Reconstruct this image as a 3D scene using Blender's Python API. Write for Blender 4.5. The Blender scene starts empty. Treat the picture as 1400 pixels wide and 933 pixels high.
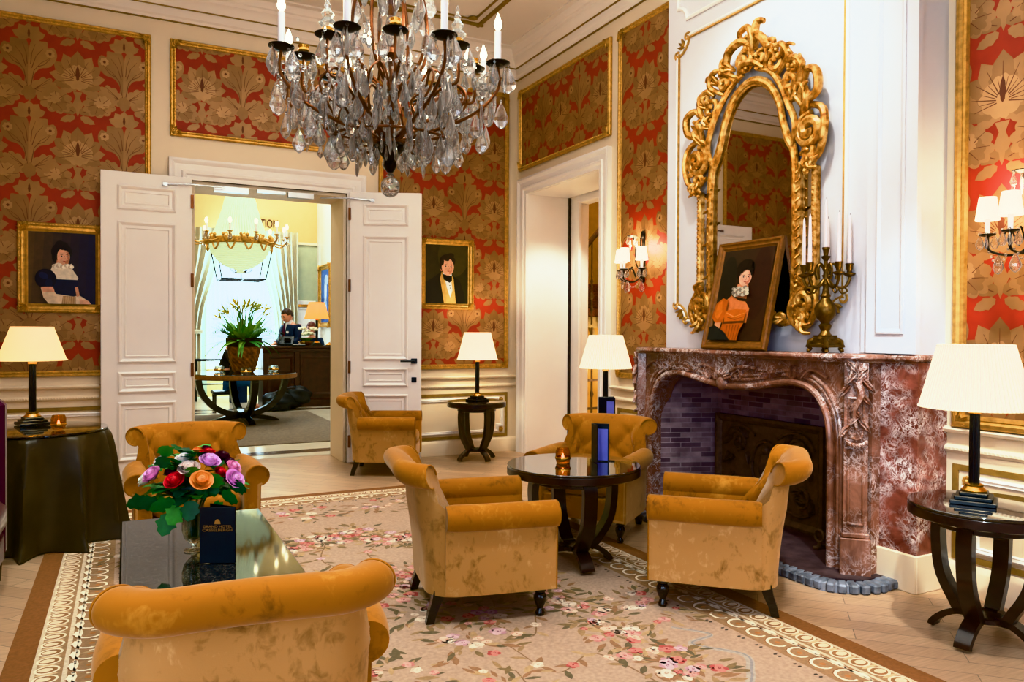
import bpy, math, random
from mathutils import Vector, Matrix, Euler
PI = math.pi
sin, cos = math.sin, math.cos
C = bpy.context.scene.collection
random.seed(7)

# ---------------------------------------------------------------- colour / materials
def lin(h):
    if isinstance(h, (tuple, list)):
        return tuple(((c/255.0)/12.92 if c/255.0 <= .04045 else ((c/255.0+.055)/1.055)**2.4) for c in h[:3])
    return (h, h, h)

class NT:
    def __init__(s, name):
        s.m = bpy.data.materials.new(name); s.m.use_nodes = True
        s.t = s.m.node_tree; s.t.nodes.clear()
        s.out = s.n('ShaderNodeOutputMaterial')
    def n(s, typ, ins=None, **kw):
        nd = s.t.nodes.new(typ)
        for k, v in kw.items(): setattr(nd, k, v)
        for k, v in (ins or {}).items(): s.set(nd, k, v)
        return nd
    def set(s, nd, k, v):
        i = nd.inputs[k]
        if isinstance(v, bpy.types.NodeSocket): s.t.links.new(v, i)
        elif isinstance(v, bpy.types.Node): s.t.links.new(v.outputs[0], i)
        else:
            if i.type == 'RGBA' and len(v) == 3: v = (*v, 1)
            i.default_value = v
    def math(s, op, a, b=0.0):
        nd = s.n('ShaderNodeMath', operation=op)
        s.set(nd, 0, a); s.set(nd, 1, b); return nd.outputs[0]
    def mix(s, fac, a, b, blend='MIX'):
        nd = s.n('ShaderNodeMix', data_type='RGBA', blend_type=blend)
        s.set(nd, 0, fac); s.set(nd, 6, a); s.set(nd, 7, b); return nd.outputs[2]
    def ramp(s, fac, stops):
        nd = s.n('ShaderNodeValToRGB'); s.set(nd, 0, fac)
        e = nd.color_ramp.elements
        while len(e) < len(stops): e.new(.5)
        for el, (p, c) in zip(e, stops):
            el.position = p; el.color = (*c, 1) if len(c) == 3 else c
        return nd.outputs[0]
    def coord(s, kind='Object', scale=(1,1,1), rot=(0,0,0)):
        tc = s.n('ShaderNodeTexCoord')
        mp = s.n('ShaderNodeMapping', {'Vector': tc.outputs[kind], 'Scale': scale, 'Rotation': rot})
        return mp.outputs[0]
    def noise(s, vec, scale, detail=3, rough=.55, dist=0):
        return s.n('ShaderNodeTexNoise', {'Vector': vec, 'Scale': scale, 'Detail': detail, 'Roughness': rough, 'Distortion': dist})
    def bump(s, h, strength=.2, dist=.01):
        return s.n('ShaderNodeBump', {'Height': h, 'Strength': strength, 'Distance': dist}).outputs[0]
    def bsdf(s, **kw):
        ins = {}
        for k, v in kw.items(): ins[k.replace('_', ' ')] = v
        p = s.n('ShaderNodeBsdfPrincipled', ins)
        s.t.links.new(p.outputs[0], s.out.inputs[0]); return p
    def done(s, sh=None):
        if sh is not None: s.t.links.new(sh if isinstance(sh, bpy.types.NodeSocket) else sh.outputs[0], s.out.inputs[0])
        return s.m

def plain(name, rgb, rough=.5, metal=0.0, var=.12, scale=8, bump=0.0, spec=.5, coat=0.0):
    t = NT(name); v = t.coord('Object')
    nz = t.noise(v, scale, 4)
    c = lin(rgb)
    col = t.ramp(nz.outputs[0], [(.3, tuple(x*(1-var) for x in c)), (.7, tuple(min(1, x*(1+var)) for x in c))])
    kw = dict(Base_Color=col, Roughness=rough, Metallic=metal)
    kw['Specular IOR Level'] = spec
    if coat: kw['Coat Weight'] = coat
    if bump: kw['Normal'] = t.bump(t.noise(v, scale*6, 3).outputs[0], bump)
    t.bsdf(**kw); return t.m

def painted(name, rough=.6, metal=0.0, var=.15, scale=30, bump=0.0, sheen=0.0):
    """colour from the mesh's own 'Col' face attribute, broken up by noise"""
    t = NT(name); a = t.n('ShaderNodeAttribute', attribute_name='Col')
    v = t.coord('Object'); nz = t.noise(v, scale, 3)
    k = t.ramp(nz.outputs[0], [(.3, (1-var,)*3), (.7, (1+var*.6,)*3)])
    col = t.mix(1.0, a.outputs[0], k, 'MULTIPLY')
    kw = dict(Base_Color=col, Roughness=rough, Metallic=metal)
    if sheen: kw['Sheen Weight'] = sheen
    if bump: kw['Normal'] = t.bump(nz.outputs[0], bump)
    t.bsdf(**kw); return t.m

def emit(name, rgb, strength):
    t = NT(name); v = t.coord('Object')
    nz = t.noise(v, 3)
    col = t.mix(.06, lin(rgb), nz.outputs[1])
    return t.done(t.n('ShaderNodeEmission', {'Color': col, 'Strength': strength}))

# ---------------------------------------------------------------- mesh builder
class MB:
    def __init__(s):
        s.v = []; s.f = []; s.m = []; s.c = []; s.X = Matrix.Identity(4)
    def at(s, loc=(0,0,0), rot=(0,0,0), sc=(1,1,1)):
        if not hasattr(sc, '__len__'): sc = (sc,)*3
        s.X = Matrix.LocRotScale(Vector(loc), Euler(rot), Vector(sc)); return s
    def add(s, vs, fs, mi=0, col=None):
        b = len(s.v)
        s.v += [tuple(s.X @ Vector(p)) for p in vs]
        for f in fs:
            s.f.append([b+i for i in f]); s.m.append(mi); s.c.append(col)
        return s
    def box(s, x0, x1, y0, y1, z0, z1, mi=0, col=None, bev=0.0):
        if bev <= 0:
            vs = [(x, y, z) for z in (z0, z1) for y in (y0, y1) for x in (x0, x1)]
            fs = [(0,2,3,1), (4,5,7,6), (0,1,5,4), (2,6,7,3), (0,4,6,2), (1,3,7,5)]
            return s.add(vs, fs, mi, col)
        # chamfered box: 24 verts
        b = min(bev, (x1-x0)/2.01, (y1-y0)/2.01, (z1-z0)/2.01)
        vs = []; idx = {}
        for i, X in enumerate((x0, x1)):
            for j, Y in enumerate((y0, y1)):
                for k, Z in enumerate((z0, z1)):
                    sx, sy, sz = (1 if i == 0 else -1), (1 if j == 0 else -1), (1 if k == 0 else -1)
                    for a, p in enumerate(((X, Y+sy*b, Z+sz*b), (X+sx*b, Y, Z+sz*b), (X+sx*b, Y+sy*b, Z))):
                        idx[i, j, k, a] = len(vs); vs.append(p)
        g = lambda i, j, k, a: idx[i, j, k, a]
        fs = []
        for i in (0, 1): q = [g(i,0,0,0), g(i,1,0,0), g(i,1,1,0), g(i,0,1,0)]; fs.append(q if i else q[::-1])
        for j in (0, 1): q = [g(0,j,0,1), g(1,j,0,1), g(1,j,1,1), g(0,j,1,1)]; fs.append(q[::-1] if j else q)
        for k in (0, 1): q = [g(0,0,k,2), g(1,0,k,2), g(1,1,k,2), g(0,1,k,2)]; fs.append(q if k else q[::-1])
        for k in (0, 1):
            for j in (0, 1): fs.append([g(0,j,k,1), g(1,j,k,1), g(1,j,k,2), g(0,j,k,2)])
            for i in (0, 1): fs.append([g(i,0,k,0), g(i,1,k,0), g(i,1,k,2), g(i,0,k,2)])
        for i in (0, 1):
            for j in (0, 1): fs.append([g(i,j,0,0), g(i,j,1,0), g(i,j,1,1), g(i,j,0,1)])
            for j in (0, 1):
                for k in (0, 1): fs.append([g(i,j,k,0), g(i,j,k,1), g(i,j,k,2)])
        return s.add(vs, fs, mi, col)
    def loft(s, rings, mi=0, col=None, closed=True, cap0=True, cap1=True, loop=False):
        """rings: list of equal-length point lists"""
        n = len(rings[0]); vs = [p for r in rings for p in r]; fs = []
        R = len(rings)
        for i in range(R if loop else R-1):
            a, b = i*n, ((i+1) % R)*n
            for j in range(n if closed else n-1):
                k = (j+1) % n
                fs.append((a+j, a+k, b+k, b+j))
        if closed and not loop:
            if cap0: fs.append(tuple(range(n-1, -1, -1)))
            if cap1: fs.append(tuple((R-1)*n+i for i in range(n)))
        return s.add(vs, fs, mi, col)
    def lathe(s, prof, n=24, c=(0,0,0), mi=0, col=None, sy=1.0, cap=True):
        rings = [[(c[0]+r*cos(2*PI*i/n), c[1]+sy*r*sin(2*PI*i/n), c[2]+z) for i in range(n)] for r, z in prof]
        return s.loft(rings, mi, col, cap0=cap, cap1=cap)
    def tube(s, pts, r, n=8, mi=0, col=None, loop=False, flat=1.0):
        P = [Vector(p) for p in pts]; N = len(P)
        rr = r if hasattr(r, '__len__') else [r]*N
        rings = []; up = None
        for i in range(N):
            if loop: t = P[(i+1) % N]-P[i-1]
            else: t = P[min(i+1, N-1)]-P[max(i-1, 0)]
            if t.length < 1e-9: t = Vector((0,0,1))
            t.normalize()
            if up is None:
                up = Vector((0,0,1)) if abs(t.z) < .9 else Vector((1,0,0))
            u = (up - t*up.dot(t))
            if u.length < 1e-6: u = t.orthogonal()
            u.normalize(); w = t.cross(u); up = u
            rings.append([tuple(P[i]+(u*cos(2*PI*k/n)+w*flat*sin(2*PI*k/n))*rr[i]) for k in range(n)])
        return s.loft(rings, mi, col, loop=loop)
    def ball(s, c, r, nu=12, nv=8, mi=0, col=None):
        if not hasattr(r, '__len__'): r = (r,)*3
        vs = [(c[0], c[1], c[2]-r[2])]
        for j in range(1, nv):
            a = -PI/2+PI*j/nv
            vs += [(c[0]+r[0]*cos(a)*cos(2*PI*i/nu), c[1]+r[1]*cos(a)*sin(2*PI*i/nu), c[2]+r[2]*sin(a)) for i in range(nu)]
        vs.append((c[0], c[1], c[2]+r[2])); L = len(vs)-1; fs = []
        for i in range(nu):
            k = (i+1) % nu
            fs.append((0, 1+k, 1+i)); fs.append((L, L-nu+i, L-nu+k))
            for j in range(nv-2): fs.append((1+j*nu+i, 1+j*nu+k, 1+(j+1)*nu+k, 1+(j+1)*nu+i))
        return s.add(vs, fs, mi, col)
    def grid(s, fn, nu, nv, mi=0, col=None):
        vs = [fn(i/nu, j/nv) for j in range(nv+1) for i in range(nu+1)]
        fs = [(j*(nu+1)+i, j*(nu+1)+i+1, (j+1)*(nu+1)+i+1, (j+1)*(nu+1)+i) for j in range(nv) for i in range(nu)]
        return s.add(vs, fs, mi, col)
    def prism(s, poly, h0, h1, ax='z', mi=0, col=None, inset=0.0):
        """poly in 2D extruded along ax: z->(x,y,h), y->(x,h,z), x->(h,y,z); inset>0 chamfers the h1 rim"""
        def P(p, h):
            return (p[0], p[1], h) if ax == 'z' else ((p[0], h, p[1]) if ax == 'y' else (h, p[0], p[1]))
        rings = [[P(p, h0) for p in poly]]
        if inset:
            sg = 1 if h1 > h0 else -1
            rings.append([P(p, h1-sg*inset) for p in poly])
            rings.append([P(p, h1) for p in offset(poly, inset)])
        else: rings.append([P(p, h1) for p in poly])
        return s.loft(rings, mi, col)
    def poly(s, pts, y, mi=0, col=None):
        """flat polygon in the local x-z plane at depth y, facing -y"""
        return s.add([(p[0], y, p[1]) for p in pts], [tuple(range(len(pts)))], mi, col)
    def frame(s, poly, prof, y=0.0, mi=0, col=None):
        """mitred moulding round a closed polygon (x,z); prof = [(inset, out)], out goes toward -y"""
        rings = []
        for a, h in prof:
            rings.append([(p[0], y-h, p[1]) for p in offset(poly, a)])
        n = len(poly); vs = [p for r in rings for p in r]; fs = []
        for i in range(len(rings)-1):
            for j in range(n):
                k = (j+1) % n
                fs.append((i*n+j, i*n+k, (i+1)*n+k, (i+1)*n+j))
        return s.add(vs, fs, mi, col)
    def rail(s, x0, x1, prof, y=0.0, mi=0, col=None):
        """moulding run along x; prof = [(z, out)]"""
        s.loft([[(x, y-h, z) for z, h in prof] for x in (x0, x1)], mi, col)
        return s
    def build(s, name, mats, parent=None, smooth=35, loc=None, rot=None):
        me = bpy.data.meshes.new(name); me.from_pydata(s.v, [], s.f)
        mats = mats if isinstance(mats, (list, tuple)) else [mats]
        for m in mats: me.materials.append(m)
        if len(mats) > 1: me.polygons.foreach_set('material_index', s.m)
        if any(c is not None for c in s.c):
            at = me.color_attributes.new('Col', 'FLOAT_COLOR', 'CORNER'); data = []
            for f, c in zip(s.f, s.c):
                c = c or (.5, .5, .5); data += [c[0], c[1], c[2], 1.0]*len(f)
            at.data.foreach_set('color', data)
        me.validate(); me.update()
        import bmesh
        bm = bmesh.new(); bm.from_mesh(me)
        if not any(c is not None for c in s.c): bmesh.ops.recalc_face_normals(bm, faces=bm.faces)
        bm.to_mesh(me); bm.free()
        if smooth:
            me.shade_smooth(); me.set_sharp_from_angle(angle=math.radians(smooth))
        o = bpy.data.objects.new(name, me); C.objects.link(o)
        if parent is not None: o.parent = parent
        if loc: o.location = loc
        if rot: o.rotation_euler = rot
        return o

def offset(poly, d):
    """inward mitred offset of a CCW polygon"""
    if abs(d) < 1e-12: return list(poly)
    n = len(poly); out = []
    for i in range(n):
        p0, p1, p2 = poly[i-1], poly[i], poly[(i+1) % n]
        e1 = (p1[0]-p0[0], p1[1]-p0[1]); e2 = (p2[0]-p1[0], p2[1]-p1[1])
        l1 = math.hypot(*e1) or 1; l2 = math.hypot(*e2) or 1
        n1 = (-e1[1]/l1, e1[0]/l1); n2 = (-e2[1]/l2, e2[0]/l2)
        k = max(.3, 1+n1[0]*n2[0]+n1[1]*n2[1])
        out.append((p1[0]+d*(n1[0]+n2[0])/k, p1[1]+d*(n1[1]+n2[1])/k))
    return out
def rect(x0, x1, z0, z1): return [(x0, z0), (x1, z0), (x1, z1), (x0, z1)]
def notched(x0, x1, z0, z1, n):
    return [(x0+n, z0), (x1-n, z0), (x1-n, z0+n), (x1, z0+n), (x1, z1-n), (x1-n, z1-n), (x1-n, z1), (x0+n, z1), (x0+n, z1-n), (x0, z1-n), (x0, z0+n), (x0+n, z0+n)]
def bez(p, n=12):
    """Catmull-Rom through points"""
    P = [Vector(q) for q in p]; P = [P[0]*2-P[1]]+P+[P[-1]*2-P[-2]]; out = []
    for i in range(1, len(P)-2):
        for k in range(n):
            t = k/n; a, b, c, d = P[i-1], P[i], P[i+1], P[i+2]
            out.append(.5*((2*b)+(c-a)*t+(2*a-5*b+4*c-d)*t*t+(3*b-a-3*c+d)*t**3))
    out.append(P[-2]); return [tuple(q) for q in out]
def clip(poly, x0, x1, z0, z1):
    for ax, lim, sg in ((0, x0, 1), (0, x1, -1), (1, z0, 1), (1, z1, -1)):
        out = []; n = len(poly)
        for i in range(n):
            a, b = poly[i-1], poly[i]
            ia, ib = sg*(a[ax]-lim) >= 0, sg*(b[ax]-lim) >= 0
            if ia != ib:
                t = (lim-a[ax])/(b[ax]-a[ax]); out.append((a[0]+t*(b[0]-a[0]), a[1]+t*(b[1]-a[1])))
            if ib: out.append(b)
        poly = out
        if len(poly) < 3: return []
    return poly

# ---------------------------------------------------------------- object bookkeeping
def tag(o, label=None, cat=None, group=None, kind=None):
    for k, v in (('label', label), ('category', cat), ('group', group), ('kind', kind)):
        if v: o[k] = v
    return o
def thing(name, label, cat, loc=(0,0,0), rz=0.0, group=None, rot=None):
    o = bpy.data.objects.new(name, None); C.objects.link(o); o.empty_display_size = .1
    o.location = loc; o.rotation_euler = rot or (0, 0, rz)
    return tag(o, label, cat, group)
def struct(o): o['kind'] = 'structure'; return o
def copy_tree(o, loc=None, rz=None, label=None, group=None):
    def rec(q, par):
        c = q.copy(); C.objects.link(c)
        if par is not None: c.parent = par
        for ch in list(q.children): rec(ch, c)
        return c
    r = rec(o, None)
    if loc is not None: r.location = loc
    if rz is not None: r.rotation_euler = (0, 0, rz)
    if label: r['label'] = label
    if group: r['group'] = group
    return r
def font(name, text, size, mat, parent, loc, rot, depth=.0006, sx=1.0, align='CENTER'):
    cu = bpy.data.curves.new(name, 'FONT'); cu.body = text; cu.size = size; cu.extrude = depth
    cu.align_x = align; cu.align_y = 'CENTER'; cu.materials.append(mat)
    o = bpy.data.objects.new(name, cu); C.objects.link(o); o.parent = parent
    dg = bpy.context.evaluated_depsgraph_get(); dg.update()
    me = bpy.data.meshes.new_from_object(o.evaluated_get(dg)); me.materials.clear(); me.materials.append(mat)
    for v in me.vertices: v.co.x *= sx
    bpy.data.objects.remove(o); bpy.data.curves.remove(cu)
    o = bpy.data.objects.new(name, me); C.objects.link(o); o.parent = parent
    o.location = loc; o.rotation_euler = rot; return o
def lamp_light(name, loc, energy, color, radius=.05, typ='POINT', **kw):
    li = bpy.data.lights.new(name, typ); li.energy = energy; li.color = color
    if typ in ('POINT', 'SPOT'): li.shadow_soft_size = radius
    for k, v in kw.items():
        if k not in ('rot',): setattr(li, k, v)
    o = bpy.data.objects.new(name, li); C.objects.link(o); o.location = loc
    if 'rot' in kw: o.rotation_euler = kw['rot']
    return o
def skinned(name, mat, nodes, edges, parent, sub=2, root=0):
    me = bpy.data.meshes.new(name); me.from_pydata([n[0] for n in nodes], edges, [])
    me.materials.append(mat)
    o = bpy.data.objects.new(name, me); C.objects.link(o); o.parent = parent
    md = o.modifiers.new('skin', 'SKIN'); md.use_smooth_shade = True
    for i, n in enumerate(nodes):
        r = n[1] if hasattr(n[1], '__len__') else (n[1], n[1])
        me.skin_vertices[0].data[i].radius = r
    me.skin_vertices[0].data[root].use_root = True
    o.modifiers.new('sub', 'SUBSURF').levels = sub; o.modifiers['sub'].render_levels = sub
    return o
# ---------------------------------------------------------------- materials
M = {}
M['cream'] = plain('cream_paint', (232,216,190), .45, var=.03, scale=2)
M['white'] = plain('white_paint', (240,234,230), .38, var=.025, scale=2)
M['breast'] = plain('chimney_white_paint', (214,209,212), .42, var=.03, scale=2)
M['ceil'] = plain('ceiling_paint', (240,230,220), .7, var=.03, scale=1)
M['gold'] = plain('gilt_moulding', (200,162,92), .38, .65, var=.25, scale=30)
M['giltline'] = plain('dull_gilt_line', (150,122,66), .5, .35, var=.2, scale=20)
def gilt():
    t = NT('carved_gilt'); v = t.coord('Object')
    n1 = t.noise(v, 26, 4); n2 = t.noise(v, 120, 2)
    col = t.ramp(n1.outputs[0], [(.3, lin((108,66,26))), (.48, lin((194,144,70))), (.68, lin((238,204,134)))])
    t.bsdf(Base_Color=col, Roughness=.34, Metallic=.72, Normal=t.bump(n2.outputs[0], .35, .004)); return t.m
M['gilt'] = gilt()
def velvet(name, dark, mid, light):
    t = NT(name); v = t.coord('Object')
    n1 = t.noise(v, 7, 5, .6, .6); n2 = t.noise(t.coord('Object', (1, 1, .55)), 34, 4, .6, .8); n3 = t.noise(v, 320, 2)
    n0 = t.noise(v, 2.6, 2, .5, .4)
    f = t.math('ADD', t.math('ADD', t.math('MULTIPLY', n1.outputs[0], .40), t.math('MULTIPLY', n2.outputs[0], .25)), t.math('MULTIPLY', n0.outputs[0], .35))
    col = t.ramp(f, [(.36, lin(dark)), (.46, lin(mid)), (.54, lin(mid)), (.66, lin(light))])
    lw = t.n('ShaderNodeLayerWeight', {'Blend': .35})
    col = t.mix(t.math('MULTIPLY', lw.outputs[1], .35), col, lin(light))  # grazing-angle sheen mixed into the base colour
    t.bsdf(Base_Color=col, Roughness=.75, Sheen_Weight=.35, Sheen_Roughness=.35, Sheen_Tint=(1, .88, .68),
           Normal=t.bump(n3.outputs[0], .12, .002), **{'Specular IOR Level': .2}); return t.m
M['velvet'] = velvet('ochre_velvet', (104,62,14), (150,98,26), (188,142,64))
M['velvet_out'] = velvet('ochre_velvet_lit_outside', (124,88,46), (180,140,86), (218,188,136))  # same velvet, paler: light and sheen on outer faces put into the colour
M['purple'] = velvet('aubergine_velvet', (44,12,28), (66,20,42), (100,44,66))
M['ebony'] = plain('ebonised_wood', (26,18,16), .22, var=.3, scale=20, coat=.5)
M['wenge'] = plain('dark_wenge_wood', (38,22,18), .28, var=.35, scale=14, coat=.4)
M['black'] = plain('black_lacquer', (22,22,26), .3, var=.2)
M['blackfab'] = plain('black_taffeta', (70,60,42), .34, var=.3, scale=4)
M['iron'] = plain('cast_iron', (92,72,58), .45, .3, var=.4, scale=25, bump=.3)
M['brass'] = plain('polished_brass', (214,166,80), .22, .95, var=.1)
M['bronze'] = plain('antique_bronze', (112,72,46), .35, .8, var=.25, scale=20)
M['oldbronze'] = plain('candelabrum_bronze', (104,78,38), .32, .85, var=.35, scale=40)
M['darkmetal'] = plain('dark_metal', (40,34,32), .35, .7, var=.2)
M['steel'] = plain('brushed_steel', (190,190,195), .3, .9, var=.1)
M['marblewhite'] = plain('cream_stone', (236,226,204), .3, var=.06, scale=3)
M['candle'] = plain('candle_wax', (240,222,222), .45, var=.03)
M['sleeve'] = plain('white_candle_sleeve', (236,230,232), .4, var=.03)
M['paint'] = painted('oil_paint', .45, var=.2, scale=24)
M['cloth'] = painted('woven_pile', .95, var=.16, scale=60, bump=.25)
M['petal'] = painted('petal_and_leaf', .5, var=.22, scale=40)
M['damask_red'] = painted('damask_ground', .55, var=.14, scale=6)
M['damask_gold'] = painted('damask_motif', .38, metal=.25, var=.16, scale=5)
def glass(name, tint=(1,1,1), tr=.35, ior=1.5, rough=0.0):
    t = NT(name); v = t.coord('Object'); nz = t.noise(v, 4)
    c = t.mix(.04, tint, nz.outputs[1])
    g = t.n('ShaderNodeBsdfGlass', {'Color': c, 'Roughness': rough, 'IOR': ior})
    tp = t.n('ShaderNodeBsdfTransparent', {'Color': c})
    mx = t.n('ShaderNodeMixShader', {0: tr}); t.set(mx, 1, g); t.set(mx, 2, tp)
    return t.done(mx)
def crystal():
    t = NT('cut_crystal'); v = t.coord('Object'); nz = t.noise(v, 6)
    c = t.mix(.03, (1, 1, 1), nz.outputs[1])
    g = t.n('ShaderNodeBsdfGlass', {'Color': c, 'Roughness': 0.0, 'IOR': 1.55}); tp = t.n('ShaderNodeBsdfTransparent', {'Color': c})
    tl = t.n('ShaderNodeBsdfTranslucent', {'Color': c}); gl = t.n('ShaderNodeBsdfGlossy', {'Color': c, 'Roughness': .02})
    m1 = t.n('ShaderNodeMixShader', {0: .22}); t.set(m1, 1, g); t.set(m1, 2, tp)
    m2 = t.n('ShaderNodeMixShader', {0: .68}); t.set(m2, 1, gl); t.set(m2, 2, tl)
    lw = t.n('ShaderNodeLayerWeight', {'Blend': .58}); fz = t.math('ADD', .08, t.math('MULTIPLY', t.math('POWER', lw.outputs[1], 1.7), .85))  # white edge highlight put into the material, stronger where facets turn away
    m3 = t.n('ShaderNodeMixShader', {0: fz}); t.set(m3, 1, m1); t.set(m3, 2, m2); return t.done(m3)
M['crystal'] = crystal()
M['glass'] = glass('clear_glass', (.97,.99,.98), .45, 1.45)
M['amberglass'] = glass('amber_glass', (.95,.72,.38), .4, 1.45)
M['tabletop'] = plain('glossy_dark_top', (30,24,20), .04, var=.2, spec=.9, coat=1.0)
def granite():
    t = NT('black_granite'); v = t.coord('Object')
    vo = t.n('ShaderNodeTexVoronoi', {'Vector': v, 'Scale': 210.0})
    nz = t.noise(v, 40, 4)
    col = t.ramp(t.math('MULTIPLY', vo.outputs[1], nz.outputs[0]), [(.12, (.006,.006,.006)), (.30, (.02,.018,.016)), (.40, (.12,.105,.085)), (.5, (.03,.03,.03))])
    t.bsdf(Base_Color=col, Roughness=.05, **{'Specular IOR Level': .9}); return t.m
M['granite'] = granite()
def marble(name, base, mid, light, vein=.06, sc=1.0):
    t = NT(name); v = t.coord('Object')
    w = t.noise(v, 3.2*sc, 5, .62, 1.2)
    base_c = t.ramp(w.outputs[0], [(.32, lin(base)), (.5, lin(mid)), (.66, lin(tuple(min(255, int(x*1.18)) for x in mid)))])
    def ridge(scale, width, dist):
        n = t.noise(v, scale, 6, .6, dist)
        a = t.math('ABSOLUTE', t.math('SUBTRACT', n.outputs[0], .5))
        return t.ramp(a, [(0, (1,1,1)), (width, (0,0,0))])
    mask = t.ramp(t.noise(v, 2.6*sc, 2).outputs[0], [(.42, (0,0,0)), (.62, (1,1,1))])
    r1 = t.math('MULTIPLY', ridge(6*sc, vein*.55, 1.6), mask)
    r2 = t.math('MULTIPLY', ridge(15*sc, vein*.8, .8), mask)
    r = t.math('MAXIMUM', r1, t.math('MULTIPLY', r2, .55))
    col = t.mix(r, base_c, lin(light))
    t.bsdf(Base_Color=col, Roughness=.2, **{'Specular IOR Level': .6}); return t.m
M['marble'] = marble('brown_red_marble', (92,60,48), (132,94,76), (230,216,210), .05, 1.2)
M['marblered'] = marble('red_veined_marble', (98,54,46), (130,82,70), (240,230,226), .08, 2.2)
def brick():
    t = NT('firebox_brick'); v = t.coord('UV') if False else t.coord('Generated')
    g = t.n('ShaderNodeNewGeometry'); sep = t.n('ShaderNodeSeparateXYZ', {0: g.outputs[0]})
    # run along the wall: x + y in world metres, height z
    run = t.math('ADD', t.math('MULTIPLY', sep.outputs[0], 1.3), sep.outputs[1])
    cv = t.n('ShaderNodeCombineXYZ'); t.set(cv, 0, run); t.set(cv, 1, sep.outputs[2])
    nz = t.noise(cv.outputs[0], 9, 4)
    b = t.n('ShaderNodeTexBrick', {'Vector': cv.outputs[0], 'Color1': lin((172,152,152)), 'Color2': lin((90,74,80)), 'Mortar': lin((164,150,150)),
        'Scale': 1.0, 'Mortar Size': .0035, 'Bias': -.1, 'Brick Width': .135, 'Row Height': .036})
    col = t.mix(.5, b.outputs[0], t.ramp(nz.outputs[0], [(.3, (.35,.3,.32)), (.7, (1.5,1.35,1.4))]), 'MULTIPLY')
    t.bsdf(Base_Color=col, Roughness=.75, Normal=t.bump(b.outputs[1], -.5, .01)); return t.m
M['brick'] = brick()
def wood(name, c1, c2, rough=.35, w=.11, l=.9, rot=0.0):
    t = NT(name); v = t.coord('Object', (1,1,1), (0,0,rot))
    b = t.n('ShaderNodeTexBrick', {'Vector': v, 'Color1': lin(c1), 'Color2': lin(c2), 'Mortar': lin(tuple(int(x*.62) for x in c1)),
        'Scale': 1.0, 'Mortar Size': .0016, 'Brick Width': l, 'Row Height': w})
    gr = t.noise(t.coord('Object', (3, 40, 1), (0,0,rot)), 2.5, 5, .6, .4)
    col = t.mix(.6, b.outputs[0], t.ramp(gr.outputs[0], [(.3, (.72,.68,.62)), (.7, (1.15,1.12,1.08))]), 'MULTIPLY')
    t.bsdf(Base_Color=col, Roughness=rough, **{'Specular IOR Level': .4}); return t.m
M['floor'] = wood('oak_parquet', (194,168,138), (176,148,120), .34, .11, .8, PI/4)
M['desk'] = plain('mahogany', (58,28,18), .3, var=.4, scale=10, coat=.3)
def shade(name, rgb, e, pleat=0):
    t = NT(name); v = t.coord('Object')
    sep = t.n('ShaderNodeSeparateXYZ', {0: v})
    d = t.n('ShaderNodeBsdfDiffuse', {'Color': lin(rgb)}); tr = t.n('ShaderNodeBsdfTranslucent', {'Color': lin(rgb)})
    nz = t.noise(v, 60, 2)
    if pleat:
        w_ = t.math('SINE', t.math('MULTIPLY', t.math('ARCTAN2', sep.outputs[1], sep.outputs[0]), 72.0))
        pc = t.mix(t.math('ADD', .5, t.math('MULTIPLY', w_, .5)), lin(tuple(int(c*.86) for c in rgb)), lin(rgb))  # pleat shading put in as darker stripes of colour
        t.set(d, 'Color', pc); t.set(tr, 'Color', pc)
    mx = t.n('ShaderNodeMixShader', {0: .5}); t.set(mx, 1, d); t.set(mx, 2, tr)
    em = t.n('ShaderNodeEmission', {'Color': t.mix(.05, lin(rgb), nz.outputs[1]), 'Strength': e})
    ad = t.n('ShaderNodeAddShader'); t.set(ad, 0, mx); t.set(ad, 1, em)
    return t.done(ad)
M['shade'] = shade('cream_lampshade', (253,236,194), .30)
M['shadew'] = shade('white_lampshade', (255,244,224), .34)
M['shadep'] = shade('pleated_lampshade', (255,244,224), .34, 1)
M['shadey'] = shade('yellow_lampshade', (255,206,60), .28)
M['shades'] = shade('small_sconce_shade', (255,244,226), 1.6)
M['bulb'] = emit('lit_bulb', (255,236,206), 34)
M['bulb3'] = emit('shaded_bulb', (255,226,180), 9)
M['bulb2'] = emit('lit_bulb_lobby', (255,226,180), 12)
M['bead'] = shade('glass_beads', (228,230,210), .24)  # emission puts the chandelier's glow into the beads
M['flame'] = emit('candle_flame', (255,190,90), 9)
M['mirror'] = plain('mirror_silver', (214,208,204), .015, 1.0, var=.01)
M['skin'] = plain('skin', (222,168,140), .5, var=.06)
M['navy'] = plain('navy_suit', (26,38,66), .75, var=.2, scale=30)
M['jeans'] = plain('blue_jeans', (34,72,112), .8, var=.2, scale=30)
M['shirt'] = plain('white_shirt', (230,232,238), .6, var=.04)
M['hairbrown'] = plain('brown_hair', (58,36,24), .55, var=.4, scale=50)
M['hairred'] = plain('auburn_hair', (92,44,26), .5, var=.4, scale=50)
M['shoe'] = plain('tan_shoe', (170,112,84), .5)
M['menu'] = plain('navy_leatherette', (10,11,20), .38, var=.2, scale=120, bump=.1)
M['pages'] = plain('menu_pages', (176,184,226), .5, var=.05)
M['giltprint'] = plain('gilt_print', (168,128,70), .4, .5)
M['menu_panel'] = plain('lilac_menu_sheet', (120,120,200), .4, var=.1)
M['curtain'] = plain('cream_curtain', (196,186,158), .8, var=.06, scale=3)
M['sheer'] = shade('sheer_daylight_curtain', (255,248,236), 1.5)  # emission stands in for daylight behind the cloth
M['yellowwall'] = plain('ochre_wall', (214,186,126), .7, var=.05)
M['greenwall'] = plain('sage_wall', (180,182,154), .7, var=.05)
M['lobbyfloor'] = plain('lobby_marble', (232,224,206), .18, var=.06, scale=3)
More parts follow.
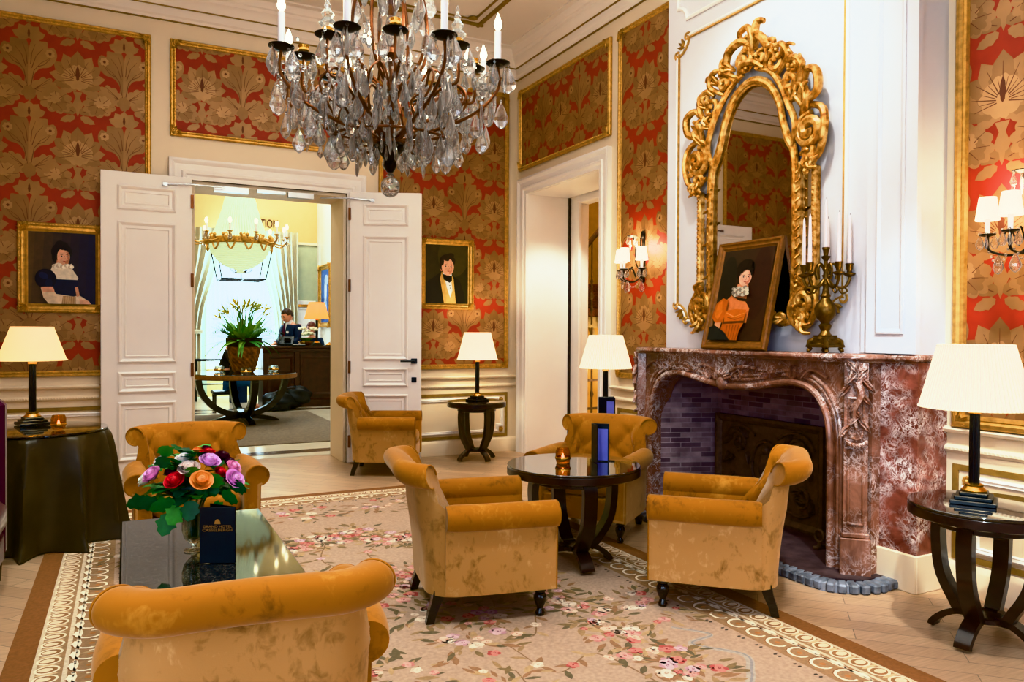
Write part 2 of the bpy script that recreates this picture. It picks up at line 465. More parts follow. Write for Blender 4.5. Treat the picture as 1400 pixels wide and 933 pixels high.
M['brownstone'] = marble('brown_stone_border', (70,50,40), (104,78,60), (170,150,130), .04, 2.0)
M['lobbyrug'] = plain('taupe_rug', (126,112,96), .95, var=.2, scale=30)
M['planter'] = plain('hammered_copper', (136,88,42), .28, .6, var=.75, scale=16, bump=.6)
M['bagfab'] = plain('dark_nylon', (30,30,34), .5, var=.4, scale=6)
M['stonestep'] = plain('stair_stone', (150,132,96), .6, var=.2)
M['steprunner'] = plain('patterned_stair_carpet', (96,52,34), .95, var=.6, scale=60)
M['stairwall'] = plain('ochre_stair_wall', (196,160,90), .7, var=.1)
M['cobble'] = plain('blue_grey_hearth_brick', (112,114,122), .5, var=.45, scale=18)
M['hearth'] = plain('dark_hearth_brick', (74,58,58), .6, var=.4, scale=14)
M['picwood'] = plain('golden_oak_frame', (132,88,40), .4, .2, var=.25, scale=30)
M['mortar'] = plain('pale_mortar', (150,152,160), .8, var=.15)
# ---------------------------------------------------------------- pattern + ornament helpers
GROUND = lin((150,48,24)); GOLD = lin((160,124,82)); GOLDB = lin((146,111,72)); GOLD2 = lin((176,140,96)); VEIN = lin((104,56,34))
def lobed(cx, cz, rx, rz, n, amp, pts=72, rot=0.0, tip=0.0, base=0.0):
    out = []
    for i in range(pts):
        a = 2*PI*i/pts; r = 1-amp*(1-abs(sin(n*a/2)))
        x, z = rx*r*cos(a), rz*r*sin(a)
        if z > 0: x *= 1-tip*(z/rz)**1.5
        else: x *= 1-base*(-z/rz)**1.5
        c, s = cos(rot), sin(rot)
        out.append((cx+x*c-z*s, cz+x*s+z*c))
    return out
def strip(pts, w0, w1=None):
    w1 = w0*.3 if w1 is None else w1; L = []; R = []; n = len(pts)
    for i, p in enumerate(pts):
        a = pts[max(0, i-1)]; b = pts[min(n-1, i+1)]
        d = math.hypot(b[0]-a[0], b[1]-a[1]) or 1
        nx, nz = -(b[1]-a[1])/d, (b[0]-a[0])/d; w = (w0+(w1-w0)*i/(n-1))/2
        L.append((p[0]+nx*w, p[1]+nz*w)); R.append((p[0]-nx*w, p[1]-nz*w))
    return R+L[::-1]
def petal(x, z, a, L, W, tip=.35):
    """leaf-shaped polygon from its base, scalloped edges"""
    out = []; ca, sa = cos(a), sin(a)
    for side in (1, -1):
        T = [i/9 for i in range(10)]
        if side < 0: T = T[::-1]
        for t in T:
            w = W*.5*(sin(PI*(t**.8))**.75)*(1+.14*sin(t*19)) if 0 < t < 1 else 0
            out.append((x+t*L*ca-side*w*sa, z+t*L*sa+side*w*ca))
    return out[:-1]
def damask_unit(ox, oz):
    """one repeat of the damask: (polygon, colour, layer)"""
    S = []
    def P(pl, c, l): S.append(([(ox+x, oz+z) for x, z in pl], c, l))
    # fan palmette of overlapping lobed petals
    for k in (-5, 5, -4, 4, -3, 3, -2, 2, -1, 1, 0):
        a = PI/2+k*.47; L = (.245, .232, .222, .21, .195, .17)[abs(k)]
        P(petal(0, -.05, a, L, .125-.004*abs(k)), (GOLD if abs(k) % 2 else GOLDB), 1)
    P(lobed(0, -.03, .12, .11, 11, .12, 66, 0, .4, .3), GOLD2, 2)
    for k in range(-4, 5):
        a = PI/2+k*.45; L = .19-.012*abs(k)
        P(strip([(t*L*cos(a), -.05+t*L*sin(a)) for t in (.2, .5, .75, 1)], .0055, .002), VEIN, 3)
        if k < 4:
            P(strip([(t*.11*cos(a+.22), -.05+t*.11*sin(a+.22)) for t in (.35, .7, 1)], .004, .002), VEIN, 3)
    P(petal(0, -.06, PI/2, .13, .03), VEIN, 4)
    P([(-.035, -.15), (.035, -.15), (.016, -.2), (.04, -.26), (0, -.36), (-.04, -.26), (-.016, -.2)], GOLD, 1)
    for s in (-1, 1):
        P(petal(s*.01, -.33, PI/2-s*1.15, .17, .085), GOLDB, 1)
        P(strip([(s*.03, -.325), (s*.14, -.275)], .005, .002), VEIN, 3)
        P(petal(s*.02, -.36, PI/2-s*2.0, .12, .06), GOLD, 1)
        P(lobed(s*.165, -.235, .140, .112, 11, .15, 66, s*.5), GOLD, 1)
        P(lobed(s*.15, -.26, .085, .07, 9, .18, 54, s*.9), GOLDB, 2)
        P(lobed(s*.185, -.215, .07, .055, 9, .18, 54, s*.3), GOLD2, 2)
        for q in range(7):
            a = s*.5+q*.9
            P(strip([(s*.165+.03*cos(a), -.237+.03*sin(a)), (s*.165+.07*cos(a+.25), -.237+.06*sin(a+.25)), (s*.165+.11*cos(a+.3), -.237+.088*sin(a+.3))], .0045, .002), VEIN, 3)
        bx = .35
        pl = [(-.006, -.20), (.035, -.13), (.03, -.05), (.075, .02), (.14, .04), (.185, .09), (.2, .155), (.175, .21), (.135, .20), (.13, .25), (.075, .25), (.06, .285), (.015, .24), (.0, .17), (-.006, .06), (-.008, -.08)]
        sm = bez([(q[0]*s, q[1], 0) for q in pl], 3)
        P([(bx+p[0], p[1]-.02) for p in sm], GOLD if s > 0 else GOLDB, 1)
        for w in ([(.01, -.15), (.035, 0), (.085, .07), (.15, .12)], [(.02, .02), (.05, .12), (.1, .19)], [(.012, .05), (.02, .14), (.045, .22)], [(.06, .035), (.11, .06), (.17, .14)]):
            P(strip([(bx+s*x, z-.02) for x, z in w], .0055, .002), VEIN, 3)
        P(lobed(bx+s*.15, .135, .036, .036, 7, .2, 42), GOLD2, 2); P(lobed(bx+s*.15, .135, .012, .012, 5, .2, 20), VEIN, 3)
        P(lobed(bx+s*.10, -.15, .105, .078, 9, .2, 54, s*.7), GOLD, 1)
        for q in range(4): P(strip([(bx+s*.04, -.17), (bx+s*(.09+.02*q), -.19+.04*q)], .0045, .002), VEIN, 3)
    for k in (-2, 2, -1, 1, 0): P(petal(.35, .245, PI/2+k*.6, .125, .08), GOLD, 1)
    P(petal(.35, .25, PI/2, .075, .018), VEIN, 3)
    P(lobed(.35, -.21, .055, .07, 7, .2, 42, 0, .2, .6), GOLDB, 2)
    return S
def damask(name, root, u0, u1, z0, z1, ou=0.0, oz=0.0):
    W, H = .70, .64
    mb = MB(); mb.poly(rect(u0, u1, z0, z1), -.012, 0, GROUND)
    i0, i1 = int(math.floor((u0-ou)/W))-1, int(math.ceil((u1-ou)/W))+1
    j0, j1 = int(math.floor((z0-oz)/H))-1, int(math.ceil((z1-oz)/H))+1
    for i in range(i0, i1+1):
        for j in range(j0, j1+1):
            for n_, (pl, c, l) in enumerate(damask_unit(ou+i*W, oz+j*H)):
                q = clip(pl, u0, u1, z0, z1)
                if len(q) > 2: mb.poly(q, -.0123-.000015*n_, 0 if l >= 3 else 1, c)
    return mb.build(name, [M['damask_red'], M['damask_gold']], root, smooth=0)
def spiral(cx, cz, r0, turns, a0, sg, r1=.15, n=22, y=0.0, dy=0.0):
    return [(cx+(r0+(r1*r0-r0)*t)*cos(a0+sg*turns*2*PI*t), y+dy*t, cz+(r0+(r1*r0-r0)*t)*sin(a0+sg*turns*2*PI*t)) for t in [i/n for i in range(n+1)]]
def leaf(mb, x, z, a, L, W, y=0.0, curl=.3, mi=0, col=None, n=6):
    """acanthus leaf: ridged, lobed, its tip curling off the ground toward -y"""
    ca, sa = cos(a), sin(a); V = []
    for i in range(n+1):
        t = i/n; w = W*(sin(PI*min(.97, .12+t*.88))**.7)*(1-.25*(i % 2))
        d = L*t; lift = .25*W+curl*L*t*t
        for k, s in enumerate((-1, -.45, 0, .45, 1)):
            h = lift+(.35*W if abs(s) == .45 else (.1*W if s == 0 else -.22*W))
            V.append((x+d*ca-s*w*.5*sa, y-h, z+d*sa+s*w*.5*ca))
    mb.add(V, [(i*5+k, i*5+k+1, (i+1)*5+k+1, (i+1)*5+k) for i in range(n) for k in range(4)], mi, col)

PROF_GOLD = [(0, .0), (0, .022), (.008, .03), (.02, .03), (.028, .02), (.034, .024), (.042, .022), (.048, .012), (.05, .0)]
def wall_panel(root, u0, u1, z0, z1, ou, oz, prof=PROF_GOLD, corners=True, bead=True):
    w = prof[-1][0]
    damask('damask_panel', root, u0+w*.9, u1-w*.9, z0+w*.9, z1-w*.9, ou, oz)
    mb = MB(); mb.frame(rect(u0, u1, z0, z1), prof)
    if bead:
        x0, x1, a0, a1 = u0+.031, u1-.031, z0+.031, z1-.031
        def dots(p, q):
            n = max(2, int(math.hypot(q[0]-p[0], q[1]-p[1])/.028))
            for i in range(n):
                t = (i+.5)/n; mb.ball((p[0]+(q[0]-p[0])*t, -.024, p[1]+(q[1]-p[1])*t), .008, 5, 3)
        for p, q in (((x0, a0), (x1, a0)), ((x1, a0), (x1, a1)), ((x1, a1), (x0, a1)), ((x0, a1), (x0, a0))): dots(p, q)
    mb.build('panel_frame', M['gold'], root)
    if corners:
        mb = MB()
        for cx, cz, sx, sz in ((u0, z0, 1, 1), (u1, z0, -1, 1), (u0, z1, 1, -1), (u1, z1, -1, -1)):
            b = math.atan2(sz, sx)
            mb.tube(spiral(cx+sx*.045, cz+sz*.03, .022, 1.2, b, 1, y=-.034), .007, 6)
            mb.tube(spiral(cx+sx*.03, cz+sz*.05, .022, 1.2, b, -1, y=-.034), .007, 6)
            for d in (-.9, -.3, .3, .9): leaf(mb, cx+sx*.02, cz+sz*.02, b+d, .075, .026, -.026, .1)
        mb.build('corner_ornament', M['gold'], root)

def dado(root, u0, u1, p0, p1, gold_l=True, gold_r=True, rosl=True, rosr=True):
    mb = MB()
    mb.rail(u0, u1, [(.80, 0), (.80, .012), (.806, .03), (.82, .036), (.828, .03), (.834, .01), (.834, 0)])
    mb.rail(u0, u1, [(.70, 0), (.70, .008), (.715, .022), (.728, .022), (.74, .008), (.74, 0)])
    mb.build('chair_rail', M['cream'], root)
    mb = MB()
    n = int((u1-u0)/.02)
    for i in range(n): mb.ball((u0+(i+.5)*(u1-u0)/n, -.022, .7215), (.007, .006, .009), 5, 3)
    mb.build('rail_beading', M['cream'], root)
    mb = MB(); mb.rail(u0, u1, [(0, 0), (0, .024), (.12, .024), (.13, .018), (.145, .012), (.155, 0)])
    mb.build('skirting', M['cream'], root)
    mb = MB(); mb.frame(rect(p0, p1, .165, .645), [(0, 0), (0, .008), (.03, .008), (.03, 0)]); mb.build('olive_gilt_band', M['giltline'], root)
    mb = MB(); nt = .055
    mb.frame(notched(p0+.05, p1-.05, .215, .595, nt), [(0, 0), (0, .012), (.01, .018), (.022, .012), (.028, .014), (.034, 0)])
    mb.build('dado_panel_moulding', M['white'], root)
    mb = MB()
    for u, ok in ((p0+.078, rosl), (p1-.078, rosr)):
        for z in (.243, .567):
            if not ok: continue
            mb.ball((u, -.014, z), .011, 8, 6)
            for k in range(8): mb.ball((u+.019*cos(k*PI/4), -.01, z+.019*sin(k*PI/4)), (.009, .006, .009), 6, 4)
    if mb.v: mb.build('rosette', M['gold'], root)

def casing(root, u0, u1, ztop, w, mat, d=.045, name='door_casing'):
    """moulded architrave round an opening that reaches the floor"""
    pr = [(0, 0), (0, d), (.02, d+.006), (.035, d), (.05, d-.012), (w*.55, d-.016), (w*.62, d-.004), (w*.72, d-.008), (w*.8, d-.02), (w, d-.024), (w, -.02)]
    def pt(side, a, h):
        if side == 0: return (u0-w+a, -h, 0)
        if side == 1: return (u0-w+a, -h, ztop+w-a)
        if side == 2: return (u1+w-a, -h, ztop+w-a)
        return (u1+w-a, -h, 0)
    mb = MB(); rings = [[pt(s, a, h) for a, h in pr] for s in range(4)]
    mb.loft(rings, closed=False)
    for s in (0, 1): pass
    return mb.build(name, mat, root, smooth=25)

# ---------------------------------------------------------------- floor, ceiling
ZC = 4.36
mb = MB(); mb.box(-1.42, 4.4, -2.3, 8.02, -.1, 0)
struct(mb.build('floor', M['floor']))
mb = MB(); mb.box(-1.42, 3.9, -2.3, 7.5, ZC, ZC+.1)
ceiling = struct(mb.build('ceiling', M['ceil']))
mb = MB()                                                # gilt rectangle on the ceiling
for x0, x1, y0, y1 in ((-.75, 3.15, -1.2, 6.93),):
    P = rect(x0, x1, y0, y1)
    for a, w, h in ((0, .035, .02), (.10, .016, .012)):
        Q = offset(P, a); R = offset(P, a+w)
        mb.loft([[(p[0], p[1], ZC) for p in Q], [(p[0], p[1], ZC-h) for p in Q], [(p[0], p[1], ZC-h) for p in R], [(p[0], p[1], ZC) for p in R]], cap0=False, cap1=False)
    for cx, cy, sx, sy in ((x0, y0, 1, 1), (x1, y0, -1, 1), (x0, y1, 1, -1), (x1, y1, -1, -1)):
        for k in range(5):
            mb.ball((cx+sx*.05*k*.5, cy+sy*.02, ZC-.015), (.03, .02, .014), 8, 5)
            mb.ball((cx+sx*.02, cy+sy*.05*k*.5, ZC-.015), (.02, .03, .014), 8, 5)
        mb.ball((cx+sx*.14, cy+sy*.14, ZC-.012), (.05, .05, .016), 8, 5)
    for cx, cy in ((x1, 3.5), (x1, 6.0), (x0, 3.5), (2.2, y1), (.2, y1)):
        for d in (-.12, -.06, 0, .06, .12):
            mb.ball((cx-.02+(d if cy == y1 else 0), cy+(0 if cy == y1 else d), ZC-.015), (.045, .045, .016), 8, 5)
mb.build('ceiling_gilt_moulding', M['giltline'], ceiling)
# cornice: stepped profile (out from wall, z) run round the room
CP = [(0, 4.06), (.012, 4.06), (.014, 4.085), (.03, 4.10), (.034, 4.13), (.034, 4.165), (.05, 4.175), (.058, 4.20), (.07, 4.225), (.10, 4.25), (.105, 4.275), (.12, 4.285), (.13, 4.31), (.15, 4.335), (.19, 4.345), (.19, ZC), (0, ZC)]
def cornice(name, pts, mat, prof=CP):
    """pts: open polyline (x, y) with the room on its right-hand side going along"""
    n = len(pts); rings = []
    for i, p in enumerate(pts):
        d1 = Vector((p[0]-pts[i-1][0], p[1]-pts[i-1][1])).normalized() if i else None
        d2 = Vector((pts[i+1][0]-p[0], pts[i+1][1]-p[1])).normalized() if i < n-1 else None
        n1 = Vector((d1.y, -d1.x)) if d1 else None; n2 = Vector((d2.y, -d2.x)) if d2 else None
        if n1 is None: o = n2
        elif n2 is None: o = n1
        else: o = (n1+n2)/(1+n1.dot(n2))
        rings.append([(p[0]+o.x*a, p[1]+o.y*a, z) for a, z in prof])
    mb = MB(); mb.loft(rings); return struct(mb.build(name, mat, smooth=25))
loop = [(-1.4, -2.2), (-1.4, 7.45), (3.84, 7.45), (3.84, 4.45), (3.53, 4.45), (3.53, 2.47), (3.75, 2.47), (3.75, -2.2)]
cornice('trim_1', loop, M['ceil'])
cornice('trim_2', [(x, y) for x, y in loop], M['giltline'], [(.03, 4.166), (.046, 4.166), (.05, 4.174), (.03, 4.174)])
cornice('trim_3', [(x, y) for x, y in loop], M['giltline'], [(.0, 4.052), (.016, 4.052), (.016, 4.061), (.0, 4.061)])

# ---------------------------------------------------------------- back wall
mb = MB()
mb.box(-1.55, .53, 0, .56, 0, ZC); mb.box(1.95, 4.2, 0, .56, 0, ZC); mb.box(.53, 1.95, 0, .56, 2.66, ZC)
wb = struct(mb.build('wall_back', M['cream'], loc=(0, 7.45, 0)))
wall_panel(wb, -1.28, .2, .91, 3.9, -.36, 1.55)
wall_panel(wb, .357, 2.12, 3.04, 3.9, .62, 3.52)
wall_panel(wb, 2.27, 3.73, .91, 3.9, 2.86, 1.36)
dado(wb, -1.4, .34, -1.28, .2)
dado(wb, 2.14, 3.84, 2.27, 3.73, rosl=False)
casing(wb, .53, 1.95, 2.66, .185, M['white'])
mb = MB()
mb.box(.53, .56, .02, .54, 0, 2.66); mb.box(1.92, 1.95, .02, .54, 0, 2.66); mb.box(.56, 1.92, .02, .54, 2.63, 2.66)
mb.build('door_lining', M['cream'], wb)
# door closers on the lintel
mb = MB()
mb.box(.72, 1.02, -.03, .03, 2.575, 2.625); mb.box(1.38, 1.62, -.03, .03, 2.575, 2.625)
mb.box(1.10, 1.36, -.01, .03, 2.60, 2.628)
mb.build('door_closer', M['steel'], wb)

# ---------------------------------------------------------------- the two white door leaves
def door_leaf(name, label, hinge, ang, w, sgn):
    """leaf hinged at local x=0 running to x=sgn*w, its face toward -y"""
    d = tag(thing(name, None, None, hinge, ang), kind='structure')
    mb = MB(); x0, x1 = (0, w) if sgn > 0 else (-w, 0)
    mb.box(x0, x1, -.022, .022, .012, 2.665, bev=.004); slab = mb.build('door_slab', M['white'], d)
    for z0, z1 in ((2.34, 2.55), (1.02, 2.24), (.76, .94), (.17, .68)):
        mb = MB()
        for y, sg in ((-.022, 1), (.022, -1)):
            for e, pr in ((0, [(0, 0), (0, .012), (.012, .018), (.024, .012), (.03, .002), (.034, 0)]), (.05, [(0, 0), (0, .005), (.008, .007), (.014, 0)])):
                R = rect(x0+.13+e, x1-.13-e, z0+e, z1-e)
                rings = [[(p[0], y-sg*h, p[1]) for p in offset(R, a)] for a, h in pr]
                mb.loft(rings, cap0=False, cap1=False)
        mb.build('panel_moulding', M['white'], d)
    mb = MB()
    for z in (.22, .95, 1.75, 2.45): mb.box(-.012, .012, -.034, -.014, z-.06, z+.06)
    mb.build('hinge', M['bronze'], d)
    tag(d, label); return d
dl = door_leaf('door_1', 'white panelled door leaf folded back beside the portrait of a woman in black', (.53, 7.375, 0), 0.02, .72, -1)
dr = door_leaf('door_2', 'white panelled door leaf with black lever handle beside the gentleman portrait', (1.965, 7.385, 0), -.40, .70, 1)
mb = MB()
mb.box(.60, .66, -.034, -.02, .985, 1.035, bev=.004); mb.tube([(.63, -.03, 1.01), (.63, -.065, 1.01), (.60, -.07, 1.01), (.50, -.07, 1.01)], .009, 8)
mb.build('lever_handle', M['black'], dr)
mb = MB(); mb.box(.605, .655, -.03, -.02, .80, .85, bev=.003); mb.build('lock_plate', M['black'], dr)
for d, s in ((dl, -1), (dr, 1)):
    mb = MB(); mb.tube([(-s*.28, -.03, 2.60), (s*.02, -.05, 2.60), (s*.22, -.03, 2.585)], .007, 6); mb.box(s*.22-.02, s*.22+.02, -.04, -.02, 2.57, 2.60)
    mb.build('closer_arm', M['steel'], d)

# ---------------------------------------------------------------- right wall with the deep doorway
WR = -PI/2
mb = MB()
mb.box(-.3, .262, 0, .52, 0, ZC); mb.box(1.663, 2.83, 0, .52, 0, ZC); mb.box(.262, 1.663, 0, .52, 2.78, ZC)
wr = struct(mb.build('wall_right', M['cream'], loc=(3.84, 7.45, 0), rot=(0, 0, WR)))
wall_panel(wr, .08, 1.83, 3.05, 3.92, .955, 3.5)
wall_panel(wr, 1.95, 2.82, .91, 3.92, 2.33, 1.45)
dado(wr, 1.86, 2.83, 1.95, 2.82)
casing(wr, .262, 1.663, 2.78, .17, M['white'], .05)
mb = MB(); mb.box(.235, .265, .0, .5, 0, 2.78); mb.box(1.66, 1.69, .0, .5, 0, 2.78); mb.box(.262, 1.663, .0, .5, 2.775, 2.80)
mb.build('reveal_panel', M['white'], wr)
mb = MB(); mb.box(.255, .275, .50, .535, 0, 2.775); mb.build('dark_edge_strip', M['wenge'], wr)
# wall on the near side of the chimney
mb = MB(); mb.box(0, 4.8, 0, .2, 0, ZC)
wn = struct(mb.build('wall_right_near', M['cream'], loc=(3.75, 2.47, 0), rot=(0, 0, WR)))
PG2 = [(0, 0), (0, .03), (.01, .04), (.026, .042), (.038, .03), (.044, .034), (.056, .03), (.062, .016), (.066, 0)]
wall_panel(wn, .055, 2.4, .835, 3.9, .28, 1.83, PG2)
dado(wn, 0, 4.6, .05, 2.4)
# ---------------------------------------------------------------- left wall, wall behind with two windows
mb = MB(); mb.box(0, 1.7, 0, .2, 0, ZC); mb.box(3.5, 9.8, 0, .2, 0, ZC); mb.box(1.7, 3.5, 0, .2, 0, .5); mb.box(1.7, 3.5, 0, .2, 3.6, ZC)
wl = struct(mb.build('wall_left', M['cream'], loc=(-1.4, -2.3, 0), rot=(0, 0, PI/2)))
wall_panel(wl, 5.6, 9.55, .91, 3.9, .4, 1.45, corners=False, bead=False)
wall_panel(wl, 3.75, 5.3, .91, 3.9, .4, 1.45, corners=False, bead=False)
mb = MB()
for u in (1.7, 2.58, 3.46): mb.box(u, u+.04, .06, .12, .5, 3.6)
for z in (.5, 1.5, 2.5, 3.56): mb.box(1.7, 3.5, .06, .12, z, z+.04)
struct(mb.build('window_4', M['white'], loc=(-1.4, -2.3, 0), rot=(0, 0, PI/2)))  # unseen window, added to bring light onto the fireplace
dado(wl, 0, 9.7, 5.6, 9.55)
mb = MB()
for a, b in ((-1.42, -.6), (.6, 1.8), (3.0, 3.95)): mb.box(a, b, -.2, 0, 0, ZC)
for a, b in ((-.6, .6), (1.8, 3.0)): mb.box(a, b, -.2, 0, 0, .5); mb.box(a, b, -.2, 0, 3.5, ZC)
wf = struct(mb.build('wall_front', M['cream'], loc=(0, -2.2, 0)))
for k, (a, b) in enumerate(((-.6, .6), (1.8, 3.0))):
    mb = MB(); m = (a+b)/2
    for x in (a, m-.02, b-.04): mb.box(x, x+.04, -.12, -.06, .5, 3.5)
    for z in (.5, 1.5, 2.5, 3.46): mb.box(a, b, -.12, -.06, z, z+.04)
    w = struct(mb.build('window_%d' % (k+1), M['white'], loc=(0, -2.2, 0)))

# ---------------------------------------------------------------- chimney breast
mb = MB()
mb.box(4.64-4.64, .19, 0, .45, 0, 1.17)      # u = 4.62 - Y
mb.box(1.75, 2.15, 0, .45, 0, 1.17)
mb.box(.17, 2.15, 0, .45, 1.17, ZC)
mb.box(.02, 2.12, .36, .6, 0, 1.2)
wc = struct(mb.build('wall_chimney', M['breast'], loc=(3.53, 4.62, 0), rot=(0, 0, WR)))
# gilded overmantel panel (Y 4.345..2.885) and the one above it
mb = MB()
def scal(u0, u1, z0, z1, n):
    # corners cut with a quarter curve
    out = []
    for cx, cz, sx, sz in ((u0, z0, 1, 1), (u1, z0, -1, 1), (u1, z1, -1, -1), (u0, z1, 1, -1)):
        arc = [(cx+sx*n*(1-cos(t)) if False else cx+sx*n*cos(t), cz+sz*n*sin(t)) for t in [PI/2*i/6 for i in range(7)]]
        arc = [(cx+sx*n*cos(t), cz+sz*n*sin(t)) for t in [PI/2*i/6 for i in range(7)]]
        if sx*sz > 0: arc = arc[::-1]
        out += arc
    return out
P1 = scal(.275, 1.735, 1.375, 3.40, .11)
mb.frame(P1, [(0, 0), (0, .012), (.012, .018), (.02, .012), (.02, 0)])
mb.build('overmantel_moulding', M['white'], wc)
mb = MB(); mb.frame(P1, [(.018, 0), (.018, .012), (.03, .014), (.032, 0)])
for cx, cz, sx, sz in ((.275, 1.375, 1, 1), (1.735, 1.375, -1, 1), (.275, 3.40, 1, -1), (1.735, 3.40, -1, -1)):
    mb.tube(spiral(cx+sx*.02, cz+sz*.12, .03, 1.1, math.atan2(sz, -sx), sx*sz, y=-.014), .008, 6)
    mb.tube(spiral(cx+sx*.12, cz+sz*.02, .03, 1.1, math.atan2(-sz, sx), -sx*sz, y=-.014), .008, 6)
    for d in (-.5, 0, .5): leaf(mb, cx+sx*.09, cz+sz*.09, math.atan2(-sz, -sx)+d, .07, .03, -.006, .05)
mb.build('overmantel_gilt_line', M['gold'], wc)
mb = MB(); mb.frame(scal(.275, 1.735, 3.5, 4.02, .1), [(0, 0), (0, .012), (.012, .02), (.026, .012), (.03, 0)])
mb.build('upper_panel_moulding', M['white'], wc)
# white pilaster at the near corner
mb = MB(); mb.box(1.88, 2.165, -.035, 0, 1.2, 4.06)
mb.frame(rect(1.94, 2.10, 1.30, 3.95), [(0, 0), (0, .008), (.01, .012), (.02, .006), (.026, .002), (.026, 0)], y=-.035)
mb.build('pilaster', M['breast'], wc)
mb = MB(); mb.box(1.83, 1.885, -.012, 0, 1.2, 4.06); mb.build('pilaster_step', M['breast'], wc)
# red marble facing of the lower breast with its stone plinth
mb = MB()
mb.box(1.95, 2.165, -.012, .0, .19, 1.155); mb.box(2.15, 2.165, 0, .22, .19, 1.155); mb.box(-.015, 0, 0, .3, .19, 1.155); mb.box(-.015, .06, -.012, 0, .19, 1.155)
mb.build('red_marble_facing', M['marblered'], wc)
mb = MB()
mb.box(1.86, 2.17, -.03, 0, 0, .19, bev=.004); mb.box(2.15, 2.175, -.02, .22, 0, .19, bev=.004); mb.box(-.02, .06, -.03, .0, 0, .19)
mb.build('stone_plinth', M['cream'], wc)
# firebox: splayed brick walls (world space)
mb = MB()
a, b, c, d = (3.46, 4.415), (3.86, 4.27), (3.86, 3.21), (3.46, 2.875)
for p, q in ((a, b), (b, c), (c, d)):
    mb.add([(p[0], p[1], 0), (q[0], q[1], 0), (q[0], q[1], 1.16), (p[0], p[1], 1.16)], [(0, 1, 2, 3)])
mb.add([(*a, 1.14), (*b, 1.14), (*c, 1.14), (*d, 1.14)], [(0, 1, 2, 3)])
struct(mb.build('wall_firebox', M['brick'], smooth=0))
